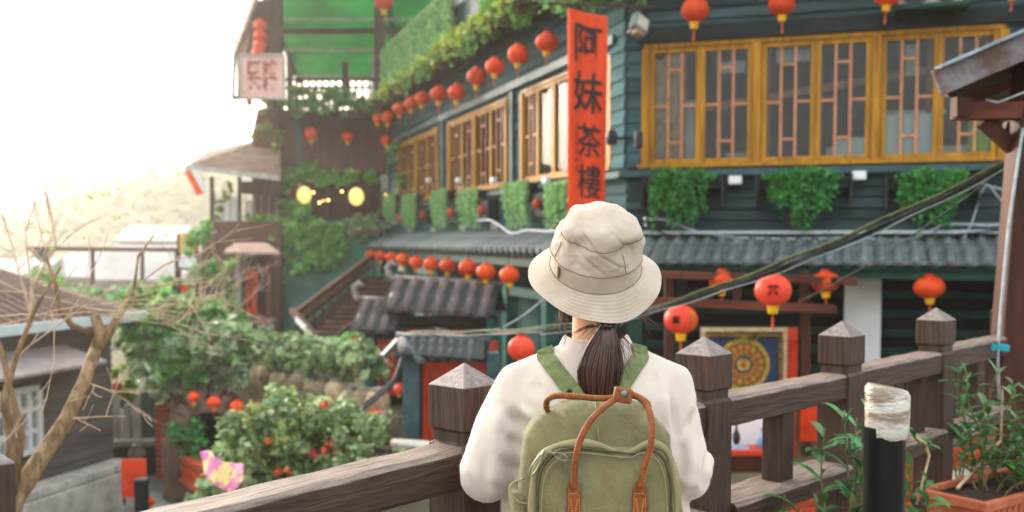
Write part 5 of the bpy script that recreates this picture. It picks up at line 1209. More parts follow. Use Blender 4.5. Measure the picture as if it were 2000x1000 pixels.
for x in np.arange(1380, 1530, 6.5): gb.ball(at(x, 655, Yp), .016, .008, .016, 6, 4)
for y in np.arange(655, 770, 6.5): gb.ball(at(1382, y, Yp), .016, .008, .016, 6, 4); gb.ball(at(1524, y, Yp), .016, .008, .016, 6, 4)
part('gold_border', gb, goldm, mp_, M=I4, kind='stuff')
for r0, r1, y, m_ in ((0.5, 52, -.002, goldm), (40, 43, -.006, MT['brown_dark']), (28, 30, -.006, MT['brown_dark']), (.5, 18, -.006, bluem), (.5, 13, -.010, goldm), (.5, 5, -.014, MT['red'])): circ('ring', 1452, 712, r0, r1, y, m_)
gb = MB()
for i in range(16): a = 2*math.pi*i/16; c = at(1452, 712, Yp); gb.ball((c.x + 23*Yp/2000*math.cos(a), Yp-.008, c.z + 23*Yp/2000*math.sin(a)), .022, .006, .022, 6, 4); gb.ball((c.x + 35*Yp/2000*math.cos(a), Yp-.008, c.z + 35*Yp/2000*math.sin(a)), .026, .006, .026, 6, 4)
part('petals', gb, MT['red_panel'], mp_, M=I4, kind='stuff')
part('crest', leaf_mesh(blob_pts([tuple(at(1452, 655, Yp)) + (.22, .01, .05)], 120), .05, .9), goldm, mp_, M=I4, kind='stuff')
t = thing('red_door_leaf', 'narrow red lacquered panel with glass right of the mandala picture', 'door', at(1545, 720, 12.55)); wb(t, 'leaf', 1533, 1558, 665, 890, 12.55, .05, 'red'); wb(t, 'glass', 1533, 1558, 640, 664, 12.56, .03, 'lantern_pink'); wb(t, 'stile', 1528, 1532, 640, 890, 12.53, .06, 'jar')
t = thing('notice_board', 'small bright red board low behind the railing post', 'board', at(1580, 850, 11.9)); wb(t, 'board', 1562, 1600, 775, 862, 11.9, .06, 'red'); wb(t, 'edge', 1556, 1561, 775, 862, 11.88, .08, 'brownwood')
t = thing('display_board', 'cream board standing under the mandala picture behind the blue vases', 'board', at(1460, 880, 12.3)); wb(t, 'board', 1380, 1532, 785, 882, 12.3, .04, 'white_wall'); wb(t, 'rim', 1378, 1534, 781, 784.5, 12.29, .06, 'jar')
t = thing('red_shelf', 'low red shelf carrying blue and white porcelain', 'shelf', at(1450, 895, 11.8)); part('top', MB().slab([at(1375, 876, 12.2), at(1535, 876, 12.2), at(1545, 890, 11.6), at(1365, 890, 11.6)], .05), MT['red'], t, world=True); wb(t, 'front', 1368, 1542, 893, 990, 11.62, .06, 'brownwood')
porc = mat('blue_white_porcelain', lin('#9fc0d8'), lin('#3f78a8'), .25, 12, bump=0)
for x, y, w, h_, l in ((1490, 878, 13, 42, 'slender blue porcelain vase on the red shelf'), (1442, 882, 22, 10, 'low blue and white bowl on the red shelf'), (1438, 868, 8, 44, 'dark handled pot left on the red shelf')):
    p = at(x, y, 11.9); k = 11.9/2000; t = thing('porcelain_vase' if h_ > 20 else 'porcelain_bowl', l, 'vase' if h_ > 20 else 'bowl', p)
    if h_ > 20: m = MB().lathe([(w*.6*k, 0), (w*k, h_*.25*k), (w*.9*k, h_*.45*k), (w*.3*k, h_*.7*k), (w*.3*k, h_*.95*k), (w*.45*k, h_*k)], 18)
    else: m = MB().lathe([(w*.5*k, 0), (w*.9*k, h_*.5*k), (w*k, h_*k), (w*.9*k, h_*k)], 20)
    part('body', m, porc if x != 1438 else MT['metal_dark'], t, smooth=True); part('foot', MB().lathe([(w*.62*k, -.012), (w*.6*k, -.001)], 14), MT['white'], t)
# brick parapet beyond the railing
ba, bb_ = at(1395, 1003, 9.6), at(2060, 800, 10.2); BF = Frame(ba.xy, (bb_.x-ba.x, bb_.y-ba.y)); BL_ = (bb_.xy-ba.xy).length
ztop = lambda u: ba.z + (bb_.z-ba.z)*u/BL_
t = thing('brick_wall', 'red brick stair wall with pale joints rising to the right beyond the railing', 'wall', (ba.x, ba.y, EYE-2.66))
part('mortar', MB().add([(0,.012,EYE-2.7),(BL_,.012,EYE-2.7),(BL_,.012,ztop(BL_)-.01),(0,.012,ztop(0)-.01),(0,.1,EYE-2.7),(BL_,.1,EYE-2.7),(BL_,.1,ztop(BL_)-.01),(0,.1,ztop(0)-.01)], [(0,1,2,3),(7,6,5,4),(3,2,6,7),(0,3,7,4),(1,5,6,2)]), MT['mortar'], t, M=BF.M)
brick_wall(t, BF, 0, BL_, EYE-2.64, ztop, .23, .075, T=.08)
part('coping', MB().beam(BF.pt(-.05, .05, ztop(0)+.03), BF.pt(BL_, .05, ztop(BL_)+.03), .20, .05), MT['stone'], t, world=True, bevel=.01)
t = thing('concrete_slab', 'grey concrete slab edge leaning low behind the third railing post', 'slab', at(1860, 960, 7)); part('slab', MB().slab([at(1846, 1020, 6.6), at(1846, 950, 7.4), at(1900, 935, 7.6), at(1900, 1020, 6.6)], .1), MT['stone'], t, world=True)
# ---------------------------------------------------------------- cables
cb = thing('cable_bundle', 'thick bundle of mossy cables slanting from the leaning post down behind the hat', 'cables', at(1985, 312, 6.0))
def sagc(a, b, sag, n=26): return [a.lerp(b, i/n) - Vector((0, 0, sag*4*(i/n)*(1-i/n))) for i in range(n+1)]
A_ = at(1992, 306, 5.6); B_ = at(1300, 596, 6.6); C_ = at(1055, 643, 7.6); D_ = at(803, 648, 11.3)
for k, (mt, r_, o) in enumerate((('rubber_green', .011, (0, 0, .010)), ('rubber', .011, (.0, 0, -.018)), ('rubber', .009, (0, .02, -.038)), ('rubber', .006, (0, -.02, .0)), ('rubber_white', .003, (0, -.02, -.028)))):
    o = Vector(o); pts = sagc(A_ + o*.7, B_ + o*.7, .045 + .008*k) + sagc(B_ + o*.7, C_ + o, .02 + .006*k, 12)[1:] + (sagc(C_ + o, D_ + o*.6, .02 + .008*k, 16)[1:] if k in (0, 1, 3) else [])
    pts = [p + Vector((0, 0, .006*math.sin(i*.9 + k*2))) for i, p in enumerate(pts)]
    part('cable', MB().tube(pts, r_, 8), MT[mt], cb, world=True, smooth=True)
wires = [((1560, 590, 8), (1960, 330, 6), .05, .004, 'rubber', 'thin black wire running above the cable bundle'), ((1290, 540, 9), (1640, 440, 9), .12, .004, 'rubber', 'thin wire sagging before the tiled eave right of the hat'),
         ((980, 640, 8.5), (1060, 585, 8.5), .02, .006, 'rubber_white', 'short pale wire rising behind the hat brim'), ((850, 640, 12), (985, 640, 9), .05, .006, 'rubber_green', 'wire along the top of the larger gate')]
for a, b, s, r_, mt, l in wires:
    t = thing('wire', l, 'wire', at(*a)); part('strand', MB().tube(sagc(at(*a), at(*b), s, 14), r_, 6), MT[mt], t, world=True, smooth=True); part('clamp', MB().ball(at(*a), r_*2.2), MT['metal_dark'], t, world=True)
def fac_cable(F, pts, r_, mt, l, v=-.5):
    P_ = [F.pt(F.uz(x, y, v)[0], v, F.uz(x, y, v)[1]) for x, y in pts]; t = thing('wire', l, 'wire', P_[0])
    Q = []
    for i in range(len(P_)-1):
        for k in range(6):
            f = k/6; p0 = P_[max(i-1, 0)]; p1 = P_[i]; p2 = P_[i+1]; p3 = P_[min(i+2, len(P_)-1)]
            Q.append(.5*((2*p1) + (p2-p0)*f + (2*p0-5*p1+4*p2-p3)*f*f + (3*p1-p0-3*p2+p3)*f**3))
    Q.append(P_[-1]); part('strand', MB().tube(Q, r_, 6), MT[mt], t, world=True, smooth=True); part('clip', MB().ball(P_[0], r_*2), MT['metal'], t, world=True)
fac_cable(FF, [(1262,428),(1300,430),(1360,452),(1420,462),(1500,466),(1600,466),(1680,464),(1760,470),(1815,452),(1850,438),(1930,440),(1960,438)], .017, 'rubber_white', 'thick pale cable lying along the tiled eave on the right', v=-.25)
fac_cable(FF, [(1262,440),(1340,470),(1450,474),(1560,474),(1700,478),(1830,462),(1950,450)], .012, 'rubber', 'second dark cable just below the pale one along the right eave', v=-.3)
fac_cable(FF, [(1880,470),(1900,430),(1915,380),(1930,362),(1950,385),(1975,410)], .01, 'rubber_white', 'loop of pale cable hanging right of the third wide planter', v=-.3)
fac_cable(FF, [(1905,352),(1930,362),(1975,375)], .01, 'rubber_white', 'short pale cable tail right of the third wide planter', v=-.32)
fac_cable(LF, [(935,432),(955,430),(975,440),(1000,456),(1030,450),(1075,452),(1110,446)], .02, 'rubber_white', 'pale cable curving over the left eave beside the hat', v=-.45)
# ---------------------------------------------------------------- shelter at the right with its leaning post
sh = thing('shelter', 'weathered timber shelter with sloping metal edged roof and leaning brown post', 'shelter', (2.62, 5.5, 0))
part('leaning_post', MB().beam(at(2022, 60, 5.35), (2.50, 5.22, 0.0), .15, .15), MT['brownwood'], sh, world=True, bevel=.01)
f0, f1 = at(1829, 163, 5.0), at(2120, 38, 5.0)
part('fascia', MB().beam(f0, f1, .035, .13), mat('weathered_fascia', lin('#7f7b80'), lin('#5a4238'), .5, 5, (1, 1, 1), .4, contrast=(.4, .6)), sh, world=True, bevel=.004)
bk = Vector((1.3, 2.2, .12))
part('roof_panel', MB().slab([f0 + Vector((0, .02, .07)), f1 + Vector((0, .02, .07)), f1 + bk, f0 + bk], .03), MT['metal'], sh, world=True)
part('roof_lining', MB().slab([f0 + Vector((0.02, .04, .0)), f1 + Vector((0, .04, .0)), f1 + bk - Vector((0, 0, .1)), f0 + bk - Vector((0, 0, .1))], .02), MT['brown_dark'], sh, world=True)
part('drip_edge', MB().beam(f0 + Vector((0, -.02, .075)), f1 + Vector((0, -.02, .075)), .08, .015), mat('pale_blue_edge', lin('#9fb4c4'), lin('#77818c'), .4, 12), sh, world=True)
for k in range(3): a = f0 + bk*(.25+.3*k) + (f1-f0)*.08 - Vector((0, 0, .06)); part('rafter', MB().beam(a, a + (f1-f0)*.85, .06, .07), MT['brownwood_x'], sh, world=True)
part('cross_beam', MB().beam(at(1862, 217, 5.3), at(2080, 216, 5.3), .09, .09), MT['brownwood_x'], sh, world=True, bevel=.006)
part('hanger', MB().beam(at(1878, 190, 5.25), at(1878, 228, 5.25), .08, .08), MT['brownwood'], sh, world=True)
part('brace', MB().beam(at(1920, 236, 5.35), at(2012, 320, 5.35), .05, .07), MT['brownwood'], sh, world=True)
part('brace', MB().beam(at(1960, 250, 5.4), at(2020, 270, 5.4), .05, .07), MT['brownwood'], sh, world=True)
t = thing('wire', 'thin grey wire stapled down the leaning brown post', 'wire', at(1975, 300, 5.2))
part('strand', MB().tube([at(2000, 180, 5.2), at(1950, 200, 5.2), at(1925, 195, 5.2)], .006, 6), MT['rubber_white'], t, world=True, smooth=True)
part('strand', MB().tube([at(1998, 250, 5.22), at(1985, 340, 5.2), at(1970, 440, 5.16), at(1955, 600, 5.12), at(1948, 690, 5.1), at(1952, 780, 5.1)], .008, 6), MT['rubber_white'], t, world=True, smooth=True)
t = thing('hose_clamp', 'bright teal plastic clamp tied to the foot rail of the leaning post', 'clamp', at(1945, 680, 5.1)); tl = mat('teal_plastic', lin('#2aa5b8'), lin('#1a8494'), .35, 10, bump=.1)
part('band', MB().beam(at(1925, 676, 5.12), at(1968, 680, 5.12), .05, .035), tl, t, world=True, bevel=.005); part('screw', MB().tube([at(1940, 678, 5.08), at(1940, 678, 5.02)], .02), tl, t, world=True)

# ---------------------------------------------------------------- wooden railing
fence = thing('wooden_railing', 'weathered dark wooden railing with pyramid capped square posts along the walkway', 'railing', (-.125, 2.62, 0))
posts = [((-.89, 1.625), .30), ((-.122, 2.62), .312), ((.622, 3.30), .308), ((1.283, 3.97), .310), ((1.935, 4.66), .303), ((2.60, 5.36), .31)]
ang = math.atan2(rd.y, rd.x)
def post_mesh():
    s = .066; g_ = .057; zt = 0
    prof = [(s-.004, -.052), (s, -.056), (s, -.165), (s-.004, -.168), (g_, -.170), (g_, -.200), (s-.004, -.203), (s, -.207), (s, -1.25)]
    m = MB(); vs = [(0, 0, 0)]
    for r_, z in prof: vs += [(-r_, -r_, z), (r_, -r_, z), (r_, r_, z), (-r_, r_, z)]
    fs = [(0, 1, 2), (0, 2, 3), (0, 3, 4), (0, 4, 1)]
    for i in range(len(prof)-1):
        for k in range(4): fs.append((1+4*i+k, 1+4*(i+1)+k, 1+4*(i+1)+(k+1) % 4, 1+4*i+(k+1) % 4))
    # cap is a mesh of its own
    return m, vs, fs, prof
_, vs, fs, prof = post_mesh()
pc = MB(); pc.add(vs[:1+4*4], [f for f in fs if max(f) < 17] + [(13, 14, 15, 16)]); 
pb = MB(); pb.add(vs[13:], [tuple(i-13 for i in f) for f in fs if min(f) >= 13] + [(3, 2, 1, 0)])
hts = []
# cap tops lose a little edge to wear
pcm = pc.mesh('cap'); 
bm_ = bmesh.new(); bm_.from_mesh(pcm)
for f in bm_.faces: f.normal_flip() if f.normal.z < -.9 and f.calc_center_median().z > -.06 else None
bmesh.ops.recalc_face_normals(bm_, faces=bm_.faces); bm_.to_mesh(pcm); bm_.free(); pbm = pb.mesh('post'); bm_ = bmesh.new(); bm_.from_mesh(pbm); bmesh.ops.recalc_face_normals(bm_, faces=bm_.faces); bm_.to_mesh(pbm); bm_.free()
pcm.materials.append(MT['post']); pcm.materials.append(MT['cap']); pbm.materials.append(MT['post'])
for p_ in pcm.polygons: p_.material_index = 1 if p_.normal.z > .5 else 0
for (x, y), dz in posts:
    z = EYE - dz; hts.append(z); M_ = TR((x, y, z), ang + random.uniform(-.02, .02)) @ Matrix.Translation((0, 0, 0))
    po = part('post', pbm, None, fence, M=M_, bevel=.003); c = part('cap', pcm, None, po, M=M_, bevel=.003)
def rail_between(i, j, ztop_, h_, w_, name='rail', mt='rail', top=True):
    (x0, y0), _ = posts[i]; (x1, y1), _ = posts[j]; a = Vector((x0, y0, 0)); b = Vector((x1, y1, 0)); L = (b-a).length; d = (b-a)/L
    nn = Vector((-d.y, d.x, 0)); M_ = Matrix(((d.x, nn.x, 0, a.x), (d.y, nn.y, 0, a.y), (0, 0, 1, ztop_), (0, 0, 0, 1)))
    m = MB(); n = 14; e0, e1 = .062, L-.062; vs = []
    for k in range(n+1):
        x = e0 + (e1-e0)*k/n; jz = .0015*math.sin(k*1.9+i) ; c = .012
        sec = [(-w_/2, -h_), (w_/2, -h_), (w_/2, -c), (w_/2-c, 0), (-w_/2+c, 0), (-w_/2, -c)]
        vs += [(x, yy, zz + jz) for yy, zz in sec]
    fs = [(6*k+q, 6*(k+1)+q, 6*(k+1)+(q+1) % 6, 6*k+(q+1) % 6) for k in range(n) for q in range(6)] + [tuple(range(5, -1, -1)), tuple(6*n+q for q in range(6))]
    m.add(vs, fs); me = m.mesh(name); me.materials.append(MT[mt]); me.materials.append(MT['rail_top'])
    bmx = bmesh.new(); bmx.from_mesh(me); bmesh.ops.recalc_face_normals(bmx, faces=bmx.faces); bmx.to_mesh(me); bmx.free()
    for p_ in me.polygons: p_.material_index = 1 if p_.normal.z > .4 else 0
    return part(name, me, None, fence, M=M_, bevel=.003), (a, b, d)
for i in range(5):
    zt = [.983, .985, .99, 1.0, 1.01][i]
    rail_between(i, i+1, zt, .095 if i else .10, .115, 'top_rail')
    zl = zt - .345
    rail_between(i, i+1, zl, .07, .18, 'lower_rail')
    (x0, y0), _ = posts[i]; (x1, y1), _ = posts[i+1]
    for f in (.5,):
        cx, cy = x0 + (x1-x0)*f, y0 + (y1-y0)*f
        M_ = TR((cx, cy, 0), math.atan2(y1-y0, x1-x0)); part('baluster', MB().box(-.045, .045, -.038, .038, zl+.001, zt-.096), MT['post'], fence, M=M_, bevel=.003)
    if i == 3 or i == 4:
        for f in (.22, .78): M_ = TR((x0 + (x1-x0)*f, y0 + (y1-y0)*f, 0), math.atan2(y1-y0, x1-x0)); part('baluster', MB().box(-.032, .032, -.03, .03, zl+.001, zt-.096), MT['post'], fence, M=M_, bevel=.003)
# old bollard with peeling white wrapped top
p = at(1728, 850, 3.15); z0 = at(1728, 745, 3.15).z
t = thing('pipe_bollard', 'black pipe bollard with a ragged white wrapped slanting top beside the railing', 'bollard', (p.x, p.y, 0))
part('pipe', MB().lathe([(.062, 0), (.062, z0-.14)], 32), mat('black_pipe_paint', lin('#15171a'), lin('#0b0c0e'), .35, 14, bump=.12), t, smooth=False)
m = MB(); n = 32; prof = [(.0625, -.155), (.066, -.15), (.0665, -.10), (.068, -.05), (.067, -.01), (.060, .003), (.02, .006)]; vs = []
for j, (r_, z) in enumerate(prof):
    for k in range(n):
        a = 2*math.pi*k/n; jr = .0028*noise.noise(Vector((math.cos(a)*2, math.sin(a)*2, z*30))); lean = -.16*math.cos(a)*r_*(1 if j > 2 else (j/3))*1.2 
        drip = (-.012*noise.noise(Vector((math.cos(a)*3, math.sin(a)*3, 7)))) if j < 2 else 0
        vs.append(((r_+jr)*math.cos(a)+.006, (r_+jr)*math.sin(a), z0 + z + lean + drip - .02))
m.add(vs, [(j*n+k, j*n+(k+1) % n, (j+1)*n+(k+1) % n, (j+1)*n+k) for j in range(len(prof)-1) for k in range(n)] + [tuple((len(prof)-1)*n+k for k in range(n))])
wt = mat('peeling_white_wrap', (.60, .575, .50), lin('#85765f'), .25, 8, (1, 1, 4.0), .6, .006, contrast=(.40, .56), spec=.6, coat=.4, fine=50)
part('wrapped_top', m, wt, t, smooth=True)
part('base_plate', MB().lathe([(.11, 0.0), (.11, .012), (.065, .014)], 24), MT['metal_dark'], t)

# ---------------------------------------------------------------- plants on the walkway
def lance_plant(par, stems, leaf_len, mt, seed, per=16, aspect=.26):
    """upright stems with whorls of long narrow leaves, each leaf a folded blade"""
    r_ = random.Random(seed); sm = MB(); lv = MB()
    for a, b, bend in stems:
        a, b = Vector(a), Vector(b); n = 10; pts = [a.lerp(b, i/n) + Vector((bend*math.sin(math.pi*i/n*.9), .02*math.sin(i), 0)) for i in range(n+1)]
        sm.tube(pts, [.006*(1-.6*i/n) for i in range(n+1)], 6)
        for k in range(per):
            f = .28 + .72*k/per; i = int(f*n); i = min(i, n-1); p = pts[i].lerp(pts[i+1], f*n-i); az = k*2.4 + r_.uniform(-.4, .4); el = r_.uniform(.15, 1.0) + (.4 if f > .9 else 0)
            d = Vector((math.cos(az)*math.cos(el), math.sin(az)*math.cos(el), math.sin(el))); L = leaf_len*r_.uniform(.6, 1.15); w_ = L*aspect*.5
            side = d.cross(Vector((0, 0, 1))); side = side.normalized() if side.length > .1 else Vector((1, 0, 0)); up = side.cross(d)
            vs = []; m_ = 5
            for j in range(m_+1):
                s = j/m_; q = p + d*L*s - Vector((0, 0, 1))*(L*.35*s*s); ww = w_*math.sin(math.pi*min(s*.93+.07, 1))**.8
                vs += [q - side*ww + up*ww*.35, q, q + side*ww + up*ww*.35]
            lv.add(vs, [(3*j+q, 3*j+q+1, 3*(j+1)+q+1, 3*(j+1)+q) for j in range(m_) for q in (0, 1)])
    part('stems', sm, MT['stem'], par, world=True, smooth=True, kind='stuff'); part('leaves', lv, mt, par, world=True, smooth=True, kind='stuff')
oleaf = mat('lance_leaves', lin('#46863d'), lin('#296530'), .36, 8, bump=0, isl=.35, transl=.22, spec=.6)
def pot(par, x, y, r_, h_, mt='terracotta'):
    part('pot', MB().lathe([(r_*.75, 0), (r_, h_*.9), (r_*1.08, h_*.9), (r_*1.08, h_), (r_*.98, h_), (r_*.95, h_*.85)], 24, Matrix.Translation((x, y, 0))), MT[mt], par, M=I4, smooth=False)
    part('earth', MB().lathe([(r_*.9, h_*.82), (r_*.5, h_*.86)], 20, Matrix.Translation((x, y, 0))), MT['soil'], par, M=I4)
Yq = 3.45; b0 = at(1648, 1000, Yq)
t = thing('potted_plant', 'young plant with long glossy leaves before the railing, left of the bollard', 'plant', (b0.x, b0.y, 0)); pot(t, b0.x, b0.y, .13, .24)
base = Vector((b0.x, b0.y, .2)); lance_plant(t, [(base, at(1642, 800, Yq), .03), (base, at(1615, 835, Yq-.08), -.03), (base, at(1668, 815, Yq+.05), .02), (base, at(1678, 865, Yq), .03), (base, at(1690, 800, Yq+.1), .05)], .15, oleaf, 3, 15, .24)
t = thing('potted_plant', 'low plant at the bottom edge between the woman and the bollard', 'plant', (at(1560, 1000, 3.4).x, 3.4, 0)); q0 = at(1560, 1000, 3.4); pot(t, q0.x, q0.y, .12, .22)
base = Vector((q0.x, q0.y, .2)); lance_plant(t, [(base, at(1535, 965, 3.4), -.02), (base, at(1590, 975, 3.4), .03), (base, at(1560, 985, 3.4), 0)], .13, oleaf, 5, 10, .3)
t = thing('potted_plant', 'plant with a curved bare stalk between bollard and third railing post', 'plant', (at(1790, 1000, 3.75).x, 3.75, 0)); q0 = at(1785, 1000, 3.75); pot(t, q0.x, q0.y, .13, .24)
base = Vector((q0.x, q0.y, .2)); lance_plant(t, [(base, at(1772, 905, 3.75), .02), (base, at(1800, 935, 3.7), .03), (base, at(1775, 960, 3.7), -.03), (base, at(1808, 972, 3.7), .02)], .12, oleaf, 6, 13, .28)
part('bare_stalk', MB().tube([at(1790, 985, 3.7), at(1805, 930, 3.7), at(1815, 890, 3.7), at(1808, 866, 3.7), at(1790, 855, 3.7)], .005, 6), MT['twig'], t, world=True, smooth=True)
lance_plant(t, [(at(1812, 885, 3.72), at(1785, 850, 3.72), .0)], .09, oleaf, 8, 8, .3)
t = thing('potted_plant', 'thin stemmed plant behind the railing between third and fourth posts', 'plant', (at(1868, 1000, 4.9).x, 4.9, 0)); q0 = at(1870, 1000, 4.9); pot(t, q0.x, q0.y, .13, .24)
base = Vector((q0.x, q0.y, .2)); lance_plant(t, [(base, at(1858, 850, 4.9), .0), (base, at(1878, 790, 4.95), .02), (base, at(1882, 730, 4.95), .01), (base, at(1850, 880, 4.9), -.03)], .12, oleaf, 9, 9, .3)
# rectangular terracotta planter
cx_, cy_ = 2.10, 4.35
t = thing('rectangular_planter', 'ribbed rectangular terracotta planter crowded with leafy plants at the right bottom corner', 'planter', (cx_, cy_, 0))
Mq = TR((cx_, cy_, 0), R(35)); zr = at(1942, 984, 4.0).z
part('stand', MB().box(-.40, .40, -.16, .16, 0, zr-.22), MT['stone'], t, M=Mq, bevel=.01)
m = MB(); m.add([(-.33,-.12,zr-.218),(.33,-.12,zr-.218),(.33,.12,zr-.218),(-.33,.12,zr-.218),(-.36,-.14,zr-.03),(.36,-.14,zr-.03),(.36,.14,zr-.03),(-.36,.14,zr-.03)], [(3,2,1,0),(4,5,6,7),(0,1,5,4),(1,2,6,5),(2,3,7,6),(3,0,4,7)])
part('body', m, MT['terracotta'], t, M=Mq)
m = MB(); m.box(-.38, .38, -.16, -.13, zr-.04, zr); m.box(-.38, .38, .13, .16, zr-.04, zr); m.box(-.38, -.35, -.13, .13, zr-.04, zr); m.box(.35, .38, -.13, .13, zr-.04, zr); part('rim', m, MT['terracotta'], t, M=Mq, bevel=.006)
for i in range(15): x = -.32 + i*.046; part('rib', MB().box(x-.012, x+.012, -.141, -.118, zr-.21, zr-.045), MT['terracotta'], t, M=Mq)
part('earth', MB().box(-.345, .345, -.125, .125, zr-.045, zr-.022), MT['soil'], t, M=Mq)
st_ = []; r2 = random.Random(5)
for i in range(17):
    u_, v_ = r2.uniform(-.12, .32), r2.uniform(-.09, .09); q = Mq @ Vector((u_, v_, zr-.03)); tall = r2.uniform(.16, .38) if i % 3 else r2.uniform(.38, .56)
    st_.append((q, q + Vector((r2.uniform(-.14, .12), r2.uniform(-.1, .1), tall)), r2.uniform(-.04, .04)))
lance_plant(t, st_, .105, oleaf, 12, 15, .3)
part('bare_stick', MB().tube([Mq @ Vector((-.25, .05, zr)), at(1955, 860, 4.5), at(1958, 760, 4.5)], [.008, .006, .004], 6), MT['twig'], t, world=True)
# ---------------------------------------------------------------- the young woman seen from behind
def capsule(m, a, b, ra, rb, n=20, k=5, flat=1.0):
    a, b = Vector(a), Vector(b); d = (b-a).normalized(); x = d.cross(Vector((0, 1, 0))); x = x.normalized() if x.length > .05 else Vector((1, 0, 0)); y = d.cross(x); vs = []
    rows = [(a - d*ra*math.cos(math.pi/2*i/k), ra*math.sin(math.pi/2*i/k)) for i in range(k+1)] + [(b + d*rb*math.sin(math.pi/2*i/k), rb*math.cos(math.pi/2*i/k)) for i in range(k+1)]
    for c, r_ in rows:
        r_ = max(r_, .0004)
        for q in range(n): t_ = 2*math.pi*q/n; vs.append(c + x*math.cos(t_)*r_ + y*math.sin(t_)*r_*flat)
    nn = len(rows); fs = [(i*n+q, i*n+(q+1) % n, (i+1)*n+(q+1) % n, (i+1)*n+q) for i in range(nn-1) for q in range(n)] + [tuple(range(n-1, -1, -1)), tuple((nn-1)*n+q for q in range(n))]
    m.add(vs, fs)
def loft(m, levels, n=40, e=2.6):
    """levels: (centre x, centre y, z, half width, half depth)"""
    vs = []
    for cx, cy, z, hx, hy in levels:
        for q in range(n):
            t_ = 2*math.pi*q/n; c, s = math.cos(t_), math.sin(t_); vs.append((cx + hx*math.copysign(abs(c)**(2/e), c), cy + hy*math.copysign(abs(s)**(2/e), s), z))
    k = len(levels); m.add(vs, [(i*n+q, i*n+(q+1) % n, (i+1)*n+(q+1) % n, (i+1)*n+q) for i in range(k-1) for q in range(n)] + [tuple(range(n-1, -1, -1)), tuple((k-1)*n+q for q in range(n))])
def rem(m, vox, it=6):
    bmx = bmesh.new(); me = m.mesh('tmp'); bmx.from_mesh(me); bmesh.ops.recalc_face_normals(bmx, faces=bmx.faces); bmx.to_mesh(me); bmx.free()
    return bake(me, [('REMESH', dict(mode='VOXEL', voxel_size=vox, use_smooth_shade=True)), ('SMOOTH', dict(factor=.5, iterations=it))])
girl = thing('person', 'young woman seen from behind in cream sweater and beige bucket hat with dark ponytail', 'person', (.20, 2.45, 0))
MT['skin'] = mat('skin', lin('#e8b896'), lin('#d9a07c'), .5, 14, bump=.06, dist=.002, spec=.35)
MT['hair'] = mat('dark_brown_hair', lin('#66402f'), lin('#2c1a15'), .32, 30, (1, 1, .1), .1, .001, spec=.6, isl=.4)
MT['knit'] = mat('cream_knit', (.67, .575, .49), (.59, .50, .42), .95, 5, bump=.55, dist=.0016, fine=420, sheen=.5, detail=4)
MT['rib'] = mat('cream_rib_knit', (.68, .60, .53), (.61, .52, .45), .9, 10, bump=.3, dist=.001, fine=300)
MT['denim'] = mat('blue_jeans', lin('#5d7390'), lin('#42566f'), .85, 30, bump=.3, dist=.001)
MT['canvas_hat'] = mat('beige_cotton', lin('#c0b09f'), lin('#aa9988'), .85, 9, bump=.35, dist=.0015, fine=500, sheen=.2)
def A(x, y, Y): return at(x, y, Y)
bd = MB(); YB = 2.47
capsule(bd, A(1162, 560, 2.49), A(1163, 515, 2.49), .080, .079); capsule(bd, A(1160, 592, 2.53), A(1160, 580, 2.54), .050, .052)
capsule(bd, A(1161, 700, 2.49), A(1160, 600, 2.495), .058, .052)
capsule(bd, (.325, YB, 1.15), (.075, YB, 1.15), .032, .032); loft(bd, [(.2, YB, 1.20, .06, .05), (.2, YB, 1.15, .12, .07), (.2, YB, 1.08, .145, .095), (.2, YB, .93, .125, .09), (.2, YB, .85, .15, .105), (.2, YB, .76, .155, .11)])
for sx, el, wr in ((-1, A(955, 925, 2.44), A(1075, 868, 2.72)), (1, A(1330, 925, 2.46), A(1235, 862, 2.75))):
    shd = Vector((.2 + sx*.145, YB, 1.14)); capsule(bd, shd, el, .034, .030); capsule(bd, el, wr, .030, .024)
    d = (wr-el).normalized(); palm = wr + d*.05; capsule(bd, wr, palm, .024, .028, flat=.6)
    side = d.cross(Vector((0, 0, 1))).normalized()
    for q, (o, L) in enumerate(((-.024, .052), (-.008, .062), (.008, .066), (.024, .056))):
        b0 = palm + side*o + d*.01; b1 = b0 + d*L*.5 - Vector((0, 0, .006)); b2 = b1 + (d*.5 - Vector((0, 0, .8))).normalized()*L*.45; capsule(bd, b0, b1, .0095, .0085, 10, 3); capsule(bd, b1, b2, .0085, .007, 10, 3)
    th = wr + side*(-sx)*.02 + d*.015; t1 = th + (side*(-sx) + d*.8).normalized()*.035; capsule(bd, th, t1, .012, .010, 10, 3); capsule(bd, t1, t1 + d*.028, .010, .008, 10, 3)
    hip = Vector((.2 + sx*.085, YB+.01, .80)); knee = Vector((.2 + sx*.09, YB+.03, .45)); ank = Vector((.2 + sx*.10, YB-.02, .08))
    capsule(bd, hip, knee, .085, .055); capsule(bd, knee, ank, .055, .038); capsule(bd, ank - Vector((0, .01, .04)), ank + Vector((0, .16, -.045)), .034, .03, flat=.9)
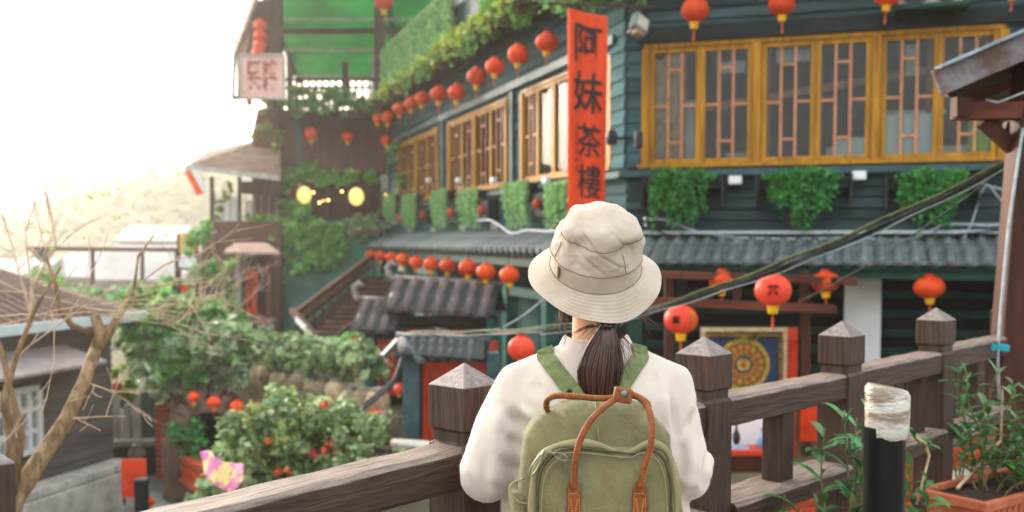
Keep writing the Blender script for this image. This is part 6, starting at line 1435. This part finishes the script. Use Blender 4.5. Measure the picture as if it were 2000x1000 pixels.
# face: nose, ears, brow (turned away from the camera)
capsule(bd, A(1162, 552, 2.575), A(1162, 566, 2.592), .007, .011); 
for sx in (-1, 1): capsule(bd, A(1162, 560, 2.495) + Vector((sx*.078, 0, .02)), A(1162, 560, 2.495) + Vector((sx*.080, -.006, -.02)), .012, .009, flat=.5)
body = part('body', rem(bd, .0085, 5), MT['skin'], girl, M=I4, smooth=True)
for p_ in body.data.polygons: p_.use_smooth = True
hc = A(1162, 556, 2.50)
for sx in (-1, 1): part('eye', MB().ball(hc + Vector((sx*.030, .064, .010)), .011, .0085, .007), MT['white'], body, M=I4, smooth=True); part('iris', MB().ball(hc + Vector((sx*.030, .0705, .010)), .0052, .003, .0052), MT['ink'], body, M=I4, smooth=True)
part('mouth', MB().ball(hc + Vector((0, .084, -.046)), .020, .006, .0055), mat('lips', lin('#c46a62'), lin('#b55a55'), .4, 20, bump=0), body, M=I4, smooth=True)
# sweater
sw = MB()
def lv(y, xl, xr, hy, Y=2.47): a, b = A(xl, y, Y), A(xr, y, Y); return ((a.x+b.x)/2, Y, a.z, (b.x-a.x)/2, hy)
loft(sw, [lv(1150, 1004, 1326, .12), lv(1100, 990, 1340, .135), lv(1000, 982, 1348, .13), lv(900, 985, 1345, .125), lv(820, 985, 1345, .12), lv(770, 985, 1342, .112), lv(735, 1000, 1326, .10, 2.475), lv(712, 1022, 1304, .088, 2.48), lv(690, 1058, 1270, .076, 2.485), lv(676, 1088, 1240, .066, 2.49), lv(666, 1106, 1222, .056, 2.49)], 48, 2.3)
capsule(sw, A(1090, 712, 2.48), A(1012, 752, 2.47), .046, .054); capsule(sw, A(1240, 712, 2.48), A(1310, 752, 2.47), .046, .054)
capsule(sw, A(1012, 752, 2.47), A(974, 850, 2.44), .056, .068); capsule(sw, A(974, 850, 2.44), A(952, 925, 2.42), .068, .071); capsule(sw, A(952, 925, 2.42), A(1062, 890, 2.69), .070, .036)
capsule(sw, A(1310, 752, 2.47), A(1322, 850, 2.45), .055, .062); capsule(sw, A(1322, 850, 2.45), A(1333, 922, 2.44), .062, .070); capsule(sw, A(1340, 922, 2.45), A(1246, 884, 2.71), .064, .036)
capsule(sw, A(1366, 905, 2.50), A(1362, 935, 2.50), .036, .03)
sme = rem(sw, .0065, 10)
def ridged(p, s, o): n_ = noise.noise(Vector((p.x*s[0]+o, p.y*s[1], p.z*s[2]))); return (1-abs(n_)*2.2)
nrm = [v.normal.copy() for v in sme.vertices]
cxs = .2
ell = [A(952, 925, 2.42), A(1333, 922, 2.44)]
FOLDS = [  # (start px, end px, width m, depth m): hand placed creases as seen from the back
    ((1040, 845), (984, 792), .013, -.015), ((1052, 822), (1010, 790), .010, .007), ((1030, 880), (985, 845), .012, -.009), ((1022, 930), (972, 878), .012, -.010), ((978, 785), (968, 850), .013, .006),
    ((1000, 965), (950, 930), .012, -.007), ((930, 850), (922, 940), .016, .004), ((948, 870), (950, 960), .010, -.005), ((1060, 770), (1035, 740), .014, -.005), ((1310, 755), (1322, 870), .008, -.009),
    ((1296, 760), (1300, 840), .014, .005), ((1366, 798), (1334, 850), .010, -.009), ((1334, 850), (1324, 915), .010, -.007), ((1350, 860), (1345, 930), .012, .005), ((1381, 888), (1370, 945), .006, -.012),
    ((1370, 945), (1335, 968), .008, -.006), ((1325, 930), (1305, 975), .010, -.007), ((1290, 730), (1262, 752), .012, -.004), ((1345, 770), (1362, 830), .012, .003)]
FW = [(A(*a, 2.4), A(*b, 2.4), w_, d_) for a, b, w_, d_ in FOLDS]
for v, n_ in zip(sme.vertices, nrm):
    p = v.co; side = abs(p.x - cxs)/.2; k = sstep(.45, 1.0, side)
    f = .0030*(ridged(p, (8, 8, 3.0), 0)-.55) * (.3 + .7*k) + .0016*noise.noise(p*11) + .0016*(ridged(p, (15, 15, 8), 5)-.5)*k
    low = sstep(1.0, .93, p.z)*k; f += low*.003*math.sin(p.z*70 + p.x*30 + 3*noise.noise(p*10))
    if n_.y < .4:
        for a, b, w_, d_ in FW:
            ab = Vector((b.x-a.x, b.z-a.z)); ap = Vector((p.x-a.x, p.z-a.z)); s = min(max(ap.dot(ab)/ab.dot(ab), 0), 1); dd = (ap - ab*s).length
            if dd < w_*3: f += 1.7*d_*math.exp(-(dd/w_)**2)*(math.sin(math.pi*min(max(s, .08), .92)))
    v.co = p + n_*f
sme = bake(sme, [('SMOOTH', dict(factor=.5, iterations=2))])
for p_ in sme.polygons: p_.use_smooth = True
sweater = part('sweater', sme, MT['knit'], girl, M=I4)
BV = BVHTree.FromPolygons([v.co.copy() for v in sme.vertices], [tuple(p.vertices) for p in sme.polygons])
def hit(px, py, off=.004):
    d = ray(px, py).normalized(); r_ = BV.ray_cast(Vector((0, 0, EYE)), d); 
    return (r_[0] - d*off) if r_[0] else None
fz = MB(); rf = random.Random(8); nv = len(sme.vertices)
for _ in range(26000):
    v = sme.vertices[rf.randrange(nv)]
    if v.normal.y > .35: continue
    a = v.co; d = (v.normal + Vector((rf.uniform(-.9, .9), rf.uniform(-.9, .9), rf.uniform(-.9, .9)))).normalized(); s_ = d.orthogonal().normalized()*.00022; L_ = rf.uniform(.002, .0062)
    fz.v += [tuple(a - s_), tuple(a + s_), tuple(a + d*L_)]; q = len(fz.v); fz.f.append((q-3, q-2, q-1))
part('wool_fuzz', fz, MT['knit'], sweater, M=I4, kind='stuff')
# ribbed collar
m = MB(); cc = A(1164, 668, 2.49); n = 120; vs = []
for j, (dr, dz) in enumerate(((.019, -.014), (.016, -.004), (.010, .008), (.005, .017), (.000, .018), (-.005, .010))):
    for q in range(n):
        t_ = 2*math.pi*q/n; r_ = (.0725 + dr + (.0011 if q % 2 else 0)); x = cc.x + r_*math.cos(t_); y = cc.y + r_*.86*math.sin(t_); vs.append((x, y, cc.z + dz + .0005 - .010*max(0, -math.sin(t_)) - .03*max(0, math.sin(t_)) ))
m.add(vs, [(j*n+q, j*n+(q+1) % n, (j+1)*n+(q+1) % n, (j+1)*n+q) for j in range(5) for q in range(n)]); part('collar', m, MT['rib'], sweater, M=I4, smooth=True)
for a, b, r_ in ((A(1062, 890, 2.69), A(1078, 880, 2.73), .034), (A(1246, 884, 2.71), A(1234, 874, 2.75), .034)): part('cuff', MB().tube([a, b], [r_, r_*.9], 24), MT['rib'], sweater, M=I4, smooth=True)
lo = MB(); loft(lo, [(.2, YB, .86, .165, .12), (.2, YB, .76, .172, .125), (.2, YB, .70, .165, .12)])
for sx in (-1, 1): capsule(lo, (.2 + sx*.085, YB+.01, .76), (.2 + sx*.09, YB+.03, .45), .095, .075); capsule(lo, (.2 + sx*.09, YB+.03, .45), (.2 + sx*.10, YB-.02, .11), .075, .06)
part('trousers', rem(lo, .011, 4), MT['denim'], girl, M=I4)
for sx in (-1, 1):
    sh_ = MB(); capsule(sh_, (.2 + sx*.10, YB-.04, .045), (.2 + sx*.105, YB+.15, .04), .045, .042, flat=1.0); part('shoe', sh_, MT['white'], girl, M=I4, smooth=True)
# hair: cap at the nape, ponytail of strands, stray hairs
hp_ = MB(); loft(hp_, [(A(1162, 612, 2.5).x, 2.485, A(0, 618, 2.5).z, .050, .045), (A(1162, 600, 2.5).x, 2.480, A(0, 598, 2.5).z, .070, .060), (A(1162, 560, 2.5).x, 2.478, A(0, 560, 2.5).z, .086, .074), (.2, 2.482, A(0, 530, 2.5).z, .087, .080), (.2, 2.494, A(0, 515, 2.5).z, .086, .090), (.2, 2.49, A(0, 470, 2.5).z, .074, .078)], 32, 2)
hair = part('hair', hp_, MT['hair'], girl, M=I4, smooth=True)
pm = MB(); rh = random.Random(4)
def path(sx, sy, ex, ey, spread):
    pts = []
    for i in range(9):
        f = i/8; cx = 1187 - 17*f - 3*math.sin(f*3); y = 634 + 146*f; wd = (12 + 33*math.sin(min(f*2.1, 1.57)))*(1 - .30*max(0, f-.65)/.35); wob = 3.0*math.sin(f*5+spread*9)*f
        pts.append(A(cx + sx*wd + wob, y + ey*14*f, 2.372 + .022*sy*math.sin(min(f*2, 1.57)) - .012*(1-f) ))
    return pts
for i in range(800):
    a = rh.uniform(0, 2*math.pi); q = math.sqrt(rh.random()); sx, sy = math.cos(a)*q, math.sin(a)*q
    pts = path(sx, sy, 0, rh.uniform(-1.2, 1), rh.random()); r0 = rh.uniform(.0007, .0018); pm.tube(pts, [r0*.6, r0, r0, r0, r0, r0, r0*.9, r0*.7, r0*.3], 5, cap=False)
part('ponytail', pm, MT['hair'], hair, M=I4, smooth=True, kind='stuff')
core = MB(); cp = [A(1187 - 17*f, 634 + 142*f, 2.374 - .012*(1-f)) for f in [i/8 for i in range(9)]]; core.tube(cp, [.009, .019, .026, .030, .031, .029, .025, .019, .009], 16, flat=.5); part('ponytail_core', core, MT['hair'], hair, M=I4, smooth=True)
nape = MB()
for i in range(260):
    f = rh.random(); x0 = 1114 + 96*f; a = A(x0, 600 + rh.uniform(-5, 5), 2.46 - .02*math.sin(math.pi*f)); b = A(1187 + (f-.5)*28, 634 + rh.uniform(-3, 4), 2.365); c = a.lerp(b, .5) + Vector((0, -.022*math.sin(math.pi*f) - .006, .004)); nape.tube([a, c, b], .0018, 5, cap=False)
part('gathered_hair', nape, MT['hair'], hair, M=I4, smooth=True, kind='stuff')
st = MB()
for i in range(64):
    side_ = i % 3
    if side_ == 0: p0 = (1096 + rh.uniform(-4, 10), 600); p1 = (1094 + rh.uniform(-12, 14), 640 + rh.uniform(-10, 45))
    elif side_ == 1: p0 = (1200, 640); p1 = (1205 + rh.uniform(0, 40), 690 + rh.uniform(-20, 60))
    else: p0 = (1165, 636); p1 = (1130 + rh.uniform(-20, 10), 652 + rh.uniform(-8, 14)) if i % 2 else (1262 + rh.uniform(-5, 30), 620 + rh.uniform(-6, 40)); p0 = p0 if i % 2 else (1235, 600)
    a, b = A(*p0, 2.40), A(*p1, 2.37); c = a.lerp(b, .5) + Vector((rh.uniform(-.012, .012), -.006, rh.uniform(0, .008))); st.tube([a, a.lerp(c, .5) + Vector((0, 0, .002)), c, c.lerp(b, .5) + Vector((rh.uniform(-.004, .004), 0, 0)), b], [.0008, .0008, .0007, .0005, .0002], 4, cap=False)
part('stray_hairs', st, MT['hair'], hair, M=I4, smooth=True, kind='stuff')
ht = MB()
for i in range(6): ht.ball(A(1166 + i*9, 634 + (2 if i in (0, 5) else 3), 2.352), .0045, .0045, .005, 10, 6)
ht.tube([A(1163, 633, 2.36), A(1187, 638, 2.348), A(1212, 633, 2.36)], .0022, 6); part('hair_tie', ht, mat('dark_beads', lin('#3a3f44'), lin('#22262a'), .15, 20, bump=0, spec=.8), hair, M=I4, smooth=True, kind='stuff')
# bucket hat: tilted back, soft crown with seams and a stitched brim
hat_c = A(1161, 541, 2.455); TH = Matrix.Translation(hat_c) @ Matrix.Rotation(R(2.5), 4, 'Y') @ Matrix.Rotation(R(34), 4, 'X')
def hat_shape(r_, z, t_):
    """soft irregular cloth: p in hat space"""
    x, y = math.cos(t_), math.sin(t_); P3 = Vector((x*r_, y*r_, z))
    k = sstep(.04, .12, z); dr = (.014*noise.noise(P3*11 + Vector((3, 1, 0))) + .009*noise.noise(P3*24 + Vector((0, 8, 2))))*k
    cr = 1-abs(noise.noise(Vector((x*r_*14 + z*9 + 4, y*r_*14, z*22 + x*1.2))))*4.5; dr -= .0045*max(cr, 0)**1.5*k
    cr = 1-abs(noise.noise(Vector((x*r_*20 - z*18, y*r_*16 + 7, z*26))))*5; dr += .0022*max(cr, 0)**2*k
    b = 1 - sstep(.0, .04, z); dz = b*(.0075*math.sin(2*t_+.9) + .004*math.sin(3*t_+2) + .002*math.sin(7*t_)) * (r_/.16)
    dz += .010*noise.noise(Vector((x*r_*16, y*r_*16, 3.3)))*sstep(.14, .175, z)
    # dent at the right of the crown
    ax = math.cos(t_ + R(48)); dr -= .016*max(0, ax)**8*math.exp(-((z-.13)/.025)**2)
    return Vector(((r_+dr)*x, (r_+dr)*y*1.04, z+dz))
prof = [(.1585, -.0015)] + [(.1595 - .0515*f, .034*f + .00045*math.cos(f*2*math.pi*8)) for f in np.linspace(0, 1, 49)] + [(.1075 - .002*f, .036 + .038*f) for f in np.linspace(.05, .95, 8)] + [(.1055 - .007*f - .004*f*f, .078 + .060*f) for f in np.linspace(0, 1, 20)] + [(.0942*math.cos(a)**.8, .140 + .042*math.sin(a)) for a in np.linspace(.04, 1.52, 20)]
n = 144; vs = []
for r_, z in prof:
    for q in range(n): vs.append(TH @ hat_shape(r_, z, 2*math.pi*q/n))
m = MB(); k = len(prof); m.add(vs, [(j*n+q, j*n+(q+1) % n, (j+1)*n+(q+1) % n, (j+1)*n+q) for j in range(k-1) for q in range(n)] + [tuple((k-1)*n+q for q in range(n))])
nb_ = 50; me = m.mesh('bucket_hat', True)
hat = part('bucket_hat', me, MT['canvas_hat'], girl, M=I4); so = hat.modifiers.new('s', 'SOLIDIFY'); so.thickness = .002; so.offset = -1
seam = mat('seam_thread', lin('#8d7660'), lin('#77624e'), .9, 60, bump=0)
for r_, z in ((.1085, .0345), (.1060, .0765), (.0950, .1385)):
    part('seam', MB().tube([TH @ (hat_shape(r_+.0009, z, 2*math.pi*q/90)) for q in range(91)], .0009, 6, cap=False), seam, hat, M=I4, smooth=True)
for t0 in (200, 305, 80): part('seam', MB().tube([TH @ hat_shape(r_+.0012, z, R(t0)) for r_, z in prof[59:72]], .0008, 6), seam, hat, M=I4, smooth=True)
pts = [TH @ hat_shape(.1078+.0015, z, R(214)) for z in (.038, .05, .062, .074)]; part('side_tab', MB().tube(pts, [.001, .003, .003, .001], 6, flat=2), seam, hat, M=I4, smooth=True)

# ---------------------------------------------------------------- backpack
bp_ = thing('backpack', 'olive green canvas backpack with tan leather handles worn on the back of the woman', 'backpack', (.18, 2.27, .7))
MT['canvas'] = mat('olive_canvas', lin('#8c855c'), lin('#676144'), .72, 13, bump=.7, dist=.005, fine=420, contrast=(.3, .7), sheen=.15)
MT['canvas_l'] = mat('pale_olive_canvas', lin('#97906a'), lin('#807958'), .72, 8, bump=.3, dist=.0012, fine=380)
MT['leather'] = mat('tan_leather', lin('#96582f'), lin('#6c3c20'), .55, 40, bump=.5, dist=.001)
MT['leather_d'] = mat('brown_leather_edge', lin('#7a4326'), lin('#5d3019'), .5, 25, bump=.2, dist=.001)
MT['thread'] = mat('orange_thread', lin('#e0a35c'), lin('#c98a45'), .8, 60, bump=0)
MT['webbing'] = mat('green_webbing', lin('#7d8757'), lin('#5f6b42'), .65, 60, bump=.3, dist=.0008)
MT['zipm'] = mat('zip_metal', lin('#8f927c'), lin('#6d705c'), .35, 20, bump=.1, metal=.4)
def shell(levels, n=72, e=4.0, disp=None):
    m = MB(); rows = []
    P_ = [(A(xl, y, (Yf+Yb)/2), A(xr, y, (Yf+Yb)/2), Yf, Yb) for y, xl, xr, Yf, Yb in levels]
    out = []
    for i in range(len(P_)-1):
        (a, b, yf, yb), (a2, b2, yf2, yb2) = P_[i], P_[i+1]; s_ = 5
        for j in range(s_ + (1 if i == len(P_)-2 else 0)):
            f = j/s_; out.append((a.lerp(a2, f), b.lerp(b2, f), yf + (yf2-yf)*f, yb + (yb2-yb)*f))
    vs = []
    for a, b, yf, yb in out:
        cx, cy, hx, hy = (a.x+b.x)/2, (yf+yb)/2, (b.x-a.x)/2, (yb-yf)/2
        for q in range(n):
            t_ = 2*math.pi*q/n; c, s = math.cos(t_), math.sin(t_); p = Vector((cx + hx*math.copysign(abs(c)**(2/e), c), cy + hy*math.copysign(abs(s)**(2/e), s), a.z))
            if disp: p += disp(p, Vector((c, s, 0)))
            vs.append(p)
    k = len(out); m.add(vs, [(i*n+q, i*n+(q+1) % n, (i+1)*n+(q+1) % n, (i+1)*n+q) for i in range(k-1) for q in range(n)] + [tuple(range(n-1, -1, -1)), tuple((k-1)*n+q for q in range(n))]); return m
ztop_ = A(1160, 785, 2.25).z
def dpack(p, d):
    u = (p.x-.18)/.17; top = sstep(ztop_-.14, ztop_-.02, p.z)
    f = .014*top*math.sin(u*13 + 6*(ztop_-p.z)*u + 1.5*noise.noise(p*9)) + .008*top*(1-abs(noise.noise(Vector((p.x*26 + (ztop_-p.z)*20*u, 1, p.z*7)))*2.5)) + .0045*noise.noise(p*12)
    f -= .006*math.exp(-((u-.02)/.035)**2)*top*(.6+.4*math.sin(p.z*90))
    return Vector((d.x*.5*f, -abs(f)*0 + d.y*f, .0))
m = shell([(1245, 1030, 1300, 2.24, 2.32), (1225, 1012, 1316, 2.20, 2.34), (1100, 1008, 1320, 2.195, 2.345), (1000, 1010, 1318, 2.195, 2.345), (930, 1013, 1314, 2.20, 2.345), (880, 1018, 1308, 2.205, 2.345), (845, 1026, 1301, 2.212, 2.345), (818, 1042, 1288, 2.222, 2.34), (802, 1060, 1272, 2.235, 2.335), (792, 1082, 1254, 2.248, 2.33), (785, 1110, 1236, 2.262, 2.322), (782, 1140, 1210, 2.275, 2.31)], disp=dpack)
me = m.mesh('main_compartment', True); part('main_compartment', me, MT['canvas'], bp_, M=I4)
def dpock(p, d): return Vector((0, d.y*(.0045*noise.noise(p*9) + .0024*noise.noise(p*22)), 0))
m = shell([(1215, 1062, 1300, 2.165, 2.23), (1195, 1048, 1314, 2.160, 2.23), (1000, 1046, 1315, 2.157, 2.23), (940, 1047, 1314, 2.16, 2.23), (915, 1051, 1311, 2.164, 2.23), (898, 1058, 1305, 2.168, 2.23), (885, 1069, 1295, 2.174, 2.23), (877, 1083, 1282, 2.181, 2.23), (872, 1103, 1262, 2.19, 2.23)], e=5, disp=dpock)
part('front_pocket', m.mesh('front_pocket', True), MT['canvas'], bp_, M=I4)
arch = [(1040, 1100), (1040, 1000), (1042, 945), (1047, 915), (1058, 893), (1075, 877), (1100, 868), (1135, 866), (1165, 869), (1188, 877), (1208, 890), (1225, 888), (1245, 876), (1268, 867), (1290, 872), (1306, 888), (1315, 915), (1319, 950), (1320, 1000), (1320, 1100)]
def smooth_pts(P_, s_=6):
    Q = []
    for i in range(len(P_)-1):
        p0, p1, p2, p3 = P_[max(i-1, 0)], P_[i], P_[i+1], P_[min(i+2, len(P_)-1)]
        for k_ in range(s_): f = k_/s_; Q.append(.5*((2*p1) + (p2-p0)*f + (2*p0-5*p1+4*p2-p3)*f*f + (3*p1-p0-3*p2+p3)*f**3))
    return Q + [P_[-1]]
ar = smooth_pts([A(x, y, 2.178) for x, y in arch])
part('pocket_hood', MB().tube(ar, [.0085 + .002*math.sin(i*.33) for i in range(len(ar))], 10), MT['canvas_l'], bp_, M=I4, smooth=True)
zl = smooth_pts([A(x + (9 if x < 1100 else (-9 if x > 1240 else 0)), y + (10 if 1040 < x < 1318 and y < 960 else 0), 2.160) for x, y in arch if not (1180 < x < 1235)]); part('zip_tape', MB().tube(zl, .0030, 8), mat('dark_olive_zip', lin('#55533c'), lin('#3c3b2a'), .6, 60), bp_, M=I4, smooth=True)
sl_ = smooth_pts([A(x + (17 if x < 1100 else (-17 if x > 1240 else 0)), y + (18 if y < 960 else 0), 2.157) for x, y in arch if not (1180 < x < 1235)]); part('piping', MB().tube(sl_, .0016, 6), MT['canvas_l'], bp_, M=I4, smooth=True)
part('top_seam', MB().tube([A(1163, 786, 2.262), A(1165, 800, 2.228), A(1167, 830, 2.208), A(1170, 866, 2.200)], .0022, 6), MT['canvas_l'], bp_, M=I4, smooth=True)
# zip pulls
for a, b, sd in ((A(1061, 884, 2.150), A(1034, 929, 2.146), 0), (A(1078, 884, 2.150), A(1108, 897, 2.144), 1)):
    d = (b-a).normalized(); sdv = d.cross(Vector((0, 1, 0))).normalized(); lp_ = []
    for i in range(21):
        t_ = 2*math.pi*i/20; c = a.lerp(b, .55); L = (b-a).length*.46; lp_.append(c + d*L*math.cos(t_) + sdv*.0062*(1+.25*math.cos(t_))*math.sin(t_))
    part('zip_pull', MB().tube(lp_, .0016, 8), MT['zipm'], bp_, M=I4, smooth=True); part('zip_slider', MB().beam(a - d*.006, a + d*.008, .011, .006), MT['zipm'], bp_, M=I4, bevel=.002)
# side pockets
for lv_, nm in (([(1180, 998, 1040, 2.21, 2.33), (1100, 992, 1040, 2.20, 2.335), (1000, 996, 1038, 2.205, 2.335), (952, 994, 1032, 2.215, 2.33)], 'l'), ([(1180, 1290, 1332, 2.21, 2.33), (1100, 1290, 1338, 2.20, 2.335), (1000, 1292, 1334, 2.205, 2.335), (948, 1298, 1326, 2.215, 2.33)], 'r')):
    part('side_pocket', shell(lv_, e=3, disp=lambda p, d: Vector((d.x, d.y, 0))*.004*noise.noise(p*18)).mesh('side_pocket', True), MT['canvas'], bp_, M=I4)
part('pocket_binding', MB().tube(smooth_pts([A(1022, 935, 2.22), A(1000, 945, 2.215), A(996, 960, 2.21), A(1010, 978, 2.200), A(1032, 985, 2.196)]), .0022, 6), MT['canvas_l'], bp_, M=I4, smooth=True)
part('pocket_binding', MB().tube(smooth_pts([A(1312, 925, 2.22), A(1326, 948, 2.215), A(1322, 965, 2.205), A(1312, 978, 2.200)]), .0022, 6), MT['canvas_l'], bp_, M=I4, smooth=True)
# handles
H1 = smooth_pts([A(*p) for p in ((1121, 955, 2.148), (1122, 920, 2.143), (1127, 880, 2.138), (1139, 846, 2.138), (1157, 817, 2.145), (1180, 795, 2.165), (1203, 779, 2.19), (1226, 770, 2.20), (1250, 778, 2.19), (1267, 800, 2.165), (1274, 835, 2.145), (1270, 875, 2.140), (1258, 915, 2.143), (1249, 952, 2.148))])
H2 = smooth_pts([A(*p) for p in ((1071, 806, 2.262), (1067, 792, 2.25), (1071, 779, 2.235), (1088, 773, 2.22), (1125, 774, 2.21), (1165, 778, 2.205), (1198, 777, 2.205), (1222, 771, 2.215), (1248, 776, 2.235), (1264, 788, 2.255), (1268, 800, 2.262))])
def handle(P_, r_, nm):
    n_ = len(P_); h_ = part(nm, MB().tube(P_, [r_*(1.0 if 3 < i < n_-4 else .85) for i in range(n_)], 14), MT['leather'], bp_, M=I4, smooth=True)
    sp = MB()
    for i in range(2, n_-2, 1):
        a, b = P_[i], P_[i+1] if i+1 < n_ else P_[i]; d = (b-a).normalized(); s_ = d.cross(Vector((0, 1, 0))).normalized(); q = a + s_*r_*.82 - Vector((0, r_*.62, 0)); sp.tube([q, q + (b-a)*.6], .0006, 4)
    part('stitching', sp, MT['thread'], h_, M=I4, kind='stuff'); return h_
handle(H1, .0072, 'front_handle'); handle(H2, .0070, 'back_handle')
for xc, wd in ((1121, 14), (1250, 15)):
    m = MB(); out = [(-.45, 940), (.45, 940), (.8, 948), (.95, 962), (1.05, 1010), (1.2, 1110), (-1.2, 1110), (-1.05, 1010), (-.95, 962), (-.8, 948)]
    m.slab([A(xc + q*wd, y, 2.149 + .004*(y > 980)) for q, y in out][::-1], .004); tb_ = part('leather_tab', m, MT['leather'], bp_, M=I4, bevel=.001)
    sp = MB()
    for q0, q1, y0, y1 in ((-.72, -.9, 966, 1090), (.72, .9, 966, 1090), (-.65, .65, 964, 964), (-.6, 0, 975, 1020), (.6, 0, 975, 1020), (-.45, 0, 975, 1012), (.45, 0, 975, 1012)):
        k_ = max(3, int(math.hypot((q1-q0)*wd, y1-y0)/5))
        for i in range(k_): f0, f1 = i/k_, (i+.6)/k_; sp.tube([A(xc + (q0+(q1-q0)*f)*wd, y0+(y1-y0)*f, 2.1455) for f in (f0, f1)], .0005, 4)
    part('stitching', sp, MT['thread'], tb_, M=I4, kind='stuff')
m = MB(); c = A(1216, 772, 2.195); Mb = Matrix.Translation(c) @ Matrix.Rotation(R(10), 4, 'Y'); m.box(-.020, .020, -.016, .012, -.015, .016, Mb); sb = part('snap_band', m, MT['leather'], bp_, M=I4, bevel=.004)
part('snap_button', MB().lathe([(.0075, 0), (.0072, .002), (.004, .003), (.001, .0032)], 20, Mb @ Matrix.Translation((.001, -.0163, .006)) @ Matrix.Rotation(R(90), 4, 'X')), MT['metal'], sb, M=I4, smooth=True)
# shoulder straps: ribbed webbing laid on the sweater, over the shoulders and down the chest
def strap(pxs, w_):
    cen = [hit(x, y, .0045) for x, y in pxs]; cen = [c for c in cen if c]
    top = cen[0]; x = top.x; over = []
    for Y in np.linspace(top.y + .01, 2.56, 9):
        r_ = BV.ray_cast(Vector((x, float(Y), 2)), Vector((0, 0, -1))); 
        if r_[0]: over.append(r_[0] + Vector((0, 0, .0045)))
    fr = []
    for z in np.linspace(over[-1].z - .02, 1.0, 8):
        r_ = BV.ray_cast(Vector((x, 3.2, float(z))), Vector((0, -1, 0)))
        if r_[0]: fr.append(r_[0] + Vector((0, .005, 0)))
    P_ = smooth_pts(cen[::-1] + over + fr, 16); m = MB(); vs = []; L = 0; prevx = None; n_ = len(P_)
    for i, p in enumerate(P_):
        d = (P_[min(i+2, n_-1)] - P_[max(i-2, 0)]).normalized(); loc, nn, _, _ = BV.find_nearest(p); s_ = d.cross(nn).normalized()
        if prevx is not None and s_.dot(prevx) < 0: s_ = -s_
        if prevx is not None: s_ = (prevx*.8 + s_*.2).normalized()
        prevx = s_; rip = .0006 if i % 3 == 0 else 0
        nn = s_.cross(d).normalized(); nn = nn if nn.dot(p - loc) > 0 else -nn
        vs += [p - s_*w_/2 + nn*(.000), p - s_*w_/2 + nn*(.0016+rip), p + nn*(.002+rip), p + s_*w_/2 + nn*(.0016+rip), p + s_*w_/2]
    m.add(vs, [(5*i+q, 5*i+q+1, 5*(i+1)+q+1, 5*(i+1)+q) for i in range(n_-1) for q in range(4)]); return part('shoulder_strap', m, MT['webbing'], bp_, M=I4)
s1 = strap([(1053 + 83*f, 680 + 108*f) for f in np.linspace(0, 1, 8)], .040); s2 = strap([(1262 - 72*f, 680 + 108*f) for f in np.linspace(0, 1, 8)], .040)
for s_, x, y in ((s1, 1112, 764), (s2, 1198, 758)):
    h_ = hit(x, y, .010)
    if h_: part('rivet', MB().lathe([(.006, 0), (.0055, .0025), (.003, .004), (.0005, .0042)], 14, Matrix.Translation(h_) @ Matrix.Rotation(R(90), 4, 'X')), MT['metal_dark'], s_, M=I4, smooth=True)
